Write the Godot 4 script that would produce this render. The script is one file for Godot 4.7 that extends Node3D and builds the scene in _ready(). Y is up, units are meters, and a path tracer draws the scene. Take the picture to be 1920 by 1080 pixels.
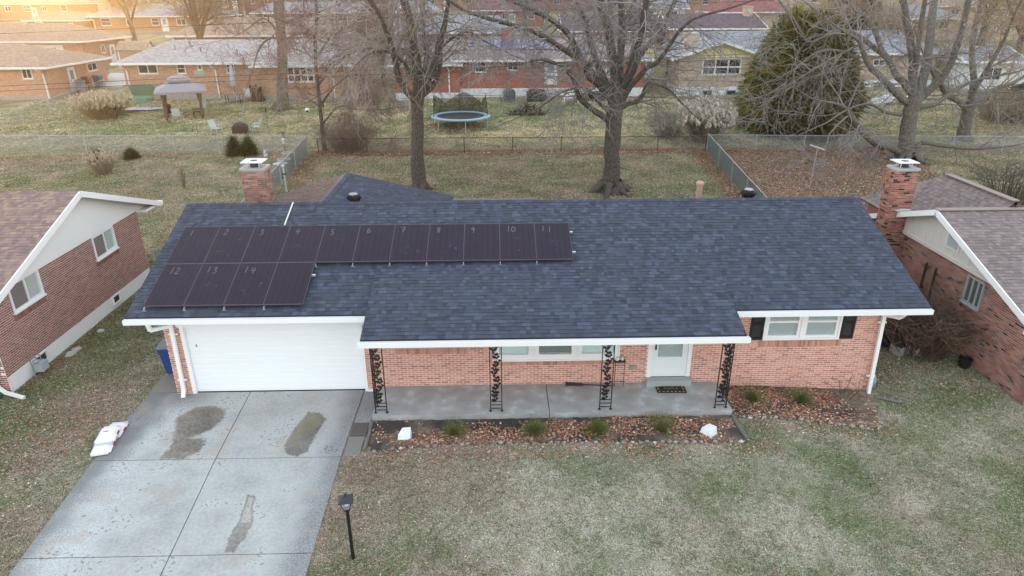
extends Node3D
# A brick ranch house with a shingled solar roof, its neighbours and the yards behind, late on a winter day.

const CAM := Vector3(8.863, 10.639, 17.07)
var rng := RandomNumberGenerator.new()
var used := {}
var mats := {}
var n_low := FastNoiseLite.new()
var n_mid := FastNoiseLite.new()
var n_high := FastNoiseLite.new()
var brick_meshes := {}
var shingle_meshes := {}

# ------------------------------------------------------------------ mesh builder
class MB:
	var v := PackedVector3Array()
	var n := PackedVector3Array()
	var c := PackedColorArray()
	var t := PackedVector2Array()
	var col := Color.WHITE
	var uvs := false

	func _uv(p: Vector3, nn: Vector3) -> Vector2:
		if absf(nn.y) > 0.97:
			return Vector2(p.x, p.z)
		var h := Vector3(nn.z, 0, -nn.x).normalized()
		var b := nn.cross(h)
		return Vector2(p.dot(h), -p.dot(b))

	func tri(a: Vector3, b: Vector3, d: Vector3) -> void:
		var nn := (b - a).cross(d - a).normalized()
		v.append(a); v.append(d); v.append(b)
		n.append(nn); n.append(nn); n.append(nn)
		c.append(col); c.append(col); c.append(col)
		if uvs:
			t.append(_uv(a, nn)); t.append(_uv(d, nn)); t.append(_uv(b, nn))

	func quad(a: Vector3, b: Vector3, d: Vector3, e: Vector3) -> void:
		var nn := (b - a).cross(e - a).normalized()
		v.append(a); v.append(d); v.append(b); v.append(a); v.append(e); v.append(d)
		for i in 6:
			n.append(nn); c.append(col)
		if uvs:
			var ua := _uv(a, nn)
			var ud := _uv(d, nn)
			t.append(ua); t.append(ud); t.append(_uv(b, nn)); t.append(ua); t.append(_uv(e, nn)); t.append(ud)

	func box(lo: Vector3, hi: Vector3) -> void:
		var x0 := lo.x; var y0 := lo.y; var z0 := lo.z
		var x1 := hi.x; var y1 := hi.y; var z1 := hi.z
		quad(Vector3(x0, y0, z1), Vector3(x1, y0, z1), Vector3(x1, y1, z1), Vector3(x0, y1, z1))
		quad(Vector3(x1, y0, z0), Vector3(x0, y0, z0), Vector3(x0, y1, z0), Vector3(x1, y1, z0))
		quad(Vector3(x1, y0, z1), Vector3(x1, y0, z0), Vector3(x1, y1, z0), Vector3(x1, y1, z1))
		quad(Vector3(x0, y0, z0), Vector3(x0, y0, z1), Vector3(x0, y1, z1), Vector3(x0, y1, z0))
		quad(Vector3(x0, y1, z1), Vector3(x1, y1, z1), Vector3(x1, y1, z0), Vector3(x0, y1, z0))
		quad(Vector3(x0, y0, z0), Vector3(x1, y0, z0), Vector3(x1, y0, z1), Vector3(x0, y0, z1))

	func obox(x: Transform3D, s: Vector3) -> void:
		var p := []
		for i in 8:
			p.append(x * Vector3(s.x * (0.5 if i & 1 else -0.5), s.y * (0.5 if i & 2 else -0.5), s.z * (0.5 if i & 4 else -0.5)))
		quad(p[4], p[5], p[7], p[6]); quad(p[1], p[0], p[2], p[3])
		quad(p[5], p[1], p[3], p[7]); quad(p[0], p[4], p[6], p[2])
		quad(p[6], p[7], p[3], p[2]); quad(p[0], p[1], p[5], p[4])

	func bar(a: Vector3, b: Vector3, w: float, h: float) -> void:
		var y := (b - a)
		var l := y.length()
		if l < 0.0001:
			return
		y /= l
		var x := y.cross(Vector3(0, 0, 1) if absf(y.z) < 0.995 else Vector3(1, 0, 0)).normalized()
		obox(Transform3D(Basis(x, y, x.cross(y)), (a + b) / 2.0), Vector3(w, l, h))

	func tube(p: Array, r: Array, sides: int, cap := false) -> void:
		var m := p.size()
		var ring := []
		var rn := []
		var side := Vector3.ZERO
		for i in m:
			var d: Vector3 = (p[mini(i + 1, m - 1)] - p[maxi(i - 1, 0)]).normalized()
			if side == Vector3.ZERO:
				side = d.cross(Vector3(0, 0, 1) if absf(d.z) < 0.8 else Vector3(1, 0, 0)).normalized()
			else:
				side = (side - d * side.dot(d)).normalized()
			var up := d.cross(side)
			var a := PackedVector3Array()
			var b := PackedVector3Array()
			for k in sides:
				var ang := TAU * k / sides
				var o := side * cos(ang) + up * sin(ang)
				b.append(o)
				a.append(p[i] + o * r[i])
			ring.append(a)
			rn.append(b)
		for i in m - 1:
			var a: PackedVector3Array = ring[i]
			var b: PackedVector3Array = ring[i + 1]
			var na: PackedVector3Array = rn[i]
			var nb: PackedVector3Array = rn[i + 1]
			for k in sides:
				var j := (k + 1) % sides
				v.append(a[k]); v.append(b[j]); v.append(a[j]); v.append(a[k]); v.append(b[k]); v.append(b[j])
				n.append(na[k]); n.append(nb[j]); n.append(na[j]); n.append(na[k]); n.append(nb[k]); n.append(nb[j])
				for q in 6:
					c.append(col)
				if uvs:
					for q in 6:
						t.append(Vector2.ZERO)
		if cap:
			for e in [0, m - 1]:
				var a: PackedVector3Array = ring[e]
				for k in range(1, sides - 1):
					if e == 0:
						tri(a[0], a[k + 1], a[k])
					else:
						tri(a[0], a[k], a[k + 1])

	func lathe(at: Vector3, prof: Array, sides: int) -> void:
		for i in prof.size() - 1:
			var p: Vector2 = prof[i]
			var q: Vector2 = prof[i + 1]
			for k in sides:
				var a0 := TAU * k / sides
				var a1 := TAU * (k + 1) / sides
				var A := at + Vector3(cos(a0) * p.x, p.y, -sin(a0) * p.x)
				var B := at + Vector3(cos(a1) * p.x, p.y, -sin(a1) * p.x)
				var D := at + Vector3(cos(a1) * q.x, q.y, -sin(a1) * q.x)
				var E := at + Vector3(cos(a0) * q.x, q.y, -sin(a0) * q.x)
				if p.x < 0.0005:
					tri(A, D, E)
				elif q.x < 0.0005:
					tri(A, B, D)
				else:
					quad(A, B, D, E)

	func slab(top: Array, th: float) -> void:   # top polygon, counter-clockwise from above, given thickness straight down
		var dn := Vector3(0, -th, 0)
		var m := top.size()
		if m == 4:
			quad(top[0], top[1], top[2], top[3])
			quad(top[3] + dn, top[2] + dn, top[1] + dn, top[0] + dn)
		else:
			for i in range(1, m - 1):
				tri(top[0], top[i], top[i + 1])
				tri(top[0] + dn, top[i + 1] + dn, top[i] + dn)
		for i in m:
			var a: Vector3 = top[i]
			var b: Vector3 = top[(i + 1) % m]
			quad(a + dn, b + dn, b, a)

	func lump(at: Vector3, s: Vector3, seed_: int, rough: float, rings := 6, sides := 9) -> void:
		var nz := FastNoiseLite.new()
		nz.seed = seed_
		nz.frequency = 0.9
		var g := []
		for i in rings + 1:
			var row := []
			for k in sides:
				var th := PI * i / rings
				var ph := TAU * k / sides
				var d := Vector3(sin(th) * cos(ph), cos(th), -sin(th) * sin(ph))
				row.append(at + d * s * (1.0 + rough * nz.get_noise_3dv(d * 1.7)))
			g.append(row)
		for i in rings:
			for k in sides:
				var j := (k + 1) % sides
				if i > 0:
					tri(g[i + 1][k], g[i + 1][j], g[i][j])
					tri(g[i + 1][k], g[i][j], g[i][k])
				else:
					tri(g[1][k], g[1][j], g[0][0])

	func mesh() -> ArrayMesh:
		var a := []
		a.resize(Mesh.ARRAY_MAX)
		a[Mesh.ARRAY_VERTEX] = v
		a[Mesh.ARRAY_NORMAL] = n
		a[Mesh.ARRAY_COLOR] = c
		if uvs:
			a[Mesh.ARRAY_TEX_UV] = t
		var m := ArrayMesh.new()
		m.add_surface_from_arrays(Mesh.PRIMITIVE_TRIANGLES, a)
		return m

# ------------------------------------------------------------------ nodes
func numbered(called: String) -> String:
	if not used.has(called):
		used[called] = 0
		return called
	used[called] += 1
	return "%s_%03d" % [called, used[called]]

func tag(o: Node, label: String, category := "", group := "", kind := "") -> Node:
	if label: o.set_meta("label", label)
	if category: o.set_meta("category", category)
	if group: o.set_meta("group", group)
	if kind: o.set_meta("kind", kind)
	return o

func thing(called: String, label: String, category: String, at := Vector3.ZERO, turn := 0.0, group := "") -> Node3D:
	var o := Node3D.new()
	o.name = numbered(called)
	add_child(o)
	o.position = at
	o.rotation.y = turn
	tag(o, label, category, group)
	return o

func dup(src: Node3D, called: String, label: String, at: Vector3, turn := 0.0, group := "") -> Node3D:
	var o: Node3D = src.duplicate()
	o.name = numbered(called)
	add_child(o)
	o.position = at
	o.rotation = Vector3(0, turn, 0)
	o.set_meta("label", label)
	if group: o.set_meta("group", group)
	return o

func obj(called: String, mb: MB, m: Material, parent: Node = null) -> MeshInstance3D:
	return put(called, mb.mesh(), m, parent)

func put(called: String, mesh: Mesh, m: Material, parent: Node = null) -> MeshInstance3D:
	var o := MeshInstance3D.new()
	o.name = called if parent else numbered(called)
	o.mesh = mesh
	o.material_override = null
	for i in mesh.get_surface_count():
		o.set_surface_override_material(i, m)
	if parent: parent.add_child(o, true)
	else: add_child(o)
	return o

func part(called: String, parent: Node, xf := Transform3D()) -> Node3D:
	var o := Node3D.new()
	o.name = called
	parent.add_child(o, true)
	o.transform = xf
	return o

func structure(called: String, mb: MB, m: Material, label := "") -> MeshInstance3D:
	var o := obj(called, mb, m)
	tag(o, label, "", "", "structure")
	return o

func boxes(called: String, list: Array, m: Material, parent: Node = null) -> MeshInstance3D:
	var b := MB.new()
	for i in range(0, list.size(), 2):
		b.box(list[i], list[i + 1])
	return obj(called, b, m, parent)

# ------------------------------------------------------------------ materials
func lin(r: float, g: float, b: float) -> Color:
	return Color(r, g, b).linear_to_srgb()

func mat(called: String, r: float, g: float, b: float, rough := 0.8, metal := 0.0) -> StandardMaterial3D:
	if mats.has(called):
		return mats[called]
	var m := StandardMaterial3D.new()
	m.resource_name = called
	m.albedo_color = lin(r, g, b)
	m.roughness = rough
	m.metallic = metal
	mats[called] = m
	return m

func tinted(called: String, rough := 0.85) -> StandardMaterial3D:
	if mats.has(called):
		return mats[called]
	var m := mat(called, 1, 1, 1, rough)
	m.vertex_color_use_as_albedo = true
	return m

func noise_img(seed_: int, freq: float, size: int, kind := FastNoiseLite.TYPE_SIMPLEX_SMOOTH, oct := 4) -> Image:
	var f := FastNoiseLite.new()
	f.seed = seed_
	f.noise_type = kind
	f.frequency = freq
	f.fractal_octaves = oct
	return f.get_seamless_image(size, size, false, false, 0.12)

func ramp_tex(img: Image, stops: Array) -> ImageTexture:   # stops: value, linear colour, value, linear colour ...
	var lut := PackedByteArray()
	for i in 256:
		var f := i / 255.0
		var cc: Color = stops[1]
		for k in range(0, stops.size() - 2, 2):
			if f >= stops[k]:
				cc = stops[k + 1].lerp(stops[k + 3], clampf((f - stops[k]) / maxf(0.001, stops[k + 2] - stops[k]), 0, 1))
		cc = cc.linear_to_srgb()
		lut.append(int(clampf(cc.r, 0, 1) * 255)); lut.append(int(clampf(cc.g, 0, 1) * 255)); lut.append(int(clampf(cc.b, 0, 1) * 255))
	img.convert(Image.FORMAT_L8)
	var src := img.get_data()
	var out := PackedByteArray()
	out.resize(src.size() * 3)
	for i in src.size():
		var k := src[i] * 3
		out[i * 3] = lut[k]; out[i * 3 + 1] = lut[k + 1]; out[i * 3 + 2] = lut[k + 2]
	return ImageTexture.create_from_image(Image.create_from_data(img.get_width(), img.get_height(), false, Image.FORMAT_RGB8, out))

func grain(m: StandardMaterial3D, tex: Texture2D, scale: float, triplanar := true) -> StandardMaterial3D:
	m.albedo_texture = tex
	m.uv1_triplanar = triplanar
	m.uv1_scale = Vector3(scale, scale, scale)
	return m

func brick_tex(seed_: int, tones: Array, mortar: Color) -> ImageTexture:   # 16 bricks by 24 courses: 3.408 m by 1.632 m
	var r := RandomNumberGenerator.new()
	r.seed = seed_
	var W := 512
	var H := 240
	var d := PackedByteArray()
	d.resize(W * H * 3)
	var mo := mortar.linear_to_srgb()
	for row in 24:
		var tone := []
		for k in 17:
			var cc: Color = tones[r.randi() % tones.size()]
			tone.append((cc * r.randf_range(0.85, 1.15)).linear_to_srgb())
		tone[16] = tone[0]
		for yy in 10:
			var y := row * 10 + yy
			for x in W:
				var xs := (x + (16 if row % 2 else 0)) % W
				var cc: Color = mo
				if yy > 1 and xs % 32 > 1:
					cc = tone[xs / 32]
				var j := r.randf_range(0.94, 1.06)
				var i := (y * W + x) * 3
				d[i] = int(clampf(cc.r * j, 0, 1) * 255); d[i + 1] = int(clampf(cc.g * j, 0, 1) * 255); d[i + 2] = int(clampf(cc.b * j, 0, 1) * 255)
	return ImageTexture.create_from_image(Image.create_from_data(W, H, false, Image.FORMAT_RGB8, d))

func brick_mat(called: String, seed_: int, tones: Array, mortar: Color) -> StandardMaterial3D:
	var m := mat(called, 1, 1, 1, 0.9)
	m.albedo_texture = brick_tex(seed_, tones, mortar)
	m.uv1_scale = Vector3(1 / 3.408, 1 / 1.632, 1)
	return m

var shingle_img: ImageTexture
func roof_mat(called: String, r: float, g: float, b: float) -> StandardMaterial3D:
	if mats.has(called):
		return mats[called]
	if shingle_img == null:
		var q := RandomNumberGenerator.new()
		q.seed = 77
		var W := 512
		var H := 384
		var d := PackedByteArray()
		d.resize(W * H)
		for row in 24:
			var x := 0
			while x < W:
				var w := q.randi_range(14, 34)
				var tone := q.randf_range(0.80, 1.0)
				for yy in 16:
					for xx in range(x, mini(W, x + w)):
						d[(row * 16 + yy) * W + xx] = int(255 * clampf(tone * (0.82 if yy > 13 else 1.0) * q.randf_range(0.92, 1.08), 0, 1))
				x += w
		shingle_img = ImageTexture.create_from_image(Image.create_from_data(W, H, false, Image.FORMAT_L8, d))
	var m := mat(called, r, g, b, 0.95)
	m.albedo_texture = shingle_img
	m.uv1_scale = Vector3(1 / 5.2, 1 / 3.43, 1)
	return m

# ------------------------------------------------------------------ the lie of the land
func hgt(x: float, z: float) -> float:
	var d := -z
	var h := 0.0
	if d <= 8: h = 0.0
	elif d <= 26: h = 1.4 * (d - 8) / 18.0
	elif d <= 42: h = 1.4 + 1.15 * (d - 26) / 16.0
	elif d <= 90: h = 2.55 + 2.35 * (d - 42) / 48.0
	elif d <= 180: h = 4.9 + 4.1 * (d - 90) / 90.0
	else: h = 9.0 + 9.0 * (d - 180) / 220.0
	return h - 0.25 * smoothstep(15.0, 21.0, x) * clampf((z + 12.0) / 6.0, 0, 1)

func on(x: float, z: float) -> Vector3:
	return Vector3(x, hgt(x, z), z)

const TAN := Color(0.43, 0.365, 0.28)
const PALE := Color(0.57, 0.53, 0.44)
const GREEN := Color(0.145, 0.205, 0.075)
const BROWN := Color(0.335, 0.235, 0.185)
const LEAFY := Color(0.25, 0.13, 0.075)
const SOIL := Color(0.075, 0.055, 0.04)

func blob(x: float, z: float, cx: float, cz: float, rx: float, rz: float) -> float:
	var d := Vector2((x - cx) / rx, (z - cz) / rz).length()
	return 1.0 - smoothstep(0.55, 1.15, d)

func lawn(x: float, z: float) -> Color:
	var a := n_low.get_noise_2d(x, z)
	var b := n_mid.get_noise_2d(x, z)
	var f := n_high.get_noise_2d(x, z)
	var green := 0.32
	var pale := 0.3
	var brown := 0.15
	if z > -9.0 and x > -1.3 and x < 24.0:
		var k := smoothstep(5.0, 11.0, x)
		pale = lerpf(0.22, 0.62, k) - 0.3 * smoothstep(14, 19, x)
		brown = lerpf(0.75, 0.05, k)
		green = lerpf(0.10, 0.40, smoothstep(8, 15, x)) + 0.18 * smoothstep(-1.0, 4.0, x - 15.0) * (1 - smoothstep(0.5, 3.0, z))
		green += 0.35 * blob(x, z, 16.5, 3.6, 1.6, 0.9) + 0.3 * blob(x, z, 8.1, 6.2, 0.7, 0.5) + 0.5 * blob(x, z, 6.6, 6.9, 0.5, 0.4) + 0.4 * blob(x, z, 22.0, 5.2, 2.0, 1.6)
		green += 0.3 * blob(x, z, 22, -3, 2, 5)
	elif z > -9.0 and x <= -1.3:
		var k := smoothstep(-4.6, -2.0, x)
		green = lerpf(1.0, 0.22, k) - 0.5 * blob(x, z, -3.6, 1.2, 1.1, 1.6)
		brown = lerpf(0.25, 0.35, k) + 0.4 * blob(x, z, -3.4, 1.4, 1.6, 2.2)
		pale = lerpf(0.0, 0.35, k)
	elif z > -26.4:
		if x < -3.3:
			green = 0.34 + 0.25 * blob(x, z, -16, -20, 6, 5)
			brown = 0.42
			pale = 0.2 + 0.9 * blob(x, z, -4.6, -13.5, 3.5, 3.6)
			if x > -6.5 and z > -12: green = 0.8
		elif x < 22.2:
			green = 0.42 + 0.3 * blob(x, z, 19, -17, 4, 4)
			brown = 0.5 - 0.2 * smoothstep(10, 20, x)
			pale = 0.12 + 0.4 * blob(x, z, -1, -22, 3, 4)
		elif x < 34.5:
			green = 0.1
			brown = 0.95
			pale = 0.05
		else:
			green = 0.32
			brown = 0.25
			pale = 0.45
	elif z > -44.0:
		green = 0.42
		brown = 0.15
		pale = 0.42
		if x > 3 and x < 20: 
			pale += 0.5 * blob(x, z, 11, -30, 8, 2.2); green += 0.55 * blob(x, z, 9.5, -38, 8, 3.5) - 0.3 * blob(x, z, 11, -30, 8, 2.2)
		if x < -4 and x > -26:
			green += 0.35 * blob(x, z, -18, -33, 6, 2.4) + 0.4 * blob(x, z, -9, -38.5, 5, 1.6)
			pale += 0.4 * blob(x, z, -12, -30, 8, 2)
	else:
		green = 0.4
		pale = 0.35
		brown = 0.15
	green = clampf(green + 0.8 * b + 0.25 * a + 0.6 * f, 0, 1)
	pale = clampf(pale + 0.25 * a - 0.35 * b + 0.6 * n_high.get_noise_2d(x + 60, z - 20), 0, 1)
	brown = clampf(brown + 0.6 * n_mid.get_noise_2d(x + 91, z - 33) - 0.3 * a, 0, 1)
	var cc := TAN.lerp(PALE.lerp(Color(0.58, 0.485, 0.29), smoothstep(-6.0, -14.0, z)), pale)
	cc = cc.lerp(BROWN, brown * 0.85)
	cc = cc.lerp(GREEN, green * 0.8)
	var strip := 0.0
	if z < -25.0 and z > -27.6: strip = (1 - smoothstep(0.2, 0.9, absf(z + 26.3))) * (0.9 if x > -3 else 0.45)
	if x > 20.6 and x < 22.6 and z < -9 and z > -26: strip = maxf(strip, (1 - smoothstep(0.1, 0.8, absf(x - 21.7))) * 0.8)
	if x > -3.3 and x < -2.0 and z < -10 and z > -26: strip = maxf(strip, 0.6)
	if x > -5.4 and x < -5.0 and z > -9 and z < 0: strip = maxf(strip, 0.8)
	cc = cc.lerp(LEAFY, clampf(strip + 0.4 * f * strip, 0, 1) * 0.8)
	if z < -26.0: cc = cc * 1.15
	return cc

# ------------------------------------------------------------------ builders
func subtract(spans: Array, a: float, b: float) -> Array:
	var out := []
	for s in spans:
		if b <= s[0] or a >= s[1]:
			out.append(s)
			continue
		if a > s[0]: out.append([s[0], a])
		if b < s[1]: out.append([b, s[1]])
	return out

# a wall in its own plane: x along it, y up, z out of it; bricks stand 12 mm proud of the mortar
func brick_wall(house: Node3D, pool: Array, xf: Transform3D, w: float, y0: float, y1: float, openings: Array, mortar: Material, x0 := 0.0) -> Node3D:
	var mb := MB.new()
	var edges := [x0, w]
	for o in openings:
		edges.append(clampf(o[0], x0, w))
		edges.append(clampf(o[1], x0, w))
	edges.sort()
	for i in edges.size() - 1:
		if edges[i + 1] - edges[i] < 0.002:
			continue
		var mid: float = (edges[i] + edges[i + 1]) / 2
		var spans := [[y0, y1]]
		for o in openings:
			if mid > o[0] and mid < o[1]:
				spans = subtract(spans, o[2], o[3])
		for s in spans:
			mb.box(Vector3(edges[i], s[0], -0.14), Vector3(edges[i + 1], s[1], -0.005))
	var wall := obj("wall", mb, mortar, house)
	wall.transform = xf
	var gx := house.transform * xf
	var row := 0
	var y := y0 + 0.005
	while y + 0.058 <= y1 + 0.02:
		var spans := [[x0 + 0.002, w - 0.002]]
		for o in openings:
			if y + 0.03 > o[2] and y + 0.03 < o[3]:
				spans = subtract(spans, o[0], o[1])
		for s in spans:
			var x: float = floorf(s[0] / 0.213) * 0.213 - (0.1065 if row % 2 else 0.0)
			while x < s[1]:
				var a := maxf(x, s[0])
				var b := minf(x + 0.199, s[1])
				if b - a > 0.03:
					pool.append([wall, a, y, b - a, (gx * Vector3(a, y, 0)).distance_to(CAM), 0.0545])
				x += 0.213
		row += 1
		y += 0.0683
	return wall

func sill_bricks(pool: Array, wall: Node3D, house: Node3D, xa: float, xb: float, y: float, out := 0.02) -> void:
	var x := xa
	while x + 0.06 <= xb:
		pool.append([wall, x, y, 0.058, (house.transform * wall.transform * Vector3(x, y, 0)).distance_to(CAM), 0.17])
		x += 0.0683

func lay_bricks(pool: Array, key: String, tones: Array, most := 300) -> void:
	var m := tinted("brick_clay", 0.92)
	var unit := {}
	for k in tones.size():
		var mb := MB.new()
		mb.col = tones[k]
		mb.box(Vector3(0, 0, -0.03), Vector3(1, 1, 0))
		unit[k] = mb.mesh()
	pool.sort_custom(func(p, q): return p[4] < q[4])
	var rest := {}
	var r := RandomNumberGenerator.new()
	r.seed = hash(key)
	for i in pool.size():
		var p: Array = pool[i]
		var k := int(pow(r.randf(), 1.0) * tones.size()) % tones.size()
		var out := r.randf_range(-0.002, 0.003) + (0.02 if p[5] > 0.1 else 0.0)
		if i < most:
			var o := MeshInstance3D.new()
			o.name = "brick" if i == 0 else "brick_%03d" % i
			o.mesh = unit[k]
			o.set_surface_override_material(0, m)
			p[0].add_child(o, true)
			o.transform = Transform3D(Basis.from_scale(Vector3(p[3], p[5], 1)), Vector3(p[1], p[2], out))
		else:
			if not rest.has(p[0]):
				rest[p[0]] = MB.new()
			var mb: MB = rest[p[0]]
			mb.col = tones[k] * r.randf_range(0.93, 1.07)
			var a := Vector3(p[1], p[2], -0.012)
			var e := Vector3(p[1] + p[3], p[2] + p[5], out)
			mb.quad(Vector3(a.x, a.y, e.z), Vector3(e.x, a.y, e.z), e, Vector3(a.x, e.y, e.z))
			mb.quad(Vector3(a.x, e.y, e.z), e, Vector3(e.x, e.y, a.z), Vector3(a.x, e.y, a.z))
			mb.quad(a, Vector3(a.x, a.y, e.z), Vector3(a.x, e.y, e.z), Vector3(a.x, e.y, a.z))
			mb.quad(Vector3(e.x, a.y, e.z), Vector3(e.x, a.y, a.z), Vector3(e.x, e.y, a.z), e)
			mb.quad(a, Vector3(e.x, a.y, a.z), Vector3(e.x, a.y, e.z), Vector3(a.x, a.y, e.z))
	for wnode in rest:
		tag(obj("bricks", rest[wnode], m, wnode), "", "", "", "stuff")

# a roof plane: x along the eave, y up the slope, z out of it; left edge runs l0 to l1, right edge r0 to r1
func roof_plane(house: Node3D, pool: Array, xf: Transform3D, L: float, l0: float, l1: float, r0: float, r1: float, deck: Material, th := 0.12) -> Node3D:
	var mb := MB.new()
	var p := [Vector3(l0, 0, 0), Vector3(r0, 0, 0), Vector3(r1, L, 0), Vector3(l1, L, 0)]
	var q := []
	for e in p:
		q.append(e - Vector3(0, 0, th))
	mb.quad(p[0], p[1], p[2], p[3])
	mb.quad(q[3], q[2], q[1], q[0])
	for i in 4:
		mb.quad(q[i], q[(i + 1) % 4], p[(i + 1) % 4], p[i])
	var deck_o := obj("roof", mb, deck, house)
	deck_o.transform = xf
	var gx := house.transform * xf
	var y := 0.0
	while y < L - 0.02:
		var f := (y + 0.05) / L
		var a := lerpf(l0, l1, f)
		var b := lerpf(r0, r1, f)
		var x := a - rng.randf() * 0.2
		while x < b:
			var w := rng.randf_range(0.07, 0.20)
			var xa := maxf(x, a)
			var xb := minf(x + w, b)
			if xb - xa > 0.02:
				pool.append([deck_o, xa, y, xb - xa, (gx * Vector3(xa, y, 0)).distance_to(CAM), minf(0.146, L - y)])
			x += w
		y += 0.143
	return deck_o

func lay_shingles(pool: Array, key: String, tones: Array, most := 300) -> void:
	var m := tinted("asphalt_shingle", 0.93)
	if m.heightmap_texture == null:
		m.uv1_triplanar = true
		m.uv1_scale = Vector3(4, 4, 4)
		m.albedo_texture = ramp_tex(noise_img(5, 0.09, 256), [0.0, lin2(0.6), 0.35, lin2(0.78), 0.6, lin2(0.92), 1.0, lin2(1.0)])
	var unit := {}
	for k in tones.size() * 3:
		var mb := MB.new()
		mb.col = tones[k % tones.size()]
		var t := 0.006 + 0.005 * (k / tones.size())
		wedge(mb, Vector3(0, 0, 0), 1.0, 1.0, t)
		unit[k] = mb.mesh()
	pool.sort_custom(func(p, q): return p[4] < q[4])
	var rest := {}
	var r := RandomNumberGenerator.new()
	r.seed = hash(key)
	for i in pool.size():
		var p: Array = pool[i]
		var k := r.randi() % (tones.size() * 3)
		if i < most:
			var o := MeshInstance3D.new()
			o.name = "shingle" if i == 0 else "shingle_%03d" % i
			o.mesh = unit[k]
			o.set_surface_override_material(0, m)
			p[0].add_child(o, true)
			o.transform = Transform3D(Basis.from_scale(Vector3(p[3], p[5], 1)), Vector3(p[1], p[2], 0.001))
		else:
			if not rest.has(p[0]):
				rest[p[0]] = MB.new()
			var mb: MB = rest[p[0]]
			mb.col = tones[k % tones.size()] * r.randf_range(0.94, 1.06)
			wedge(mb, Vector3(p[1], p[2], 0.001), p[3], p[5], 0.004 + 0.005 * (k / tones.size()))
	for wnode in rest:
		tag(obj("shingles", rest[wnode], m, wnode), "", "", "", "stuff")

func lin2(f: float) -> Color:
	return Color(f, f, f)

func wedge(mb: MB, at: Vector3, w: float, l: float, t: float) -> void:
	var a := at
	var b := at + Vector3(w, 0, 0)
	var c := at + Vector3(w, l, 0.001)
	var d := at + Vector3(0, l, 0.001)
	var u := Vector3(0, 0, t)
	mb.quad(a + u, b + u, c, d)
	mb.quad(a, b, b + u, a + u)
	mb.tri(b, c, b + u)
	mb.tri(a, a + u, d)

func slope_xf(at: Vector3, along: Vector3, upslope: Vector3) -> Transform3D:
	var x := along.normalized()
	var y := upslope.normalized()
	return Transform3D(Basis(x, y, x.cross(y).normalized()), at)

# window in wall coordinates: lower left corner at xf's origin
func window(house: Node3D, xf: Transform3D, w: float, h: float, cols: Array, rows: Array, frame: Material, pane: Material, fw := 0.06, mull := 0.05, sill := true, called := "window", blind: Material = null) -> Node3D:
	var mb := MB.new()
	var z0 := -0.10
	var z1 := 0.035
	mb.box(Vector3(0, 0, z0), Vector3(fw, h, z1))
	mb.box(Vector3(w - fw, 0, z0), Vector3(w, h, z1))
	mb.box(Vector3(fw, 0, z0), Vector3(w - fw, fw, z1))
	mb.box(Vector3(fw, h - fw, z0), Vector3(w - fw, h, z1))
	var xs := [fw]
	for c in cols: xs.append(c * w)
	xs.append(w - fw)
	var ys := [fw]
	for c in rows: ys.append(c * h)
	ys.append(h - fw)
	for i in range(1, xs.size() - 1):
		mb.box(Vector3(xs[i] - mull / 2, fw, z0), Vector3(xs[i] + mull / 2, h - fw, z1 - 0.006))
	for i in range(1, ys.size() - 1):
		for k in xs.size() - 1:
			var xa: float = xs[k] + (mull / 2 if k > 0 else 0.0)
			var xb: float = xs[k + 1] - (mull / 2 if k < xs.size() - 2 else 0.0)
			mb.box(Vector3(xa, ys[i] - mull * 0.4, z0), Vector3(xb, ys[i] + mull * 0.4, z1 - 0.012))
	if sill:
		mb.box(Vector3(-0.03, -0.05, z0), Vector3(w + 0.03, -0.001, 0.07))
	mb.box(Vector3(fw, fw, z0 - 0.03), Vector3(w - fw, h - fw, z0 - 0.01))
	var o := obj(called, mb, frame, house)
	o.transform = xf
	for i in xs.size() - 1:
		for k in ys.size() - 1:
			var p := MB.new()
			p.box(Vector3(xs[i] + mull * 0.3, ys[k] + mull * 0.3, -0.018), Vector3(xs[i + 1] - mull * 0.3, ys[k + 1] - mull * 0.3, -0.012))
			obj("pane", p, pane, o)
			if blind:
				var q := MB.new()
				q.box(Vector3(xs[i] + mull * 0.3, ys[k] + mull * 0.3, -0.09), Vector3(xs[i + 1] - mull * 0.3, ys[k + 1] - mull * 0.3, -0.06))
				obj("blind", q, blind, o)
	return o

func downspout(house: Node3D, pts: Array, m: Material, w := 0.08, bands := [], called := "downspout") -> Node3D:
	var mb := MB.new()
	for i in pts.size() - 1:
		var d: Vector3 = (pts[i + 1] - pts[i]).normalized()
		mb.bar(pts[i] - d * 0.01, pts[i + 1] + d * 0.012 * (1 + i * 0.1), w + 0.001 * i, w * 0.8 + 0.001 * i)
	var o := obj(called, mb, m, house)
	for h in bands:
		var b := MB.new()
		b.box(h - Vector3(w * 1.25, 0.02, 0.005), h + Vector3(w * 1.25, 0.02, w * 0.5))
		obj("bracket", b, m, o)
	return o

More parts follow.
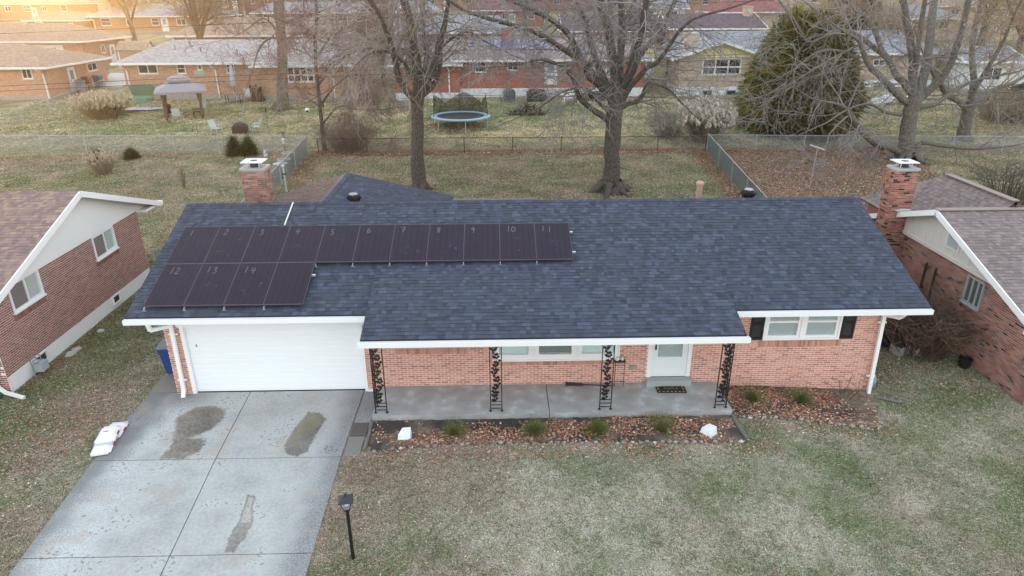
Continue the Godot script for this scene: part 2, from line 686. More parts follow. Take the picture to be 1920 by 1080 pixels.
func gutter(house: Node3D, a: Vector3, b: Vector3, out: Vector3, m: Material, h := 0.13, w := 0.12) -> Node3D:   # open trough with a rolled front lip
	var mb := MB.new()
	var x := (b - a).normalized()
	var l := a.distance_to(b)
	var xf := Transform3D(Basis(x, Vector3.UP, x.cross(Vector3.UP)), a)
	if xf.basis.z.dot(out) < 0:
		xf = Transform3D(Basis(-x, Vector3.UP, (-x).cross(Vector3.UP)), b)
	mb.box(Vector3(0, 0, 0), Vector3(l, h, 0.012))
	mb.box(Vector3(0, 0, 0.0125), Vector3(l, 0.012, w))
	mb.box(Vector3(-0.001, -0.002, w - 0.012), Vector3(l + 0.001, h + 0.006, w + 0.004))
	mb.box(Vector3(0.002, 0.012, 0.013), Vector3(0.010, h - 0.002, w - 0.013))
	mb.box(Vector3(l - 0.010, 0.012, 0.013), Vector3(l - 0.002, h - 0.002, w - 0.013))
	var o := obj("gutter", mb, m, house)
	o.transform = xf
	return o

func chimney(house: Node3D, lo: Vector3, hi: Vector3, mortar: Material, tones: Array, key: String, cap: Material, style := 0) -> Node3D:
	var c := part("chimney", house)
	var mb := MB.new()
	mb.box(lo + Vector3(0.012, 0, 0.012), hi - Vector3(0.012, 0.02, 0.012))
	obj("mortar_core", mb, mortar, c)
	var r := RandomNumberGenerator.new()
	r.seed = hash(key)
	var unit := []
	for t in tones:
		var u := MB.new()
		u.col = t
		u.box(Vector3(0, 0, 0), Vector3.ONE)
		unit.append(u.mesh())
	var m := tinted("brick_clay", 0.92)
	var y := lo.y + 0.004
	var row := 0
	var count := 0
	var rest := MB.new()
	while y + 0.058 < hi.y:
		for side in 4:
			var along := 0 if side % 2 == 0 else 2
			var a: float = lo[along] + (0.0 if along == 0 else 0.1)
			var e: float = hi[along] - (0.0 if along == 0 else 0.1)
			var x := a - (0.1065 if row % 2 else 0.0)
			while x < e - 0.02:
				var p := maxf(x, a)
				var w := minf(x + 0.2025, e) - p
				if w > 0.04:
					var out := r.randf_range(0.0, 0.006)
					var at: Vector3
					var sz: Vector3
					if along == 0:
						at = Vector3(p, y, hi.z - 0.1 + out if side == 0 else lo.z - out)
						sz = Vector3(w, 0.058, 0.1)
					else:
						at = Vector3(hi.x - 0.1 + out if side == 1 else lo.x - out, y, p)
						sz = Vector3(0.1, 0.058, w)
					var k := r.randi() % tones.size()
					if (side == 0 or side == (1 if lo.x < 8 else 3)) and count < 290:
						var o := MeshInstance3D.new()
						o.name = "brick" if count == 0 else "brick_%03d" % count
						o.mesh = unit[k]
						o.set_surface_override_material(0, m)
						c.add_child(o, true)
						o.transform = Transform3D(Basis.from_scale(sz), at)
						count += 1
					else:
						rest.col = tones[k]
						rest.box(at, at + sz)
				x += 0.213
		row += 1
		y += 0.0683
	if rest.v.size():
		tag(obj("bricks", rest, m, c), "", "", "", "stuff")
	var k := MB.new()
	k.box(Vector3(lo.x - 0.03, hi.y, lo.z - 0.03), Vector3(hi.x + 0.03, hi.y + 0.07, hi.z + 0.03))
	obj("crown_slab", k, mat("crown_mortar", 0.42, 0.43, 0.43, 0.9), c)
	var f := MB.new()
	f.lathe(Vector3((lo.x + hi.x) / 2, hi.y + 0.07, (lo.z + hi.z) / 2), [Vector2(0.17, 0), Vector2(0.15, 0.06), Vector2(0.13, 0.22), Vector2(0.0, 0.22)], 12)
	obj("flue", f, mat("flue_steel", 0.03, 0.03, 0.03, 0.6), c)
	var g := MB.new()
	var q := Vector3((lo.x + hi.x) / 2, hi.y + 0.26, (lo.z + hi.z) / 2)
	g.box(q - Vector3((hi.x - lo.x) * 0.46, 0.01, (hi.z - lo.z) * 0.50), q + Vector3((hi.x - lo.x) * 0.46, 0.025, (hi.z - lo.z) * 0.50))
	for sx in [-1, 1]:
		for sz in [-1, 1]:
			g.box(q + Vector3(sx * 0.2 - 0.01, -0.19, sz * 0.15 - 0.01), q + Vector3(sx * 0.2 + 0.01, -0.01, sz * 0.15 + 0.01))
	obj("rain_cap", g, cap, c)
	return c

# far houses: local x along the front (toward +x), z = 0 front wall, going back to -d; y = 0 at the ground
func far_house(called: String, label: String, at: Vector3, turn: float, w: float, d: float, hw: float, rise: float, inset: float, wall_m: Material, roof_m: Material, opt := {}) -> Node3D:
	var t := thing(called, label, "house", at, turn, "houses behind the back fence")
	var white: Material = opt.get("trim", mat("white_trim", 0.74, 0.75, 0.75, 0.6))
	var fh: float = opt.get("foundation", 0.25)
	var over: float = opt.get("over", 0.6)
	var b := MB.new()
	b.uvs = true
	b.box(Vector3(0, fh, -d), Vector3(w, hw, 0))
	obj("wall", b, wall_m, t)
	boxes("foundation", [Vector3(-0.02, -2.0, -d - 0.02), Vector3(w + 0.02, fh, 0.03)], opt.get("foundation_mat", mat("grey_foundation", 0.36, 0.35, 0.33, 0.9)), t)
	var x0 := -over
	var x1 := w + over
	var z0 := -d - over
	var z1 := over
	var y := hw + 0.02
	var zm := (z0 + z1) / 2
	var r0 := Vector3(x0 + inset, y + rise, zm)
	var r1 := Vector3(x1 - inset, y + rise, zm)
	if opt.has("inset_right"):
		r1.x = x1 - opt.inset_right
	var A := Vector3(x0, y, z1)
	var B := Vector3(x1, y, z1)
	var D := Vector3(x1, y, z0)
	var E := Vector3(x0, y, z0)
	var rf := MB.new()
	rf.uvs = true
	rf.quad(A, B, r1, r0)
	rf.quad(D, E, r0, r1)
	rf.tri(B, D, r1)
	rf.tri(E, A, r0)
	rf.quad(E, D, B, A)
	var roof := obj("roof", rf, roof_m, t)
	var e := MB.new()
	e.box(Vector3(x0 - 0.02, y - 0.14, z1), Vector3(x1 + 0.02, y + 0.03, z1 + 0.11))
	e.box(Vector3(x0 - 0.02, y - 0.14, z0 - 0.11), Vector3(x1 + 0.02, y + 0.03, z0))
	e.box(Vector3(x1, y - 0.14, z0 + 0.002), Vector3(x1 + 0.09, y + 0.02, z1 - 0.002))
	e.box(Vector3(x0 - 0.09, y - 0.14, z0 + 0.002), Vector3(x0, y + 0.02, z1 - 0.002))
	obj("gutter", e, white, t)
	if inset <= 0.01 or opt.get("inset_right", 1.0) <= 0.01:
		var g := MB.new()
		for s in [[x0, r0.x], [x1, r1.x]]:
			if absf(s[0] - s[1]) < 0.02:
				var xx: float = s[0]
				for q in [[Vector3(xx, y, z1), Vector3(xx, y + rise, zm)], [Vector3(xx, y, z0), Vector3(xx, y + rise, zm)]]:
					g.bar(q[0], q[1], 0.06, 0.16)
		obj("rake_trim", g, white, t)
	for q in opt.get("windows", []):   # x, y, w, h, columns, rows
		var cols := []
		for i in range(1, q[4]): cols.append(float(i) / q[4])
		var rows := []
		for i in range(1, q[5]): rows.append(float(i) / q[5])
		window(t, Transform3D(Basis(), Vector3(q[0], q[1], 0.06)), q[2], q[3], cols, rows, white, q[6] if q.size() > 6 else mat("dark_pane", 0.05, 0.055, 0.07, 0.12), 0.07, 0.06)
	for q in opt.get("side_windows", []):   # on the right-hand wall: distance back, y, w, h
		window(t, Transform3D(Basis(Vector3(0, 0, -1), Vector3.UP, Vector3(1, 0, 0)), Vector3(w + 0.06, q[1], -q[0])), q[2], q[3], [0.5], [], white, mat("dark_pane", 0.05, 0.055, 0.07, 0.12), 0.07, 0.06)
	for q in opt.get("doors", []):     # x, y, w, h
		door(t, Transform3D(Basis(), Vector3(q[0], q[1], 0.01)), q[2], q[3], white)
	for q in opt.get("side_doors", []):
		door(t, Transform3D(Basis(Vector3(0, 0, -1), Vector3.UP, Vector3(1, 0, 0)), Vector3(w + 0.01, q[1], -q[0])), q[2], q[3], white)
	for q in opt.get("spouts", []):
		downspout(t, [Vector3(q, y - 0.12, z1 + 0.05), Vector3(q + 0.02, y - 0.3, z1 - 0.1), Vector3(q + 0.22, y - 0.6, 0.1), Vector3(q + 0.22, 0.1, 0.1)], white, 0.10)
	for q in opt.get("chimneys", []):  # x, z, width, height of the top
		var c := MB.new()
		c.uvs = true
		c.box(Vector3(q[0], hw, q[1] - q[2] * 0.8), Vector3(q[0] + q[2], q[3], q[1]))
		var co := obj("chimney", c, opt.get("chimney_mat", wall_m), roof)
		boxes("crown_slab", [Vector3(q[0] - 0.06, q[3], q[1] - q[2] * 0.8 - 0.06), Vector3(q[0] + q[2] + 0.06, q[3] + 0.1, q[1] + 0.06)], mat("crown_mortar", 0.42, 0.43, 0.43, 0.9), t)
	for q in opt.get("vents", []):     # x, part of the way up the front slope
		var p := A.lerp(r0, q[1])
		var m2 := MB.new()
		m2.lathe(Vector3(q[0], p.y - 0.1, p.z), [Vector2(0.05, 0), Vector2(0.05, 0.4), Vector2(0.11, 0.42), Vector2(0.0, 0.55)], 8)
		obj("roof_vent", m2, mat("vent_grey", 0.2, 0.2, 0.2, 0.6), t)
	return t

func door(house: Node3D, xf: Transform3D, w: float, h: float, m: Material) -> Node3D:
	var b := MB.new()
	b.box(Vector3(0, 0, 0), Vector3(w, h, 0.05))
	b.box(Vector3(-0.09, 0, 0), Vector3(-0.002, h + 0.09, 0.075))
	b.box(Vector3(w + 0.002, 0, 0), Vector3(w + 0.09, h + 0.09, 0.075))
	b.box(Vector3(0, h + 0.002, 0), Vector3(w, h + 0.09, 0.073))
	var o := obj("door", b, m, house)
	o.transform = xf
	boxes("pane", [Vector3(w * 0.2, h * 0.52, 0.048), Vector3(w * 0.8, h * 0.92, 0.056)], mat("door_pane", 0.28, 0.34, 0.36, 0.15), o)
	boxes("handle", [Vector3(w * 0.06, h * 0.45, 0.05), Vector3(w * 0.1, h * 0.52, 0.09)], mat("black_metal", 0.012, 0.012, 0.013, 0.45), o)
	return o

func gable_fill(t: Node3D, pts: Array, m: Material, called := "gable", th := 0.06) -> Node3D:
	var b := MB.new()
	b.uvs = true
	for i in range(1, pts.size() - 1):
		b.tri(pts[0], pts[i], pts[i + 1])
	var nn: Vector3 = (pts[1] - pts[0]).cross(pts[2] - pts[0]).normalized() * th
	for i in pts.size():
		var p: Vector3 = pts[i]
		var q: Vector3 = pts[(i + 1) % pts.size()]
		b.quad(p - nn, q - nn, q, p)
	return obj(called, b, m, t)

# chain-link fence: posts, top rail and a woven fabric of real wires
func fence(called: String, label: String, pts: Array, h: float, step: float, metal: Material, wire: Material, weave := 0.09, slats: Material = null, thick := 0.012) -> Node3D:
	var base: Vector3 = on(pts[0].x, pts[0].y)
	var t := thing(called, label, "fence", base)
	var rail := MB.new()
	var net := MB.new()
	var sl := MB.new()
	var posts := []
	for i in pts.size() - 1:
		var a: Vector2 = pts[i]
		var b: Vector2 = pts[i + 1]
		var L := a.distance_to(b)
		var m := maxi(1, roundi(L / step))
		for k in m:
			var p := a.lerp(b, float(k) / m)
			var q := a.lerp(b, float(k + 1) / m)
			var P := on(p.x, p.y) - base
			var Q := on(q.x, q.y) - base
			posts.append(P)
			if k == m - 1 and i == pts.size() - 2:
				posts.append(Q)
			var up := Vector3(0, h, 0)
			rail.tube([P + up, Q + up], [0.021, 0.021], 6)
			var l := P.distance_to(Q)
			var cells := int(l / weave)
			for c in range(-int(h / weave), cells):
				for dir in [1, -1]:
					var x0 := c * weave
					var x1 := c * weave + h
					var y0 := 0.04
					var y1 := h
					var f0 := clampf(x0, 0, l)
					var f1 := clampf(x1, 0, l)
					if f1 - f0 < 0.02:
						continue
					var g0 := lerpf(y0, y1, (f0 - x0) / h)
					var g1 := lerpf(y0, y1, (f1 - x0) / h)
					if dir < 0:
						g0 = h + 0.04 - g0
						g1 = h + 0.04 - g1
					var u := P.lerp(Q, f0 / l) + Vector3(0, g0, 0)
					var w := P.lerp(Q, f1 / l) + Vector3(0, g1, 0)
					var side: Vector3 = (Q - P).cross(Vector3.UP).normalized() * (0.004 * dir)
					var wd := (w - u).cross(side).normalized() * (thick * 0.5)
					net.quad(u + side - wd, w + side - wd, w + side + wd, u + side + wd)
			if slats:
				var ns := int(l / 0.085)
				for s in ns:
					var e := P.lerp(Q, (s + 0.5) / ns)
					var dx := (Q - P).normalized() * 0.033
					sl.quad(e - dx + Vector3(0, 0.05, 0), e + dx + Vector3(0, 0.05, 0), e + dx + Vector3(0, h - 0.05, 0), e - dx + Vector3(0, h - 0.05, 0))
	for P in posts:
		var pm := MB.new()
		pm.tube([P + Vector3(0, -0.15, 0), P + Vector3(0, h + 0.05, 0)], [0.03, 0.03], 8, true)
		obj("post", pm, metal, t)
	obj("top_rail", rail, metal, t)
	obj("wire_mesh", net, wire, t)
	if slats:
		tag(obj("slats", sl, slats, t), "", "", "", "stuff")
	return t

# ------------------------------------------------------------------ plants
func grow(mb: MB, at: Vector3, dir: Vector3, length: float, r: float, depth: int, q: Dictionary, g: RandomNumberGenerator) -> void:
	var segs: int = 4 if depth >= 2 else 3
	var p := [at]
	var rad := [r]
	var d := dir.normalized()
	var cur := at
	var wob: float = q.get("wobble", 0.28)
	for i in segs:
		d = (d + Vector3(g.randf_range(-wob, wob), g.randf_range(-wob, wob) + q.get("lift", 0.05) - q.get("droop", 0.0) * (1.0 if depth < 2 else 0.2), g.randf_range(-wob, wob))).normalized()
		cur += d * length / segs
		p.append(cur)
		rad.append(maxf(q.get("least", 0.006), r * (1.0 - 0.75 * (i + 1) / segs)))
	mb.tube(p, rad, 5 if depth >= 3 else 3)
	if depth <= 0:
		return
	var kids: int = q.kids[depth - 1]
	for k in kids:
		var f := g.randf_range(0.25, 1.0)
		var i := mini(segs - 1, int(f * segs))
		var u := f * segs - i
		var s: Vector3 = p[i].lerp(p[i + 1], u)
		var sd: Vector3 = (p[i + 1] - p[i]).normalized()
		var ang := g.randf() * TAU
		var ax := sd.cross(Vector3(0.3, 1, 0.2)).normalized()
		var sidev := (ax * cos(ang) + sd.cross(ax) * sin(ang))
		var nd := (sd * 0.75 + sidev * g.randf_range(0.5, 1.0)).normalized()
		grow(mb, s, nd, length * g.randf_range(0.4, 0.68) * q.get("shrink", 1.0), maxf(q.get("least", 0.006), rad[i] * 0.6), depth - 1, q, g)

# a bare tree whose main limbs are given, each as x, y, z, radius from the base
func bare_tree(called: String, label: String, at: Vector3, limbs: Array, seed_: int, bark: Material, twig: Material, q: Dictionary) -> Node3D:
	var t := thing(called, label, "tree", at, 0.0, "bare trees of the back yards")
	var g := RandomNumberGenerator.new()
	g.seed = seed_
	var crown := MB.new()
	for n in limbs.size():
		var l: Array = limbs[n]
		var p := []
		var r := []
		for i in range(0, l.size(), 4):
			p.append(Vector3(l[i], l[i + 1], l[i + 2]))
			r.append(l[i + 3])
		# a smooth run through the given points
		var pp := []
		var rr := []
		for i in p.size() - 1:
			var p0: Vector3 = p[maxi(i - 1, 0)]
			var p3: Vector3 = p[mini(i + 2, p.size() - 1)]
			for k in 4:
				var f := k / 4.0
				pp.append(p[i].cubic_interpolate(p[i + 1], p0, p3, f) + Vector3(g.randf_range(-1, 1), 0, g.randf_range(-1, 1)) * r[i] * 0.10)
				rr.append(lerpf(r[i], r[i + 1], f) * g.randf_range(0.86, 0.97))
		pp.append(p[-1])
		rr.append(r[-1])
		if n > 0 and r[-1] > 0.03:
			var d: Vector3 = (p[-1] - p[-2]).normalized()
			for k in 4:
				d = (d + Vector3(g.randf_range(-0.15, 0.15), g.randf_range(0, 0.15), g.randf_range(-0.15, 0.15))).normalized()
				pp.append(pp[-1] + d * 0.9)
				rr.append(rr[-1] * 0.72)
		var mb := MB.new()
		mb.tube(pp, rr, 12 if n == 0 else 8, true)
		if n == 0:
			for k in 8:
				var a := TAU * k / 8.0 + g.randf() * 0.6
				var o := Vector3(cos(a), 0, sin(a))
				mb.tube([o * r[0] * 0.45 + Vector3(0, r[0] * 0.5, 0), o * r[0] * 0.8 + Vector3(0, r[0] * 0.14, 0), o * r[0] * g.randf_range(1.1, 1.7) + Vector3(0, -0.07, 0)], [r[0] * 0.24, r[0] * 0.17, r[0] * 0.06], 6)
		obj("trunk" if n == 0 else "limb", mb, bark, t)
		if n == 0 and not q.get("trunk_twigs", false):
			continue
		var total := 0.0
		for i in pp.size() - 1: total += pp[i].distance_to(pp[i + 1])
		var kids := int(total * q.get("per_metre", 2.2)) + 2
		for k in kids:
			var f := g.randf_range(0.18 if n > 0 else 0.35, 1.0)
			var i := mini(pp.size() - 2, int(f * (pp.size() - 1)))
			var sd: Vector3 = (pp[i + 1] - pp[i]).normalized()
			var ang := g.randf() * TAU
			var ax := sd.cross(Vector3(0.3, 1, 0.2)).normalized()
			var sidev := ax * cos(ang) + sd.cross(ax) * sin(ang)
			var ln: float = clampf(total * g.randf_range(0.22, 0.5), 0.9, 3.4) * q.get("reach", 1.0)
			grow(crown, pp[i], (sd * 0.55 + sidev).normalized(), ln, clampf(rr[i] * 0.45, 0.014, 0.06), 2, q, g)
	tag(obj("crown", crown, twig, t), "", "", "", "")
	return t

func wild_tree(called: String, label: String, at: Vector3, seed_: int, height: float, bark: Material, twig: Material, q: Dictionary) -> Node3D:
	var t := thing(called, label, "tree", at, 0.0, q.get("group", "bare trees beyond the back yards"))
	var g := RandomNumberGenerator.new()
	g.seed = seed_
	var tr := MB.new()
	var crown := MB.new()
	var r := height * 0.028
	var fork := height * 0.28
	tr.tube([Vector3(0, -0.3, 0), Vector3(0, 0.2, 0), Vector3(0.05, fork * 0.5, 0), Vector3(0, fork, 0.05)], [r * 1.8, r * 1.25, r, r * 0.95], 9, true)
	for k in 6:
		var a := TAU * k / 6.0 + g.randf_range(-0.4, 0.4)
		var lean := g.randf_range(0.25, 0.75) if k > 0 else 0.05
		var d := Vector3(cos(a) * lean, 1, sin(a) * lean).normalized()
		var p := [Vector3(0, fork * 0.9, 0)]
		var rr := [r * 0.62]
		var cur: Vector3 = p[0]
		var ln := height * g.randf_range(0.55, 0.75)
		for i in 5:
			d = (d + Vector3(g.randf_range(-0.18, 0.18), g.randf_range(-0.05, 0.12), g.randf_range(-0.18, 0.18))).normalized()
			cur += d * ln / 5
			p.append(cur)
			rr.append(r * 0.62 * (1 - 0.17 * (i + 1)))
		tr.tube(p, rr, 6)
		for c in 9:
			var f := g.randf_range(0.2, 1.0)
			var i := mini(4, int(f * 5))
			var ang := g.randf() * TAU
			var ax: Vector3 = (p[i + 1] - p[i]).normalized()
			var sx := ax.cross(Vector3(0.3, 0.2, 1)).normalized()
			var sv := sx * cos(ang) + ax.cross(sx) * sin(ang)
			grow(crown, p[i], (ax * 0.7 + sv).normalized(), height * g.randf_range(0.16, 0.3), rr[i] * 0.4, 2, q, g)
	obj("trunk", tr, bark, t)
	obj("crown", crown, twig, t)
	return t

func spray_mesh(blades: int, len_: float, wid: float, spread: float, seed_: int, curl := 0.3) -> ArrayMesh:
	var mb := MB.new()
	var g := RandomNumberGenerator.new()
	g.seed = seed_
	for k in blades:
		var a := g.randf() * TAU
		var out := g.randf() * spread
		var base := Vector3(cos(a), 0, sin(a)) * out * 0.5
		var d := Vector3(cos(a) * out, g.randf_range(0.7, 1.0), sin(a) * out).normalized()
		var l := len_ * g.randf_range(0.6, 1.1)
		var s := d.cross(Vector3(cos(a + 1.3), 0.1, sin(a + 1.3))).normalized() * wid
		var m := base + d * l * 0.55
		var e := base + (d + Vector3(cos(a), -0.3, sin(a)) * curl).normalized() * l
		mb.quad(base - s, base + s, m + s * 0.8, m - s * 0.8)
		mb.tri(m - s * 0.8, m + s * 0.8, e)
	return mb.mesh()

func scatter(called: String, mesh: Mesh, m: Material, xf: Array, cols: PackedColorArray, parent: Node = null) -> MultiMeshInstance3D:
	var mm := MultiMesh.new()
	mm.transform_format = MultiMesh.TRANSFORM_3D
	mm.use_colors = true
	mm.mesh = mesh
	mm.instance_count = xf.size()
	for i in xf.size():
		mm.set_instance_transform(i, xf[i])
		mm.set_instance_color(i, cols[i])
	var o := MultiMeshInstance3D.new()
	o.name = called if parent else numbered(called)
	o.multimesh = mm
	o.material_override = m
	if parent: parent.add_child(o, true)
	else: add_child(o)
	return o

func evergreen(called: String, label: String, at: Vector3, h: float, rx: float, shape: Array, count: int, blade: float, tones: Array, seed_: int, group := "", category := "tree") -> Node3D:
	# shape: radius (0..1) at equal steps from the foot to the tip
	var t := thing(called, label, category, at, 0.0, group)
	var g := RandomNumberGenerator.new()
	g.seed = seed_
	var tr := MB.new()
	tr.tube([Vector3(0, -0.1, 0), Vector3(0, h * 0.85, 0)], [rx * 0.10, rx * 0.02], 7)
	obj("trunk", tr, mat("evergreen_bark", 0.07, 0.05, 0.035, 0.95), t)
	var nz := FastNoiseLite.new()
	nz.seed = seed_
	nz.frequency = 1.6 / rx
	var xf := []
	var cols := PackedColorArray()
	for i in count:
		var f := 1.0 - sqrt(1.0 - g.randf() * 0.985)
		var a := g.randf() * TAU
		var k := f * (shape.size() - 1)
		var ki := mini(int(k), shape.size() - 2)
		var r: float = lerpf(shape[ki], shape[ki + 1], k - ki) * rx
		var dir := Vector3(cos(a), 0, sin(a))
		var bump := 1.0 + 0.34 * nz.get_noise_3d(dir.x * rx, f * h, dir.z * rx)
		var depth := sqrt(g.randf_range(0.35, 1.0))
		var p := dir * r * bump * depth + Vector3(0, f * h, 0)
		var up := (dir * 0.8 + Vector3(0, g.randf_range(0.2, 1.1), 0) + Vector3(g.randf_range(-0.4, 0.4), 0, g.randf_range(-0.4, 0.4))).normalized()
		var x := up.cross(Vector3(g.randf_range(-1, 1), 0.2, g.randf_range(-1, 1))).normalized()
		xf.append(Transform3D(Basis(x, up, x.cross(up)).scaled(Vector3.ONE * g.randf_range(0.7, 1.3)), p))
		var cc: Color = tones[g.randi() % tones.size()]
		cols.append(cc * g.randf_range(0.75, 1.25))
	tag(scatter("foliage", spray_mesh(9, blade, blade * 0.075, 0.9, seed_), tinted("leaf_green", 0.7), xf, cols, t), "", "", "", "stuff")
	return t

func dry_clump(called: String, label: String, at: Vector3, h: float, r: float, count: int, stem: Color, plume: Color, seed_: int, group := "", twiggy := false) -> Node3D:
	var t := thing(called, label, "shrub" if twiggy else "ornamental grass", at, 0.0, group)
	var g := RandomNumberGenerator.new()
	g.seed = seed_
	var st := MB.new()
	var pl := MB.new()
	for i in count:
		var a := g.randf() * TAU
		var q := sqrt(g.randf())
		var foot := Vector3(cos(a), 0, sin(a)) * r * q * 0.42
		var hh := h * g.randf_range(0.55, 1.0) * (1.0 - 0.25 * q)
		var tip := foot + Vector3(cos(a), 0, sin(a)) * r * q * 0.6 + Vector3(g.randf_range(-0.12, 0.12) * r, hh, g.randf_range(-0.12, 0.12) * r)
		var mid := foot.lerp(tip, 0.6) + Vector3(0, hh * 0.10, 0)
		if twiggy:
			tip += Vector3(g.randf_range(-0.4, 0.4) * r, g.randf_range(-0.45, 0.25) * hh, g.randf_range(-0.4, 0.4) * r)
			tip.y = maxf(tip.y, 0.1)
			mid += Vector3(g.randf_range(-0.2, 0.2) * r, 0, g.randf_range(-0.2, 0.2) * r)
		st.col = stem * g.randf_range(0.6, 1.25)
		st.tube([foot, mid, tip], [0.012, 0.009, 0.005], 3)
		if twiggy:
			for k in 3:
				var s := mid.lerp(tip, g.randf())
				st.tube([s, s + Vector3(g.randf_range(-0.4, 0.4), g.randf_range(-0.15, 0.35), g.randf_range(-0.4, 0.4)) * h * 0.45], [0.010, 0.006], 3)
		if plume.a > 0.0:
			for k in 3:
				pl.col = plume * g.randf_range(0.75, 1.15)
				var s := mid.lerp(tip, g.randf_range(0.5, 1.0))
				var d := Vector3(g.randf_range(-0.08, 0.08), g.randf_range(0.08, 0.2), g.randf_range(-0.08, 0.08)) * h * 0.7
				pl.tube([s, s + d * 0.5, s + d], [0.006, 0.028 * h, 0.004], 4)
	obj("stems", st, tinted("dry_stem", 0.9), t)
	if plume.a > 0.0:
		obj("plumes", pl, tinted("dry_plume", 0.95), t)
	return t

# ------------------------------------------------------------------ the scene
func _ready() -> void:
	# camera
	var cam := Camera3D.new()
	cam.name = "camera"
	cam.transform = Transform3D(Basis(Vector3(0.99975246, -0.00397325, 0.02189117), Vector3(0.01233071, 0.91794, -0.39652756), Vector3(-0.01851928, 0.39669934, 0.91776177)).orthonormalized(), CAM)
	cam.fov = 46.19
	cam.far = 1500.0
	cam.current = true
	add_child(cam)
	# sky
	var sky_m := ProceduralSkyMaterial.new()
	sky_m.sky_top_color = Color(0.64, 0.69, 0.735)
	sky_m.sky_horizon_color = Color(0.97, 0.955, 0.935)
	sky_m.sky_curve = 0.22
	sky_m.ground_bottom_color = Color(0.30, 0.28, 0.25)
	sky_m.ground_horizon_color = Color(0.55, 0.53, 0.50)
	sky_m.sun_angle_max = 30.0
	var sky := Sky.new()
	sky.sky_material = sky_m
	var env := Environment.new()
	env.background_mode = Environment.BG_SKY
	env.sky = sky
	env.background_energy_multiplier = 1.0
	env.tonemap_mode = Environment.TONE_MAPPER_LINEAR
	env.tonemap_exposure = 3.25
	env.sdfgi_enabled = true
	env.ssao_enabled = true
	env.ssil_enabled = true
	env.volumetric_fog_enabled = true
	env.volumetric_fog_density = 0.0006
	env.volumetric_fog_albedo = Color(1.0, 0.95, 0.88)
	env.volumetric_fog_anisotropy = 0.85
	var we := WorldEnvironment.new()
	we.name = "world_environment"
	we.environment = env
	add_child(we)
	# low winter sun, ahead and to the left, behind thin cloud
	var sun := DirectionalLight3D.new()
	sun.name = "sun"
	add_child(sun)
	sun.look_at_from_position(Vector3.ZERO, -Vector3(-0.62, 0.071, -0.77), Vector3.UP)
	sun.light_color = Color(1.0, 0.80, 0.52)
	sun.light_energy = 1.6
	sun.light_angular_distance = 2.5
	sun.shadow_enabled = true

	n_low.seed = 3; n_low.frequency = 0.16; n_low.fractal_octaves = 3
	n_mid.seed = 8; n_mid.frequency = 0.5; n_mid.fractal_octaves = 3
	n_high.seed = 15; n_high.frequency = 2.6; n_high.fractal_octaves = 2

	build_ground()
	build_paving()
	build_home()
	build_solar()
	build_left_neighbour()
	build_right_neighbour()
	build_row_behind()
	build_far_houses()
	build_fences()
	build_trees()
	build_front_garden()
	build_yards()
	build_lawn_cover()

# ------------------------------------------------------------------ ground
func axis(stops: Array) -> PackedFloat32Array:   # from, step, to, step, to ...
	var out := PackedFloat32Array()
	var p: float = stops[0]
	for i in range(1, stops.size(), 2):
		while p < stops[i + 1] - 0.001:
			out.append(p)
			p += stops[i]
	out.append(p)
	return out

func build_ground() -> void:
	var xs := axis([-700, 60, -100, 5, -46, 0.8, -16, 0.35, -7, 0.16, 25, 0.4, 36, 0.8, 60, 5, 110, 60, 800])
	var zs := axis([-620, 40, -180, 10, -90, 2.5, -46, 0.6, -27.6, 0.3, -9.4, 0.16, 10, 1.5, 40, 20, 100])
	var v := PackedVector3Array()
	var n := PackedVector3Array()
	var c := PackedColorArray()
	var t := PackedVector2Array()
	var w := xs.size()
	for z in zs:
		for x in xs:
			v.append(Vector3(x, hgt(x, z) + 0.012 * n_high.get_noise_2d(x * 0.6, z * 0.6), z))
			var e := 0.4
			n.append(Vector3(hgt(x - e, z) - hgt(x + e, z), 2 * e, hgt(x, z - e) - hgt(x, z + e)).normalized())
			c.append(lawn(x, z))
			t.append(Vector2(x, z))
	var idx := PackedInt32Array()
	for j in zs.size() - 1:
		for i in w - 1:
			var a := j * w + i
			idx.append(a); idx.append(a + 1); idx.append(a + w)
			idx.append(a + 1); idx.append(a + w + 1); idx.append(a + w)
	var arr := []
	arr.resize(Mesh.ARRAY_MAX)
	arr[Mesh.ARRAY_VERTEX] = v
	arr[Mesh.ARRAY_NORMAL] = n
	arr[Mesh.ARRAY_COLOR] = c
	arr[Mesh.ARRAY_TEX_UV] = t
	arr[Mesh.ARRAY_INDEX] = idx
	var m := ArrayMesh.new()
	m.add_surface_from_arrays(Mesh.PRIMITIVE_TRIANGLES, arr)
	var gm := tinted("turf", 1.0)
	gm.albedo_texture = ramp_tex(noise_img(21, 0.11, 1024, FastNoiseLite.TYPE_SIMPLEX, 4), [0.0, lin2(0.16), 0.36, lin2(0.40), 0.5, lin2(0.72), 0.64, lin2(1.0), 1.0, lin2(1.0)])
	gm.uv1_scale = Vector3(1 / 4.3, 1 / 4.3, 1)
	gm.detail_enabled = true
	gm.detail_blend_mode = BaseMaterial3D.BLEND_MODE_MUL
	gm.detail_albedo = ramp_tex(noise_img(22, 0.03, 512, FastNoiseLite.TYPE_SIMPLEX, 5), [0.0, lin2(0.6), 0.5, lin2(0.9), 1.0, lin2(1.0)])
	gm.detail_mask = ImageTexture.create_from_image(white_img())
	gm.uv2_scale = Vector3(1, 1, 1)
	gm.detail_enabled = false
	gm.metallic_specular = 0.1
	tag(put("ground", m, gm), "winter lawn and yards", "", "", "structure")

func white_img() -> Image:
	var i := Image.create(4, 4, false, Image.FORMAT_RGB8)
	i.fill(Color.WHITE)
	return i

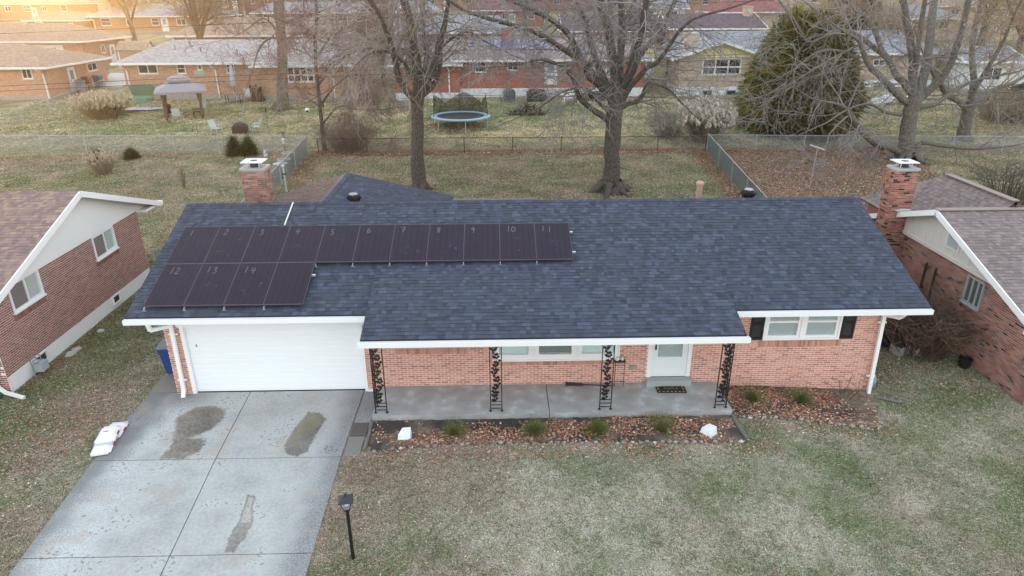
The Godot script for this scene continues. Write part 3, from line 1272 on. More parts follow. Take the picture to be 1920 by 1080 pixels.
func inside(p: Vector2, poly: Array) -> bool:
	var r := false
	var j := poly.size() - 1
	for i in poly.size():
		var a: Vector2 = poly[i]
		var b: Vector2 = poly[j]
		if (a.y > p.y) != (b.y > p.y) and p.x < (b.x - a.x) * (p.y - a.y) / (b.y - a.y) + a.x:
			r = not r
		j = i
	return r

func edge_dist(p: Vector2, poly: Array) -> float:
	var d := 99.0
	for i in poly.size():
		d = minf(d, p.distance_to(Geometry2D.get_closest_point_to_segment(p, poly[i], poly[(i + 1) % poly.size()])))
	return d if not inside(p, poly) else -d

func build_paving() -> void:
	# driveway stains are part of the concrete: worn edges, salt bloom, damp marks
	var W := 560
	var H := 768
	var d := PackedByteArray()
	d.resize(W * H * 3)
	var ro := PackedByteArray()
	ro.resize(W * H)
	var big := FastNoiseLite.new(); big.seed = 4; big.frequency = 0.7; big.fractal_octaves = 4
	var fine := FastNoiseLite.new(); fine.seed = 6; fine.frequency = 9.0; fine.fractal_octaves = 2
	var w1 := [Vector2(-0.05, 1.2), Vector2(0.3, 0.72), Vector2(0.75, 0.66), Vector2(1.12, 0.85), Vector2(1.2, 1.3), Vector2(1.1, 1.8), Vector2(0.75, 2.1), Vector2(0.6, 2.2), Vector2(1.12, 2.25), Vector2(1.15, 2.75), Vector2(0.9, 3.06), Vector2(0.3, 3.06), Vector2(0.37, 2.5), Vector2(0.2, 2.0)]
	var w2 := [Vector2(3.5, 1.05), Vector2(3.8, 1.1), Vector2(4.05, 1.4), Vector2(3.97, 1.95), Vector2(3.92, 2.3), Vector2(3.92, 2.85), Vector2(3.68, 3.0), Vector2(3.42, 2.9), Vector2(3.26, 2.55), Vector2(3.32, 1.8)]
	var w3 := [Vector2(2.94, 4.42), Vector2(3.15, 4.48), Vector2(3.24, 4.9), Vector2(3.38, 5.3), Vector2(3.36, 5.8), Vector2(3.24, 6.2), Vector2(3.06, 6.2), Vector2(2.98, 5.8), Vector2(3.03, 5.3)]
	var x0 := -1.6
	var z0 := -0.2
	for j in H:
		for i in W:
			var p := Vector2(x0 + i * 0.0128, z0 + j * 0.0128)
			var b := big.get_noise_2d(p.x, p.y)
			var b2 := big.get_noise_2d(p.x * 0.5 + 40, p.y * 1.5)
			var f := fine.get_noise_2d(p.x, p.y)
			var f2 := fine.get_noise_2d(p.x * 2.3 + 50, p.y * 2.3)
			var v := 0.395 + 0.09 * b + 0.06 * f
			var cc := Color(v * 1.0, v * 1.0, v * 0.97)
			# dark worn bands along the left edge, the right edge and down from the spout
			var dark := (1 - smoothstep(-1.15, -0.05, p.x + 0.45 * b + 0.1 * f)) * 0.95
			if p.y > 3.1: dark = (1 - smoothstep(-1.2, -0.35, p.x + 0.3 * b + 0.1 * f)) * 0.8
			dark = maxf(dark, smoothstep(3.95, 4.75, p.x + 0.4 * b) * 0.85)
			dark = maxf(dark, (1 - smoothstep(0.15, 0.9, Vector2((p.x + 0.25) * 0.8, p.y * 0.7).length() + 0.15 * f)) * 0.8)
			if p.x > 4.86: dark = maxf(dark, 0.5 + 0.2 * b)
			cc = cc.lerp(Color(0.17, 0.165, 0.17), clampf(dark + 0.18 * f + 0.15 * b2, 0, 0.85) if dark > 0.05 else 0.0)
			# pale salt bloom
			var lane := (p.x + 0.05 + 0.12 * p.y) / 0.42 if p.y < 3.09 else (p.x + 0.35) / 0.62
			var salt := clampf(exp(-lane * lane) * 1.1 + 0.4 * b2 + 0.25 * b, 0, 1) * smoothstep(-0.15, 0.4, f2 + 0.3 * b2)
			cc = cc.lerp(Color(0.62, 0.64, 0.65), clampf(salt, 0, 1) * 0.6)
			if p.x > 3.9 and f2 > 0.15: cc = cc.lerp(Color(0.62, 0.63, 0.64), 0.3 * smoothstep(0.15, 0.4, f2) * smoothstep(3.9, 4.4, p.x))
			var rust := smoothstep(0.25, 0.5, big.get_noise_2d(p.x + 13, p.y + 70)) * 0.35
			cc = cc.lerp(Color(0.36, 0.29, 0.23), rust)
			var rr := 0.85
			var wob := 0.05 * f + 0.05 * b
			var e := edge_dist(p, w1) + wob
			if e < 0.10:
				cc = cc.lerp(Color(0.165, 0.135, 0.105) * (1.0 + 0.8 * b + 0.5 * f), smoothstep(0.10, -0.06, e) * (0.86 + 0.2 * b2))
				rr = 0.55
			e = edge_dist(p, w2) + wob * 0.6
			if e < 0.06:
				cc = cc.lerp(Color(0.15, 0.13, 0.11) * (1.0 + 0.6 * b + 0.4 * f), smoothstep(0.06, -0.03, e) * 0.9)
				if p.y < 2.1 + 0.5 * b and e < -0.08 + 0.08 * b: cc = cc.lerp(Color(0.20, 0.17, 0.085) * (1.0 + 0.4 * b), 0.85 * smoothstep(-0.08, -0.14, e))
				rr = 0.4
			e = edge_dist(p, w3) + wob * 0.5
			if e < 0.02:
				cc = cc.lerp(Color(0.20, 0.18, 0.16) * (1.0 + 0.5 * b + 0.4 * f), smoothstep(0.02, -0.03, e) * 0.9)
				if p.y < 5.25 + 0.3 * b and e < -0.05 + 0.04 * f: cc = Color(0.35, 0.32, 0.29) * (1.0 + 0.3 * b)
				rr = 0.45
			if b > 0.28 and f > 0.34: cc = cc.lerp(Color(0.12, 0.1, 0.09), 0.6)
			cc = cc.linear_to_srgb()
			var q := (j * W + i) * 3
			d[q] = int(clampf(cc.r, 0, 1) * 255); d[q + 1] = int(clampf(cc.g, 0, 1) * 255); d[q + 2] = int(clampf(cc.b, 0, 1) * 255)
			ro[j * W + i] = int(rr * 255)
	var dm := mat("driveway_concrete", 1, 1, 1, 1.0)
	dm.albedo_texture = ImageTexture.create_from_image(Image.create_from_data(W, H, false, Image.FORMAT_RGB8, d))
	dm.roughness_texture = ImageTexture.create_from_image(Image.create_from_data(W, H, false, Image.FORMAT_L8, ro))
	dm.uv1_scale = Vector3(1 / (W * 0.0128), 1 / (H * 0.0128), 1)
	dm.uv1_offset = Vector3(-x0 / (W * 0.0128), -z0 / (H * 0.0128), 0)
	var top := 0.03
	var drive := Node3D.new()
	drive.name = "driveway"
	add_child(drive)
	tag(drive, "grey concrete driveway in slabs with damp stains", "", "", "structure")
	var g := 0.010
	var rows := [[-0.06, 3.08, -1.40, 1.54, 4.86, -1.34, 1.70, 4.83], [3.08, 6.28, -1.34, 1.70, 4.83, -1.09, 1.97, 4.91], [6.28, 9.6, -1.09, 1.97, 4.91, -0.75, 2.25, 5.0]]
	for r in rows:
		for k in 2:
			var mb := MB.new()
			mb.uvs = true
			mb.slab([Vector3(r[2 + k] + g, top, r[1] - g) + Vector3(r[5 + k] - r[2 + k], 0, 0), Vector3(r[6 + k] - g, top, r[1] - g), Vector3(r[3 + k] - g, top, r[0] + g), Vector3(r[2 + k] + g, top, r[0] + g)], 0.12)
			obj("slab", mb, dm, drive)
	var bb := MB.new()
	bb.box(Vector3(-0.72, -0.1, 0.0), Vector3(4.8, 0.0155, 9.5))
	bb.box(Vector3(-1.25, -0.1, 3.0), Vector3(-0.721, 0.0155, 3.2))
	obj("joint_filler", bb, mat("joint_dirt", 0.07, 0.065, 0.058, 1.0), drive)
	var strips := [[4.88, 5.34, 0.02, 1.60], [4.88, 5.30, 1.63, 2.20], [4.88, 5.28, 2.23, 3.06]]
	for s in strips:
		var mb := MB.new()
		mb.uvs = true
		mb.slab([Vector3(s[0], top, s[3]), Vector3(s[1], top, s[3]), Vector3(s[1], top, s[2]), Vector3(s[0], top, s[2])], 0.12)
		obj("slab", mb, dm if s[2] < 1 else mat("edge_concrete", 0.2, 0.185, 0.17, 0.8) if s[2] > 2 else mat("edge_concrete_dark", 0.10, 0.085, 0.075, 0.8), drive)
	var pad := MB.new()
	pad.slab([Vector3(-1.42, 0.035, -0.08), Vector3(-0.57, 0.035, -0.08), Vector3(-0.57, 0.035, -3.2), Vector3(-1.42, 0.035, -3.2)], 0.12)
	structure("side_path", pad, mat("side_concrete", 0.24, 0.22, 0.2, 0.9), "brown concrete path beside the garage")
	var dp := MB.new()
	dp.slab([Vector3(-28.2, 3.0, -49.4), Vector3(-26.3, 3.0, -49.2), Vector3(-27.0, 3.42, -57.6), Vector3(-31.6, 3.42, -57.6)], 0.15)
	structure("neighbour_driveway", dp, mat("pale_concrete", 0.5, 0.47, 0.43, 0.9), "pale concrete drive between the two far houses")

# ------------------------------------------------------------------ the house
const HE := 2.75
const ZE := 0.51
const HR := 4.505
const ZR := -4.308
const XL := -1.221
const XR := 20.708

func build_home() -> void:
	var t := thing("ranch_house", "pinkish brick ranch house with dark slate-blue shingles and a white double garage door", "house")
	var white := mat("white_paint", 0.86, 0.87, 0.87, 0.55)
	var mortar := mat("pale_mortar", 0.88, 0.74, 0.66, 0.95)
	var bricks := []
	brick_wall(t, bricks, Transform3D(Basis(), Vector3(0, 0, 0)), -0.1, -0.5, 2.62, [], mortar, -0.55)
	var front := brick_wall(t, bricks, Transform3D(Basis(), Vector3(0, 0, 0)), 19.87, -0.5, 2.62, [[8.64, 12.33, 1.0, 3], [13.12, 14.40, -1, 2.45], [16.38, 18.59, 1.54, 2.5], [5.9, 7.9, 1.42, 2.4]], mortar, 5.0)
	sill_bricks(bricks, front, t, 8.6, 12.4, 0.83)
	sill_bricks(bricks, front, t, 16.3, 18.7, 1.33)
	sill_bricks(bricks, front, t, 5.85, 7.95, 1.24)
	lay_bricks(bricks, "home", [Color(0.58, 0.29, 0.215), Color(0.61, 0.315, 0.24), Color(0.54, 0.265, 0.20), Color(0.62, 0.335, 0.265), Color(0.49, 0.245, 0.19), Color(0.59, 0.30, 0.225), Color(0.40, 0.20, 0.16)])
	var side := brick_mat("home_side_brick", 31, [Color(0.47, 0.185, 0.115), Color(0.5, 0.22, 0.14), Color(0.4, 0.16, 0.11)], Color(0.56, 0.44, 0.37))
	var sb := MB.new()
	sb.uvs = true
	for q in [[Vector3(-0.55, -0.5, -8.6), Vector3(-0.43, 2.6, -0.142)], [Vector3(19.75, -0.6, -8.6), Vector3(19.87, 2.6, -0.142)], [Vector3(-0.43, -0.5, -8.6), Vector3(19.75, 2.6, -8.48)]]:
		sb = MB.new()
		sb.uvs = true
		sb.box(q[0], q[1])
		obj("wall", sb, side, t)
	for xx in [-0.5, 19.8]:   # siding in the two gables
		var gs := [Vector3(xx, 2.55, 0.3), Vector3(xx, 2.55, -8.9), Vector3(xx, 4.3, -4.3)]
		if xx < 0: gs = [Vector3(xx, 2.55, -8.9), Vector3(xx, 2.55, 0.3), Vector3(xx, 4.3, -4.3)]
		gable_fill(t, gs, white)
	boxes("floor_slab", [Vector3(-0.5, -0.4, -8.45), Vector3(19.7, 0.0, -0.15)], mat("grey_foundation", 0.36, 0.35, 0.33, 0.9), t)
	boxes("foundation_block", [Vector3(4.99, -0.05, -0.1), Vector3(5.36, 0.10, 0.035)], white, t)
	# roof
	var up := Vector3(0, HR - HE, ZR - ZE)
	var L := up.length()
	var sh := []
	var deck := mat("roof_deck", 0.03, 0.03, 0.036, 0.95)
	var y_j := 2.08
	var slopes := slope_xf(Vector3(XL, HE, ZE), Vector3(1, 0, 0), up)
	roof_plane(t, sh, slopes, L, 0, 0, XR - XL, XR - XL, deck)
	var pe := Vector3(5.285, 2.60, 1.70)
	var pt := Vector3(5.285, 3.49, -1.52)
	roof_plane(t, sh, slope_xf(pe, Vector3(1, 0, 0), pt - pe), (pt - pe).length(), 0, 0, 9.945, 9.945, deck, 0.10)
	var back := Vector3(0, HR - HE, -(ZR - (-9.126)))
	roof_plane(t, [], slope_xf(Vector3(XR, HE, -9.126), Vector3(-1, 0, 0), Vector3(0, HR - HE, ZR + 9.126)), L, 0, 0, XR - XL, XR - XL, deck)
	# rear wing with a hipped end
	var a := 6.9
	var ex0 := -0.95
	var rx := 3.05
	var top := 4.42
	var wl := Vector3(rx - ex0, top - 2.75, 0).length()
	var wing := []
	roof_plane(t, wing, slope_xf(Vector3(a, 2.75, -4.4), Vector3(0, 0, -1), Vector3(rx - a, top - 2.75, 0)), Vector3(rx - a, top - 2.75, 0).length(), 0, 0, 6.8, 4.25, deck)
	var old := []
	roof_plane(t, old, slope_xf(Vector3(ex0, 2.75, -11.2), Vector3(0, 0, 1), Vector3(rx - ex0, top - 2.75, 0)), wl, 0, 2.55, 6.8, 6.8, deck)
	roof_plane(t, [], slope_xf(Vector3(a, 2.75, -11.2), Vector3(-1, 0, 0), Vector3(0, top - 2.75, 2.55)), Vector2(top - 2.75, 2.55).length(), 0, a - rx, a - ex0, a - rx, deck)
	# low rear porch roof
	roof_plane(t, [], slope_xf(Vector3(10.5, 2.72, -10.7), Vector3(-1, 0, 0), Vector3(0, 0.9, 4.2)), Vector2(0.9, 4.2).length(), 0, 0, 3.6, 3.6, deck)
	gutter(t, Vector3(6.9, 2.60, -10.7), Vector3(10.5, 2.60, -10.7), Vector3(0, 0, -1), mat("grey_gutter", 0.30, 0.31, 0.32, 0.6))
	var slate := [Color(0.056, 0.065, 0.096), Color(0.062, 0.073, 0.108), Color(0.048, 0.056, 0.083), Color(0.071, 0.084, 0.124), Color(0.058, 0.067, 0.099), Color(0.053, 0.061, 0.090), Color(0.081, 0.097, 0.142), Color(0.060, 0.070, 0.103), Color(0.041, 0.047, 0.070)]
	sh.append_array(wing)
	lay_shingles(sh, "home_roof", slate)
	lay_shingles(old, "wing_roof", [Color(0.046, 0.043, 0.064), Color(0.040, 0.040, 0.060), Color(0.052, 0.045, 0.062), Color(0.036, 0.036, 0.056)], 0)
	# ridge caps
	for r in [[Vector3(XL, HR + 0.012, ZR), Vector3(XR, HR + 0.012, ZR)], [Vector3(rx, top + 0.012, -4.4), Vector3(rx, top + 0.012, -8.65)], [Vector3(rx, top + 0.012, -8.65), Vector3(a, 2.765, -11.2)]]:
		var mb := MB.new()
		var l: float = r[0].distance_to(r[1])
		var m := int(l / 0.145)
		var dir: Vector3 = (r[1] - r[0]) / l
		var sd := dir.cross(Vector3.UP).normalized()
		for i in m:
			mb.col = slate[rng.randi() % 5] * 1.05
			var p: Vector3 = r[0] + dir * (i * l / m)
			var q: Vector3 = r[0] + dir * ((i + 1.25) * l / m)
			var u := Vector3(0, 0.012, 0)
			var dn := Vector3(0, -0.052, 0)
			mb.quad(p + sd * 0.14 + dn, q + sd * 0.14 + dn + u, q + u, p)
			mb.quad(p, q + u, q - sd * 0.14 + dn + u, p - sd * 0.14 + dn)
		tag(obj("ridge_cap", mb, tinted("asphalt_shingle", 0.93), t), "", "", "", "stuff")
	# eaves, gutters, boards
	gutter(t, Vector3(XL - 0.02, 2.575, 0.50), Vector3(5.27, 2.575, 0.50), Vector3(0, 0, 1), white)
	gutter(t, Vector3(15.25, 2.575, 0.50), Vector3(XR + 0.03, 2.575, 0.50), Vector3(0, 0, 1), white)
	gutter(t, Vector3(5.23, 2.425, 1.70), Vector3(15.30, 2.425, 1.70), Vector3(0, 0, 1), white)
	boxes("soffit", [Vector3(XL + 0.02, 2.53, -0.14), Vector3(5.2, 2.555, 0.498), Vector3(15.3, 2.53, -0.14), Vector3(XR - 0.02, 2.555, 0.498), Vector3(XL + 0.02, 2.53, -9.1), Vector3(-0.56, 2.555, -0.142), Vector3(19.88, 2.53, -9.1), Vector3(XR - 0.02, 2.555, -0.142)], white, t)
	boxes("porch_ceiling", [Vector3(5.33, 2.40, 0.02), Vector3(15.18, 2.42, 1.55)], white, t)
	boxes("porch_beam", [Vector3(5.34, 2.28, 1.30), Vector3(15.17, 2.398, 1.50)], white, t)
	boxes("fascia", [Vector3(XL + 0.01, 2.56, 0.482), Vector3(5.28, 2.63, 0.499), Vector3(15.24, 2.56, 0.482), Vector3(XR - 0.01, 2.63, 0.499), Vector3(5.30, 2.42, 1.66), Vector3(15.22, 2.50, 1.697)], white, t)
	var rk := MB.new()
	for xx in [5.31, 15.205]:
		rk.bar(pe + Vector3(xx - 5.285, -0.17, 0.02), pt + Vector3(xx - 5.285, -0.17, -0.0), 0.03, 0.12)
	for xx in [XL + 0.03, XR - 0.03]:
		rk.bar(Vector3(xx, HE - 0.19, ZE), Vector3(xx, HR - 0.19, ZR), 0.03, 0.12)
	obj("rake_trim", rk, white, t)
	gable_fill(t, [Vector3(5.32, 2.44, 1.60), Vector3(5.32, 2.58, 1.60), Vector3(5.32, 3.3, -1.3), Vector3(5.32, 2.44, -0.1)], white, "porch_cheek")
	gable_fill(t, [Vector3(15.2, 2.44, -0.1), Vector3(15.2, 3.3, -1.3), Vector3(15.2, 2.58, 1.60), Vector3(15.2, 2.44, 1.60)], white, "porch_cheek")
	# garage front
	boxes("garage_header", [Vector3(-0.17, 2.20, -0.10), Vector3(5.06, 2.54, 0.03)], white, t)
	boxes("garage_jamb", [Vector3(-0.10, -0.02, -0.16), Vector3(0.0, 2.198, 0.01), Vector3(4.90, -0.02, -0.16), Vector3(4.99, 2.198, 0.01)], white, t)
	var gd := part("garage_door", t)
	var gw := mat("garage_white", 0.86, 0.89, 0.90, 0.5)
	for k in 4:
		var mb := MB.new()
		var h0 := 0.035 + k * 0.537
		for s in 3:
			var q := h0 + s * 0.179
			mb.quad(Vector3(0.004, q, -0.105), Vector3(4.896, q, -0.105), Vector3(4.896, q + 0.012, -0.094), Vector3(0.004, q + 0.012, -0.094))
			mb.quad(Vector3(0.004, q + 0.012, -0.094), Vector3(4.896, q + 0.012, -0.094), Vector3(4.896, q + 0.166, -0.094), Vector3(0.004, q + 0.166, -0.094))
			mb.quad(Vector3(0.004, q + 0.166, -0.094), Vector3(4.896, q + 0.166, -0.094), Vector3(4.896, q + 0.178, -0.106), Vector3(0.004, q + 0.178, -0.106))
		mb.box(Vector3(0.004, h0, -0.15), Vector3(4.896, h0 + 0.53, -0.112))
		obj("door_panel", mb, gw, gd)
	boxes("door_seal", [Vector3(0.004, 0.003, -0.14), Vector3(4.896, 0.033, -0.10)], mat("black_rubber", 0.02, 0.02, 0.02, 0.8), gd)
	boxes("handle", [Vector3(0.22, 1.52, -0.094), Vector3(0.25, 1.60, -0.07)], mat("grey_handle", 0.3, 0.3, 0.3, 0.5), gd)
	# the three-light front window, a small window beside the garage, the twin bedroom window
	var glass := mat("window_glass", 1, 1, 1, 0.05)
	glass.transparency = BaseMaterial3D.TRANSPARENCY_ALPHA
	glass.albedo_color = Color(0.9, 1.0, 1.0, 0.12)
	var blind := mat("pale_blind", 0.66, 0.78, 0.78, 0.8)
	var wb := Transform3D(Basis(), Vector3(8.66, 1.03, 0))
	var big := window(t, wb, 3.65, 1.35, [], [], white, mat("shadow_room", 0.02, 0.02, 0.024, 0.9), 0.05, 0.05)
	for c in big.get_children(): c.free()
	boxes("mullion", [Vector3(9.70, 1.06, -0.10), Vector3(9.94, 2.34, 0.022), Vector3(10.94, 1.06, -0.10), Vector3(11.18, 2.34, 0.022)], white, big)
	big.get_child(0).position = Vector3(-8.66, -1.03, 0)
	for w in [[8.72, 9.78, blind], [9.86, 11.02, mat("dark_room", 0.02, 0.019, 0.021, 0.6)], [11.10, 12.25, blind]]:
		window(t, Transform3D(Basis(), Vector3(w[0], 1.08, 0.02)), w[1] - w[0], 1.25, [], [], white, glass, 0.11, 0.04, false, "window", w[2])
	window(t, Transform3D(Basis(), Vector3(5.9, 1.46, -0.02)), 2.0, 0.92, [0.5], [], white, glass, 0.07, 0.06, false, "window", blind)
	var screen := mat("insect_screen", 0.30, 0.335, 0.36, 0.85)
	var tw := MB.new()
	tw.box(Vector3(16.38, 1.545, -0.1), Vector3(18.59, 1.60, 0.05))
	tw.box(Vector3(17.435, 1.602, -0.1), Vector3(17.535, 2.5, 0.045))
	tw.box(Vector3(16.38, 1.602, -0.1), Vector3(16.44, 2.5, 0.045))
	tw.box(Vector3(18.53, 1.602, -0.1), Vector3(18.59, 2.5, 0.045))
	obj("window_casing", tw, white, t)
	for x0 in [16.445, 17.54]:
		window(t, Transform3D(Basis(), Vector3(x0, 1.605, -0.01)), 0.985, 0.9, [], [0.56], white, glass, 0.075, 0.07, false, "window", screen)
	# louvred shutters
	var black := mat("black_shutter", 0.012, 0.012, 0.012, 0.5)
	for x0 in [15.99, 18.61]:
		var s := boxes("shutter", [Vector3(x0, 1.56, 0.003), Vector3(x0 + 0.06, 2.48, 0.04), Vector3(x0 + 0.32, 1.56, 0.003), Vector3(x0 + 0.38, 2.48, 0.04), Vector3(x0 + 0.06, 1.56, 0.003), Vector3(x0 + 0.32, 1.64, 0.039), Vector3(x0 + 0.06, 2.05, 0.003), Vector3(x0 + 0.32, 2.10, 0.039), Vector3(x0 + 0.06, 2.41, 0.003), Vector3(x0 + 0.32, 2.48, 0.039), Vector3(x0 + 0.06, 1.64, 0.003), Vector3(x0 + 0.32, 2.05, 0.006), Vector3(x0 + 0.06, 2.10, 0.003), Vector3(x0 + 0.32, 2.41, 0.006)], black, t)
		var y := 1.65
		while y < 2.40:
			if y < 2.03 or y > 2.10:
				var lv := MB.new()
				lv.obox(Transform3D(Basis(Vector3(1, 0, 0), 0.7), Vector3(x0 + 0.19, y + 0.012, 0.018)), Vector3(0.26, 0.030, 0.006))
				obj("slat", lv, mat("grey_louvre", 0.085, 0.09, 0.092, 0.6), s)
			y += 0.032
	# storm door with its glass, the concrete step
	boxes("door_casing", [Vector3(13.12, 0.20, -0.1), Vector3(13.25, 2.45, 0.03), Vector3(14.29, 0.38, -0.1), Vector3(14.40, 2.45, 0.03), Vector3(13.25, 2.33, -0.1), Vector3(14.29, 2.45, 0.029), Vector3(13.25, 0.40, -0.1), Vector3(14.29, 0.44, 0.028)], white, t)
	var dr := boxes("door", [Vector3(13.255, 0.445, -0.06), Vector3(14.285, 1.02, 0.0), Vector3(13.255, 1.02, -0.06), Vector3(13.42, 2.32, 0.0), Vector3(14.13, 1.02, -0.06), Vector3(14.285, 2.32, 0.0), Vector3(13.42, 2.0, -0.06), Vector3(14.13, 2.32, 0.0)], mat("storm_door_white", 0.80, 0.84, 0.86, 0.45), t)
	boxes("pane", [Vector3(13.42, 1.02, -0.03), Vector3(14.13, 2.0, -0.024)], glass, dr)
	boxes("blind", [Vector3(13.42, 1.02, -0.056), Vector3(14.13, 2.0, -0.05)], mat("door_screen", 0.34, 0.39, 0.41, 0.8), dr)
	boxes("handle", [Vector3(13.325, 1.28, 0.0), Vector3(13.36, 1.44, 0.045)], mat("black_metal", 0.012, 0.012, 0.013, 0.45), dr)
	var conc := grain(mat("porch_concrete", 1, 1, 1, 0.75), ramp_tex(noise_img(41, 0.012, 512, FastNoiseLite.TYPE_SIMPLEX, 5), [0.0, Color(0.32, 0.315, 0.31), 0.45, Color(0.37, 0.37, 0.365), 0.66, Color(0.405, 0.41, 0.41), 0.82, Color(0.47, 0.49, 0.50), 1.0, Color(0.54, 0.57, 0.59)]), 0.22)
	boxes("door_step", [Vector3(13.10, 0.18, 0.004), Vector3(14.40, 0.375, 0.26)], mat("grey_step", 0.36, 0.40, 0.41, 0.8), t)
	boxes("porch_slab", [Vector3(5.36, -0.35, 0.002), Vector3(10.18, 0.18, 1.52)], conc, t)
	boxes("porch_slab", [Vector3(10.20, -0.35, 0.002), Vector3(15.22, 0.18, 1.50)], conc, t)
	# iron lace columns; the two at the ends turn the corner
	var iron := mat("black_iron", 0.010, 0.010, 0.011, 0.45)
	var cx := [5.59, 8.735, 11.73, 14.92]
	for i in 4:
		lace_column(t, Vector3(cx[i], 0.18, 1.37), i == 0, i == 3, iron)
	# downspouts
	downspout(t, [Vector3(-0.62, 2.56, 0.56), Vector3(-0.62, 2.36, 0.50), Vector3(-0.25, 2.30, 0.12), Vector3(-0.30, 0.22, 0.10), Vector3(-0.30, 0.05, 0.22)], white, 0.10, [Vector3(-0.26, 2.02, 0.06), Vector3(-0.29, 0.55, 0.06)])
	downspout(t, [Vector3(19.98, 2.56, 0.56), Vector3(19.95, 2.42, 0.45), Vector3(19.70, 2.36, 0.12), Vector3(19.78, -0.20, 0.12), Vector3(19.79, -0.36, 0.20)], white, 0.10, [Vector3(19.71, 2.1, 0.06), Vector3(19.75, 0.35, 0.06)])
	# on the roof: two turbine vents, a pipe, the conduit down to the panels, the chimney
	for p in [Vector3(3.80, 3.85, -6.0), Vector3(17.40, 4.10, -5.2)]:
		var rv := part("turbine_vent", t, Transform3D(Basis(), p))
		var nk := MB.new()
		nk.lathe(Vector3(0, -0.15, 0), [Vector2(0.22, 0), Vector2(0.15, 0.18), Vector2(0.15, 0.36)], 14)
		obj("neck", nk, iron, rv)
		for k in 18:
			var an := TAU * k / 18
			var o := Vector3(cos(an), 0, sin(an))
			var o2 := Vector3(cos(an + 0.35), 0, sin(an + 0.35))
			var vn := MB.new()
			vn.tube([o * 0.15 + Vector3(0, 0.20, 0), o2 * 0.245 + Vector3(0, 0.33, 0), o2 * 0.14 + Vector3(0, 0.47, 0)], [0.022, 0.028, 0.02], 4)
			obj("vane", vn, iron, rv)
		var cp := MB.new()
		cp.lathe(Vector3(0, 0.46, 0), [Vector2(0.17, 0), Vector2(0.13, 0.03), Vector2(0.0, 0.045)], 14)
		obj("cap", cp, mat("vent_cap_grey", 0.32, 0.33, 0.34, 0.4), rv)
	var pp := MB.new()
	pp.lathe(Vector3(15.95, 3.75, -6.0), [Vector2(0.105, 0), Vector2(0.105, 0.78), Vector2(0.15, 0.79), Vector2(0.15, 0.86), Vector2(0.1, 0.90), Vector2(0.0, 0.91)], 12)
	obj("flue_pipe", pp, mat("clay_pipe", 0.45, 0.28, 0.20, 0.8), t)
	var cd := MB.new()
	var nn := slopes.basis.z
	cd.bar(Vector3(2.21, 4.50, -4.29) + nn * 0.035, Vector3(2.20, 4.09, -3.16) + nn * 0.035, 0.035, 0.03)
	obj("conduit", cd, mat("white_conduit", 0.72, 0.70, 0.66, 0.5), t)
	chimney(t, Vector3(0.0, 3.2, -6.70), Vector3(0.80, 5.16, -6.05), mat("grey_mortar", 0.48, 0.42, 0.39, 0.95), [Color(0.40, 0.19, 0.145), Color(0.45, 0.23, 0.18), Color(0.34, 0.165, 0.13), Color(0.29, 0.17, 0.15), Color(0.48, 0.27, 0.22), Color(0.18, 0.13, 0.125)], "home_chimney", mat("cap_zinc", 0.72, 0.76, 0.76, 0.4))

func lace_column(house: Node3D, at: Vector3, first: bool, last: bool, m: Material) -> void:
	var c := part("porch_column", house, Transform3D(Basis(), at))
	var faces := [Transform3D(Basis(), Vector3.ZERO)]
	if first: faces.append(Transform3D(Basis(Vector3.UP, PI / 2), Vector3(-0.155, 0, -0.155)))
	if last: faces.append(Transform3D(Basis(Vector3.UP, PI / 2), Vector3(0.155, 0, -0.155)))
	for f in faces:
		for s in [-1, 1]:
			if f != faces[0] and s < 0: continue
			var mb := MB.new()
			mb.box(Vector3(s * 0.155 - 0.0125, 0, -0.0125), Vector3(s * 0.155 + 0.0125, 2.1, 0.0125))
			mb.box(Vector3(s * 0.155 - 0.035, 0, -0.035), Vector3(s * 0.155 + 0.035, 0.012, 0.035))
			var o := obj("post", mb, m, c)
			o.transform = f
		for y in [0.08, 0.19, 0.30, 2.06]:
			var mb := MB.new()
			mb.box(Vector3(-0.142, y, -0.008), Vector3(0.142, y + 0.018, 0.008))
			var o := obj("rail", mb, m, c)
			o.transform = f
		# climbing vine: a waving stem, a curl and oak-like leaves either side
		var st := MB.new()
		var p := []
		var r := []
		var y := 0.30
		while y < 2.08:
			p.append(Vector3(0.085 * sin(y * 9.2), y, 0))
			r.append(0.009)
			y += 0.04
		st.tube(p, r, 5)
		var so := obj("vine", st, m, c)
		so.transform = f
		var k := 0
		y = 0.34
		while y < 2.02:
			var lf := MB.new()
			var s := -1.0 if sin(y * 9.2) > 0 else 1.0
			var b := Vector3(0.085 * sin(y * 9.2), y, 0)
			var d := Vector3(s * 0.85, 0.45 if k % 2 else 0.15, 0).normalized()
			leaf(lf, b, d, 0.135 + 0.02 * (k % 3), 0.062)
			var d2 := Vector3(-s * 0.5, 0.9, 0).normalized()
			leaf(lf, b + Vector3(0, 0.02, 0.004), d2, 0.09, 0.05)
			var cu := []
			var cr := []
			for i in 8:
				var a := i * 0.62
				cu.append(b + Vector3(s * (0.05 + 0.028 * cos(a)) , -0.045 + 0.028 * sin(a) * (1 + i * 0.05), -0.004))
				cr.append(0.006)
			lf.tube(cu, cr, 4)
			var o := obj("leaf", lf, m, c)
			o.transform = f
			y += 0.118
			k += 1

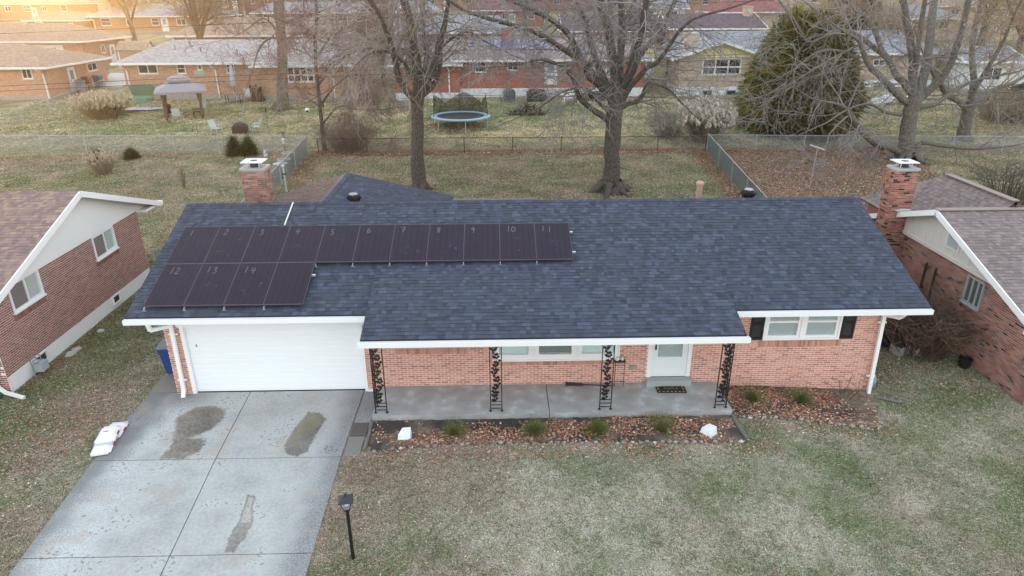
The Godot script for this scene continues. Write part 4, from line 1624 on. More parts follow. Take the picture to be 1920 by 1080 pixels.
func leaf(mb: MB, at: Vector3, d: Vector3, l: float, w: float) -> void:   # a lobed iron leaf with thickness
	var s := Vector3(-d.y, d.x, 0)
	var out := []
	for q in [[0.0, 0.1], [0.22, 0.55], [0.3, 0.28], [0.5, 1.0], [0.6, 0.42], [0.78, 0.72], [0.85, 0.3], [1.0, 0.0]]:
		out.append([q[0] * l, q[1] * w])
	for z in [0.005, -0.005]:
		for i in out.size() - 1:
			var a: Vector3 = at + d * out[i][0] + Vector3(0, 0, z)
			var b: Vector3 = at + d * out[i + 1][0] + Vector3(0, 0, z)
			var sa: Vector3 = s * out[i][1]
			var sb: Vector3 = s * out[i + 1][1]
			if z > 0:
				mb.quad(a - sa, b - sb, b + sb, a + sa)
			else:
				mb.quad(a + sa, b + sb, b - sb, a - sa)

# ------------------------------------------------------------------ solar panels
const DIGIT := {
	"0": [[0.5, 1, 0.1, 0.7, 0.1, 0.25, 0.5, 0, 0.9, 0.3, 0.9, 0.75, 0.5, 1]], "1": [[0.6, 1, 0.45, 0]], "2": [[0.1, 0.8, 0.5, 1, 0.85, 0.75, 0.1, 0, 0.95, 0.05]],
	"3": [[0.1, 0.95, 0.75, 0.95, 0.4, 0.55, 0.85, 0.35, 0.6, 0, 0.1, 0.05]], "4": [[0.3, 1, 0.1, 0.45, 0.95, 0.55], [0.8, 1, 0.55, 0]], "5": [[0.9, 1, 0.25, 0.95, 0.2, 0.55, 0.75, 0.5, 0.7, 0.05, 0.1, 0.05]],
	"6": [[0.7, 1, 0.2, 0.5, 0.3, 0.05, 0.8, 0.1, 0.85, 0.45, 0.25, 0.45]], "7": [[0.05, 0.95, 0.9, 1, 0.4, 0], [0.25, 0.5, 1.0, 0.6]], "8": [[0.5, 0.55, 0.15, 0.8, 0.5, 1, 0.85, 0.8, 0.2, 0.25, 0.5, 0, 0.8, 0.25, 0.5, 0.55]],
	"9": [[0.85, 0.75, 0.5, 1, 0.15, 0.75, 0.5, 0.55, 0.85, 0.8, 0.6, 0]],
}

func build_solar() -> void:
	var up := Vector3(0, HR - HE, ZR - ZE)
	var roof := slope_xf(Vector3(XL, HE, ZE), Vector3(1, 0, 0), up)
	var cell_img := Image.create(192, 320, false, Image.FORMAT_RGB8)
	var base := Color(0.020, 0.012, 0.024).linear_to_srgb()
	cell_img.fill(base)
	var ln := Color(0.046, 0.032, 0.052).linear_to_srgb()
	for i in range(0, 192, 8): cell_img.fill_rect(Rect2i(i, 0, 1, 320), ln)
	for i in range(0, 320, 8): cell_img.fill_rect(Rect2i(0, i, 192, 1), ln)
	for i in range(0, 192, 32): cell_img.fill_rect(Rect2i(i, 0, 2, 320), Color(0.012, 0.01, 0.014).linear_to_srgb())
	var cells := mat("solar_cells", 1, 1, 1, 0.32)
	cells.albedo_texture = ImageTexture.create_from_image(cell_img)
	cells.uv1_scale = Vector3(1 / 1.06, 1 / 1.72, 1)
	cells.metallic_specular = 0.28
	var frame := mat("panel_frame", 0.10, 0.09, 0.10, 0.4, 0.6)
	var rim := mat("panel_edge_silver", 0.10, 0.085, 0.105, 0.5, 0.0)
	var chalk := mat("chalk", 0.22, 0.22, 0.26, 0.95)
	var clip := mat("silver_clip", 0.5, 0.51, 0.53, 0.4, 0.3)
	var smear := mat("chalk_smear", 0.30, 0.34, 0.55, 0.95)
	smear.transparency = BaseMaterial3D.TRANSPARENCY_ALPHA
	smear.albedo_color = Color(0.50, 0.55, 0.72, 0.16)
	var w := 1.066
	var l := 1.72
	var g := RandomNumberGenerator.new()
	g.seed = 12
	for n in 15:
		var top := n < 11
		var col := n if top else n - 11
		var s := 0.298 + l + 0.012 if top else 0.298
		var num := str(n + 1) if n < 14 else ""
		var row := "upper row" if top else "lower row"
		var nth: String = ["first", "second", "third", "fourth", "fifth", "sixth", "seventh", "eighth", "ninth", "tenth", "eleventh"][col]
		var where := "chalked %s, %s from the left in the %s" % [num, nth, row] if num else "without a chalk number, fourth from the left in the lower row"
		var t := thing("solar_panel", "dark solar panel %s" % where, "solar panel", Vector3.ZERO, 0, "solar panels on the roof")
		t.transform = roof * Transform3D(Basis(), Vector3(0.448 + col * 1.074, s, 0.105))
		var f := MB.new()
		f.box(Vector3(0, 0, 0), Vector3(0.008, l, 0.035)); f.box(Vector3(w - 0.008, 0, 0), Vector3(w, l, 0.035))
		f.box(Vector3(0.012, 0, 0), Vector3(w - 0.012, 0.012, 0.035)); f.box(Vector3(0.012, l - 0.012, 0), Vector3(w - 0.012, l, 0.035))
		obj("frame", f, rim, t)
		var c := MB.new()
		c.uvs = true
		c.box(Vector3(0.0085, 0.0125, 0.004), Vector3(w - 0.0085, l - 0.0125, 0.031))
		var co := obj("cell_sheet", c, cells, t)
		if num:
			var k := MB.new()
			for i in num.length():
				var ox := 0.20 + i * 0.17 + g.randf_range(-0.03, 0.03)
				var oy := l - 0.42 + g.randf_range(-0.04, 0.04)
				for stroke in DIGIT[num[i]]:
					for j in range(0, stroke.size() - 2, 2):
						k.bar(Vector3(ox + stroke[j] * 0.14, oy + stroke[j + 1] * 0.26, 0.032), Vector3(ox + stroke[j + 2] * 0.14, oy + stroke[j + 3] * 0.26, 0.032), 0.011, 0.003)
			obj("chalk_number", k, chalk, t)
		for q in [0.0]:
			if not top or col > 3:
				var m := MB.new()
				m.box(Vector3(q * w - 0.012, -0.06, -0.10), Vector3(q * w + 0.012, 0.02, -0.03))
				m.box(Vector3(q * w - 0.05, -0.075, -0.098), Vector3(q * w + 0.05, -0.061, -0.085))
				obj("mount_foot", m, clip, t)
		if n % 3 != 2:
			var z := MB.new()
			for b in 5:
				var p := Vector3(g.randf_range(0.15, 0.85), g.randf_range(0.3, 1.2), 0.0325)
				var a := g.randf() * 3.1
				var e := Vector3(cos(a), sin(a), 0) * g.randf_range(0.03, 0.11)
				var u := Vector3(-sin(a), cos(a), 0) * g.randf_range(0.008, 0.035)
				z.tri(p - e, p + u, p - u * 0.6)
				z.tri(p + u, p - u * 0.6, p + e)
			obj("chalk_smear", z, smear, t)
		if n == 10 or n == 14:
			for yy in ([0.35, 1.30] if n == 10 else [1.2]):
				boxes("rail_end", [Vector3(w, yy, -0.055), Vector3(w + 0.10, yy + 0.06, -0.005)], clip, t)
		boxes("rail", [Vector3(0, 0.4, -0.06), Vector3(w, 0.44, -0.001), Vector3(0, 1.3, -0.06), Vector3(w, 1.34, -0.001)], frame, t)

# ------------------------------------------------------------------ the two neighbours
func build_left_neighbour() -> void:
	var t := thing("neighbour_house", "dark red brick house at the left edge with brown shingles and a white gable", "house")
	var white := mat("white_paint", 0.80, 0.82, 0.82, 0.55)
	var siding := mat("white_siding", 0.87, 0.89, 0.89, 0.5)
	var mortar := mat("pale_grey_mortar", 0.86, 0.80, 0.76, 0.95)
	var pool := []
	var east := Basis(Vector3(0, 0, -1), Vector3.UP, Vector3(1, 0, 0))
	var xf := Transform3D(east, Vector3(-5.45, 0, -0.2))
	var wl := brick_wall(t, pool, xf, 8.75, 0.52, 2.96, [[1.02, 2.46, 2.1, 3.2], [5.48, 6.9, 2.05, 3.2]], mortar)
	sill_bricks(pool, wl, t, 0.98, 2.5, 1.88)
	sill_bricks(pool, wl, t, 5.45, 6.95, 1.83)
	var fw := brick_wall(t, pool, Transform3D(Basis(), Vector3(-7.45, 0, -0.2)), 1.984, 0.0, 2.96, [], mortar)
	lay_bricks(pool, "left", [Color(0.285, 0.125, 0.103), Color(0.32, 0.14, 0.113), Color(0.26, 0.118, 0.10), Color(0.35, 0.16, 0.125), Color(0.21, 0.10, 0.086), Color(0.30, 0.14, 0.118)])
	var hid := MB.new()
	hid.uvs = true
	hid.box(Vector3(-20, -0.3, -8.95), Vector3(-7.46, 2.95, -0.22))
	var hid2 := MB.new()
	hid2.uvs = true
	hid2.box(Vector3(-7.459, 0.5, -8.95), Vector3(-5.60, 2.95, -0.36))
	obj("wall", hid2, mats["grey_foundation"], t)
	obj("wall", hid, brick_mat("left_side_brick", 33, [Color(0.22, 0.08, 0.06), Color(0.17, 0.065, 0.05)], Color(0.5, 0.45, 0.4)), t)
	boxes("foundation", [Vector3(-7.3, -0.6, -8.96), Vector3(-5.462, 0.515, -0.34)], siding, t)
	for s in [[1.15, 1.78], [5.78, 6.28]]:
		window(t, Transform3D(east, Vector3(-5.43, 0.17, -0.2 - s[0])), s[1] - s[0], 0.34, [], [], siding, mat("basement_pane", 0.05, 0.035, 0.03, 0.2), 0.04, 0.03, false, "basement_window")
	var glass := mat("window_glass", 1, 1, 1, 0.05)
	for s in [[1.02, 2.46, 2.12], [5.48, 6.9, 2.07]]:
		var w := window(t, Transform3D(east, Vector3(-5.45, s[2], -0.2 - s[0])), s[1] - s[0], 0.86, [0.52], [], white, glass, 0.075, 0.05, true, "window", mat("grey_curtain", 0.50, 0.52, 0.50, 0.9))
		boxes("insect_screen", [Vector3(0.08, 0.07, -0.008), Vector3(0.70, 0.79, 0.0)], mat("screen_grey", 0.19, 0.18, 0.175, 0.9), w)
	gable_fill(t, [Vector3(-5.40, 2.93, -0.35), Vector3(-5.40, 2.93, -9.80), Vector3(-5.40, 4.62, -5.1)], siding)
	boxes("soffit", [Vector3(-5.9, 2.84, -10.0), Vector3(-5.08, 2.93, -8.97)], white, t)
	var deck := mat("brown_roof_deck", 0.05, 0.04, 0.04, 0.95)
	var sh := []
	var e0 := Vector3(-20, 2.60, 1.0)
	var r0 := Vector3(-20, 4.76, -5.1)
	roof_plane(t, sh, slope_xf(e0, Vector3(1, 0, 0), r0 - e0), (r0 - e0).length(), 9.0, 9.0, 14.95, 14.95, deck)
	roof_plane(t, [], slope_xf(e0, Vector3(1, 0, 0), r0 - e0), (r0 - e0).length(), 0, 0, 8.99, 8.99, roof_mat("brown_shingles_far", 0.20, 0.13, 0.11))
	var e1 := Vector3(-5.05, 2.96, -10.14)
	var r1 := Vector3(-5.05, 4.76, -5.1)
	roof_plane(t, [], slope_xf(e1, Vector3(-1, 0, 0), r1 - e1), (r1 - e1).length(), 0, 0, 14.95, 14.95, deck)
	lay_shingles(sh, "left_roof", [Color(0.30, 0.195, 0.165), Color(0.33, 0.225, 0.185), Color(0.265, 0.175, 0.165), Color(0.38, 0.265, 0.205), Color(0.31, 0.215, 0.205), Color(0.24, 0.165, 0.165)])
	var rk := MB.new()
	rk.bar(e0 + Vector3(14.97, -0.10, 0), r0 + Vector3(14.97, -0.10, 0), 0.04, 0.20)
	rk.bar(e1 + Vector3(0.02, -0.10, 0), r1 + Vector3(0.02, -0.10, 0), 0.04, 0.20)
	rk.box(Vector3(-5.30, 2.78, -10.3), Vector3(-5.031, 2.96, -10.14))
	obj("rake_trim", rk, white, t)
	gutter(t, Vector3(-15, 2.83, -10.15), Vector3(-5.0, 2.83, -10.15), Vector3(0, 0, -1), white)
	downspout(t, [Vector3(-5.75, 2.4, -0.08), Vector3(-5.75, 0.35, -0.08), Vector3(-5.52, 0.12, -0.06), Vector3(-4.90, 0.05, 0.12)], white, 0.09)
	# gas meter on its pipe
	var gm := thing("gas_meter", "grey gas meter with pipework at the foot of the left house's white foundation", "meter", Vector3(-5.25, 0, -1.35))
	boxes("meter_body", [Vector3(-0.12, 0.14, -0.16), Vector3(0.13, 0.42, 0.16)], mat("meter_grey", 0.42, 0.47, 0.50, 0.5), gm)
	var pipe := MB.new()
	pipe.tube([Vector3(-0.05, 0, 0.30), Vector3(-0.05, 0.62, 0.30), Vector3(-0.02, 0.66, 0.2), Vector3(0, 0.62, 0.1), Vector3(0, 0.40, 0.08)], [0.02, 0.02, 0.02, 0.02, 0.02], 7)
	pipe.tube([Vector3(0, 0.40, -0.08), Vector3(0, 0.60, -0.08), Vector3(-0.1, 0.64, -0.08), Vector3(-0.2, 0.64, -0.08)], [0.02, 0.02, 0.02, 0.02], 7)
	obj("pipe", pipe, mat("pipe_grey", 0.25, 0.26, 0.26, 0.5), gm)
	var rg := MB.new()
	rg.lathe(Vector3(0, 0.50, 0.16), [Vector2(0.0, 0), Vector2(0.09, 0.01), Vector2(0.09, 0.04), Vector2(0.0, 0.06)], 10)
	obj("regulator", rg, mat("meter_grey", 0.42, 0.47, 0.50, 0.5), gm)
	var gb := thing("plastic_lid", "dark green plastic lid lying at the left edge of the picture", "lid", Vector3(-5.95, 0.0, 0.18))
	boxes("lid_plate", [Vector3(-0.45, 0.02, -0.3), Vector3(0.33, 0.07, 0.28)], mat("green_plastic", 0.03, 0.13, 0.07, 0.45), gb)
	boxes("lid_rim", [Vector3(-0.48, 0.0, -0.33), Vector3(0.36, 0.03, 0.31)], mat("green_plastic_dark", 0.02, 0.09, 0.05, 0.45), gb)
	var k := 0
	for p in [Vector3(-5.1, 0.02, -2.55), Vector3(-5.08, 0.02, -2.85), Vector3(-5.02, 0.01, -4.2)]:
		var s := MB.new()
		s.lump(Vector3.ZERO, Vector3(0.15, 0.06, 0.2 - 0.04 * k), 40 + k, 0.5)
		var o := obj("stone", s, mat("pale_stone", 0.42, 0.41, 0.38, 0.9))
		o.position = p
		tag(o, ["flat pale stone against the left house's foundation, nearest the gas meter", "flat pale stone against the left foundation, second from the gas meter", "half-buried pale stone by the left foundation, farthest from the gas meter"][k], "stone", "stones along the left foundation")
		k += 1

func build_right_neighbour() -> void:
	var t := thing("neighbour_house", "red brick house at the right edge with scattered black bricks and cream gable", "house")
	var white := mat("white_paint", 0.80, 0.82, 0.82, 0.55)
	var cream := mat("cream_siding", 0.74, 0.71, 0.65, 0.7)
	var mortar := mat("grey_brown_mortar", 0.60, 0.53, 0.48, 0.95)
	var west := Basis(Vector3(0, 0, 1), Vector3.UP, Vector3(-1, 0, 0))
	var pool := []
	var wl := brick_wall(t, pool, Transform3D(west, Vector3(23.9, 0, -8.5)), 9.4, -0.6, 2.55, [[5.87, 6.70, 1.5, 2.42]], mortar)
	sill_bricks(pool, wl, t, 5.83, 6.76, 1.30)
	var tones := []
	for i in 24: tones.append([Color(0.31, 0.115, 0.08), Color(0.36, 0.145, 0.10), Color(0.25, 0.095, 0.07), Color(0.34, 0.18, 0.14), Color(0.21, 0.105, 0.09), Color(0.40, 0.20, 0.15)][i % 6])
	tones.append(Color(0.025, 0.02, 0.022)); tones.append(Color(0.03, 0.025, 0.025))
	lay_bricks(pool, "right", tones)
	var hid := MB.new()
	hid.uvs = true
	hid.box(Vector3(24.05, -0.6, -8.5), Vector3(36, 2.5, 0.9))
	var hid2 := MB.new()
	hid2.uvs = true
	hid2.box(Vector3(24.6, -0.4, -10.4), Vector3(28.6, 2.5, -8.501))
	obj("wall", hid2, brick_mat("right_wing_brick", 36, [Color(0.29, 0.085, 0.05), Color(0.33, 0.1, 0.06)], Color(0.3, 0.25, 0.22)), t)
	obj("wall", hid, brick_mat("right_side_brick", 35, [Color(0.29, 0.085, 0.05), Color(0.33, 0.1, 0.06), Color(0.26, 0.08, 0.05)], Color(0.3, 0.25, 0.22)), t)
	gable_fill(t, [Vector3(23.84, 2.545, -8.1), Vector3(23.84, 2.545, -0.4), Vector3(23.84, 3.88, -4.3)], cream)
	var bt := MB.new()
	for i in 20:
		var z := -7.9 + i * 0.4
		var top := 3.84 - absf(z + 4.3) * 0.348
		if top > 2.72: bt.box(Vector3(23.825, 2.68, z), Vector3(23.839, top, z + 0.03))
	bt.box(Vector3(23.80, 2.53, -8.0), Vector3(23.838, 2.64, -0.75))
	obj("siding_batten", bt, cream, t)
	var lv := boxes("gable_vent", [Vector3(23.79, 2.90, -3.95), Vector3(23.838, 2.95, -3.25), Vector3(23.79, 3.45, -3.95), Vector3(23.838, 3.5, -3.25), Vector3(23.79, 2.95, -3.95), Vector3(23.838, 3.45, -3.9), Vector3(23.79, 2.95, -3.3), Vector3(23.838, 3.45, -3.25)], white, t)
	for i in 9:
		var s := MB.new()
		s.obox(Transform3D(Basis(Vector3(0, 0, 1), 0.6), Vector3(23.815, 2.98 + i * 0.054, -3.6)), Vector3(0.05, 0.008, 0.6))
		obj("slat", s, mat("vent_slat", 0.52, 0.58, 0.58, 0.6), lv)
	window(t, Transform3D(west, Vector3(23.9, 1.51, -8.5 + 5.88)), 0.8, 0.9, [0.36, 0.68], [], mat("weathered_frame", 0.40, 0.43, 0.42, 0.8), mat("old_pane", 0.10, 0.12, 0.12, 0.12), 0.05, 0.05)
	var deck := mat("grey_brown_roof_deck", 0.06, 0.05, 0.05, 0.95)
	var sh := []
	var e0 := Vector3(23.48, 2.24, 0.9)
	var r0 := Vector3(23.48, 4.05, -4.3)
	roof_plane(t, sh, slope_xf(e0, Vector3(1, 0, 0), r0 - e0), (r0 - e0).length(), 0, 0, 7.5, 7.5, deck)
	var e1 := Vector3(36, 2.43, -9.0)
	roof_plane(t, [], slope_xf(e1, Vector3(-1, 0, 0), Vector3(0, 1.62, 4.7)), Vector2(1.62, 4.7).length(), 0, 0, 12.52, 12.52, roof_mat("taupe_shingles", 0.24, 0.18, 0.165))
	roof_plane(t, [], slope_xf(e0 + Vector3(7.51, 0, 0), Vector3(1, 0, 0), r0 - e0), (r0 - e0).length(), 0, 0, 5.0, 5.0, roof_mat("taupe_shingles", 0.24, 0.18, 0.165))
	var wg := []
	roof_plane(t, wg, slope_xf(Vector3(24.4, 2.62, -10.8), Vector3(0, 0, 1), Vector3(1.75, 1.66, 0)), Vector2(1.75, 1.66).length(), 0, 2.7, 6.4, 6.4, deck)
	roof_plane(t, [], slope_xf(Vector3(28.9, 2.62, -4.4), Vector3(0, 0, -1), Vector3(-2.75, 1.66, 0)), Vector2(2.75, 1.66).length(), 0, 0, 6.4, 3.7, roof_mat("taupe_shingles", 0.24, 0.18, 0.165))
	roof_plane(t, [], slope_xf(Vector3(28.9, 2.62, -10.8), Vector3(-1, 0, 0), Vector3(0, 1.66, 2.7)), Vector2(1.66, 2.7).length(), 0, 2.75, 4.5, 2.76, roof_mat("taupe_shingles", 0.24, 0.18, 0.165))
	sh.append_array(wg)
	lay_shingles(sh, "right_roof", [Color(0.23, 0.18, 0.17), Color(0.265, 0.21, 0.20), Color(0.205, 0.16, 0.155), Color(0.29, 0.235, 0.225), Color(0.245, 0.19, 0.185)])
	var cp := MB.new()
	cp.bar(Vector3(23.45, 4.065, -4.3), Vector3(36, 4.065, -4.3), 0.03, 0.26)
	cp.bar(Vector3(26.15, 4.30, -4.4), Vector3(26.15, 4.30, -8.1), 0.03, 0.26)
	cp.bar(Vector3(26.15, 4.30, -8.1), Vector3(28.9, 2.64, -10.8), 0.2, 0.03)
	obj("ridge_cap", cp, mat("pale_ridge", 0.30, 0.23, 0.21, 0.95), t)
	var rk := MB.new()
	rk.bar(e0 + Vector3(-0.02, -0.09, 0), r0 + Vector3(-0.02, -0.09, 0), 0.04, 0.19)
	rk.bar(Vector3(23.46, 2.34, -9.0), Vector3(23.46, 3.96, -4.3), 0.04, 0.19)
	rk.box(Vector3(23.3, 2.02, 0.75), Vector3(23.9, 2.22, 1.0))
	obj("rake_trim", rk, white, t)
	boxes("soffit", [Vector3(23.5, 2.36, -8.95), Vector3(23.9, 2.38, -8.4)], white, t)
	var ct := [Color(0.36, 0.15, 0.105), Color(0.42, 0.20, 0.145), Color(0.30, 0.12, 0.09), Color(0.44, 0.235, 0.18), Color(0.26, 0.115, 0.095), Color(0.39, 0.17, 0.12), Color(0.34, 0.14, 0.10), Color(0.04, 0.033, 0.032)]
	chimney(t, Vector3(23.1, -0.5, -7.05), Vector3(23.9, 4.86, -6.4), mat("grey_brown_mortar", 0.60, 0.53, 0.48, 0.95), ct, "right_chimney", mat("cap_zinc", 0.72, 0.76, 0.76, 0.4))
	var fl := MB.new()
	fl.lump(Vector3(23.62, 3.42, -6.3), Vector3(0.3, 0.05, 0.12), 61, 0.6)
	obj("flashing", fl, mat("flashing_grey", 0.45, 0.48, 0.5, 0.6), t)
	for z in [-4.6, -4.05]:
		var mb := MB.new()
		mb.box(Vector3(23.76, -0.3, z - 0.03), Vector3(23.82, 2.05, z + 0.03))
		for y in [0.4, 1.1, 1.8]: mb.box(Vector3(23.82, y, z - 0.02), Vector3(23.889, y + 0.04, z + 0.02))
		var o := obj("trellis_post", mb, mat("dark_wood", 0.05, 0.03, 0.025, 0.9))
		tag(o, "thin dark upright post on the right house's brick wall, %s the chimney" % ("nearer" if z < -4.3 else "farther from"), "post", "posts on the right brick wall")

# ------------------------------------------------------------------ the houses across the back fences
func build_row_behind() -> void:
	var y := 2.62
	var tan_b := brick_mat("tan_brick", 41, [Color(0.44, 0.25, 0.15), Color(0.47, 0.28, 0.17), Color(0.40, 0.22, 0.14), Color(0.5, 0.3, 0.2)], Color(0.5, 0.4, 0.32))
	var red_b := brick_mat("red_brick", 42, [Color(0.36, 0.12, 0.085), Color(0.40, 0.14, 0.10), Color(0.32, 0.11, 0.08)], Color(0.36, 0.2, 0.15))
	var peach_b := brick_mat("peach_brick", 43, [Color(0.50, 0.27, 0.18), Color(0.53, 0.30, 0.20), Color(0.46, 0.25, 0.17)], Color(0.52, 0.38, 0.30))
	var buff_b := brick_mat("buff_brick", 44, [Color(0.52, 0.39, 0.28), Color(0.55, 0.42, 0.31), Color(0.48, 0.36, 0.26)], Color(0.5, 0.44, 0.37))
	var dark := mat("dark_pane", 0.05, 0.055, 0.07, 0.12)
	# tan house with the pale grey roof
	var t := far_house("tan_house", "long tan brick house with a pale grey hip roof behind the gazebo", Vector3(-22.7, y, -43.3), 0, 19.0, 10.0, 2.98, 1.55, 3.0, tan_b, roof_mat("pale_grey_shingles", 0.44, 0.42, 0.43), {
		"windows": [[1.3, 2.11, 1.64, 0.87, 2, 1], [4.55, 2.1, 0.72, 0.86, 1, 2], [6.3, 2.39, 0.37, 0.44, 1, 1], [8.70, 2.12, 0.66, 0.86, 1, 2]], "spouts": [0.1, 7.55], "inset_right": 1.5, "vents": [[3.6, 0.55], [6.0, 0.45], [9.3, 0.35]], "foundation": 0.3})
	boxes("glass_block", [Vector3(5.95, 1.98, 0.002), Vector3(6.82, 2.38, 0.05)], mat("glass_block", 0.42, 0.45, 0.40, 0.2), t)
	boxes("meter_box", [Vector3(10.3, 2.1, 0.002), Vector3(10.56, 2.4, 0.12)], mat("meter_grey", 0.42, 0.47, 0.50, 0.5), t)
	var wb := MB.new()
	wb.uvs = true
	wb.box(Vector3(11.85, 0.3, 0.001), Vector3(19.0, 2.78, 0.6))
	obj("wall", wb, tan_b, t)
	boxes("foundation", [Vector3(11.84, -1.5, 0.002), Vector3(19.01, 0.3, 0.62)], mat("grey_foundation", 0.36, 0.35, 0.33, 0.9), t)
	var wr := MB.new()
	wr.uvs = true
	wr.slab([Vector3(11.1, 2.80, 1.25), Vector3(19.6, 2.80, 1.25), Vector3(19.6, 3.10, 0.3), Vector3(11.1, 3.10, 0.3)], 0.1)
	obj("roof", wr, roof_mat("pale_grey_shingles", 0.44, 0.42, 0.43), t)
	boxes("gutter", [Vector3(11.0, 2.66, 1.25), Vector3(19.65, 2.80, 1.36)], mat("white_trim", 0.74, 0.75, 0.75, 0.6), t)
	window(t, Transform3D(Basis(), Vector3(13.95, 1.42, 0.65)), 2.2, 1.25, [0.25, 0.5, 0.75], [0.45], mat("white_trim", 0.74, 0.75, 0.75, 0.6), dark, 0.09, 0.12)
	downspout(t, [Vector3(17.6, 2.7, 1.3), Vector3(17.7, 2.5, 0.9), Vector3(17.75, 2.3, 0.68), Vector3(17.75, 0.1, 0.68)], mat("white_trim", 0.74, 0.75, 0.75, 0.6), 0.10)
	# red house with the panels on its roof
	var panel_m := mat("far_panel", 0.09, 0.09, 0.20, 0.2)
	t = far_house("red_house", "red brick house with a white foundation and pinkish roof behind the trampoline", Vector3(5.7, y, -43.3), 0, 15.9, 10.0, 3.05, 1.6, 2.4, red_b, roof_mat("pink_grey_shingles", 0.33, 0.26, 0.255), {
		"foundation": 0.72, "foundation_mat": mat("white_foundation", 0.70, 0.74, 0.76, 0.7), "windows": [[1.3, 2.06, 0.95, 0.88, 1, 2], [4.06, 2.2, 0.95, 0.8, 2, 1], [11.4, 1.6, 1.7, 1.3, 3, 2, mat("pale_pane", 0.30, 0.34, 0.36, 0.15)]], "doors": [[7.3, 1.0, 0.95, 1.9]], "chimneys": [[3.6, -4.0, 1.15, 5.4]], "chimney_mat": red_b})
	for q in [[0.55, 2.9, 0.55, 0.85, "left end"], [2.95, 7.75, 0.40, 0.88, "middle"], [10.4, 12.7, 0.22, 0.5, "right end"]]:
		var a := Vector3(0, 3.07, 0.6)
		var b := Vector3(0, 4.67, -5.0)
		var m := int((q[1] - q[0]) / 1.15)
		for i in m:
			var xa: float = q[0] + (q[1] - q[0]) * i / m
			var p := MB.new()
			var u := Vector3(0, 0.10, 0.03)
			var lo := a.lerp(b, q[2]) + u
			var hi := a.lerp(b, q[3]) + u
			p.slab([lo + Vector3(xa + 0.02, 0, 0), lo + Vector3(xa + 1.13, 0, 0), hi + Vector3(xa + 1.13, 0, 0), hi + Vector3(xa + 0.02, 0, 0)], 0.05)
			var o := obj("solar_panel", p, panel_m)
			o.position = Vector3(5.7, y, -43.3)
			tag(o, "blue-black solar panel, %s of the %s group on the red house's pinkish roof" % [["leftmost", "second", "third", "fourth", "fifth"][i], q[4]], "solar panel", "solar panels on the far red house, %s" % q[4])
	var lw := MB.new()
	lw.uvs = true
	lw.box(Vector3(-5.5, 0.45, -7.0), Vector3(-0.001, 2.75, 0.5))
	obj("wall", lw, red_b, t)
	boxes("foundation", [Vector3(-5.52, -1.5, -7.0), Vector3(-0.02, 0.45, 0.52)], mat("white_foundation", 0.70, 0.74, 0.76, 0.7), t)
	var lr := MB.new()
	lr.uvs = true
	lr.slab([Vector3(-6.2, 2.77, 1.1), Vector3(0.3, 2.77, 1.1), Vector3(0.3, 4.5, -4.0), Vector3(-6.2, 4.5, -4.0)], 0.1)
	obj("roof", lr, roof_mat("pink_grey_shingles", 0.33, 0.26, 0.255), t)
	boxes("gutter", [Vector3(-6.25, 2.62, 1.1), Vector3(0.33, 2.78, 1.2)], mat("white_trim", 0.74, 0.75, 0.75, 0.6), t)
	window(t, Transform3D(Basis(), Vector3(-3.4, 1.5, 0.54)), 1.6, 1.1, [0.5], [], mat("white_trim", 0.74, 0.75, 0.75, 0.6), dark, 0.08, 0.06)
	downspout(t, [Vector3(-1.0, 2.65, 1.15), Vector3(-0.95, 2.4, 0.7), Vector3(-0.9, 2.3, 0.6), Vector3(-0.9, 0.0, 0.6)], mat("white_trim", 0.74, 0.75, 0.75, 0.6), 0.11)
	# buff house with the yellow gable
	t = far_house("buff_house", "buff brick house with a pale yellow front gable and grey roof beside the big evergreen", Vector3(26.0, y, -47.0), 0, 23.0, 9.0, 3.1, 1.75, 2.0, buff_b, roof_mat("blue_grey_shingles", 0.33, 0.33, 0.36), {
		"foundation": 0.75, "foundation_mat": mat("white_foundation", 0.70, 0.74, 0.76, 0.7), "windows": [[15.2, 2.05, 0.95, 0.55, 1, 1], [17.2, 2.05, 1.1, 0.55, 2, 1], [15.5, 0.05, 1.0, 0.6, 1, 2], [17.6, 0.05, 1.0, 0.6, 1, 2]], "chimneys": [[-0.6, 1.6, 1.1, 4.9]], "vents": [[4.4, 0.72]]})
	var gw := MB.new()
	gw.uvs = true
	gw.box(Vector3(-1.5, 0.72, -0.05), Vector3(5.5, 3.18, 3.7))
	obj("wall", gw, buff_b, t)
	boxes("foundation", [Vector3(-1.52, -1.5, -0.05), Vector3(5.52, 0.72, 3.72)], mat("white_foundation", 0.70, 0.74, 0.76, 0.7), t)
	gable_fill(t, [Vector3(-1.9, 3.15, 3.74), Vector3(5.9, 3.15, 3.74), Vector3(2.0, 4.40, 3.74)], mat("yellow_siding", 0.74, 0.66, 0.36, 0.7))
	var gr := MB.new()
	gr.uvs = true
	gr.slab([Vector3(-2.3, 3.08, 4.3), Vector3(2.0, 4.46, 4.3), Vector3(2.0, 4.46, -2.6), Vector3(-2.3, 3.08, -2.6)], 0.1)
	gr.slab([Vector3(2.0, 4.462, 4.3), Vector3(6.3, 3.082, 4.3), Vector3(6.3, 3.082, -2.6), Vector3(2.0, 4.462, -2.6)], 0.1)
	obj("roof", gr, roof_mat("blue_grey_shingles", 0.33, 0.33, 0.36), t)
	var gt := MB.new()
	gt.bar(Vector3(-2.35, 3.0, 4.33), Vector3(2.0, 4.40, 4.33), 0.2, 0.05)
	gt.bar(Vector3(6.35, 3.0, 4.33), Vector3(2.0, 4.40, 4.33), 0.2, 0.05)
	obj("rake_trim", gt, mat("white_trim", 0.74, 0.75, 0.75, 0.6), t)
	window(t, Transform3D(Basis(), Vector3(0.48, 1.72, 3.76)), 3.35, 1.33, [0.333, 0.667], [0.48], mat("white_trim", 0.74, 0.75, 0.75, 0.6), dark, 0.09, 0.14)
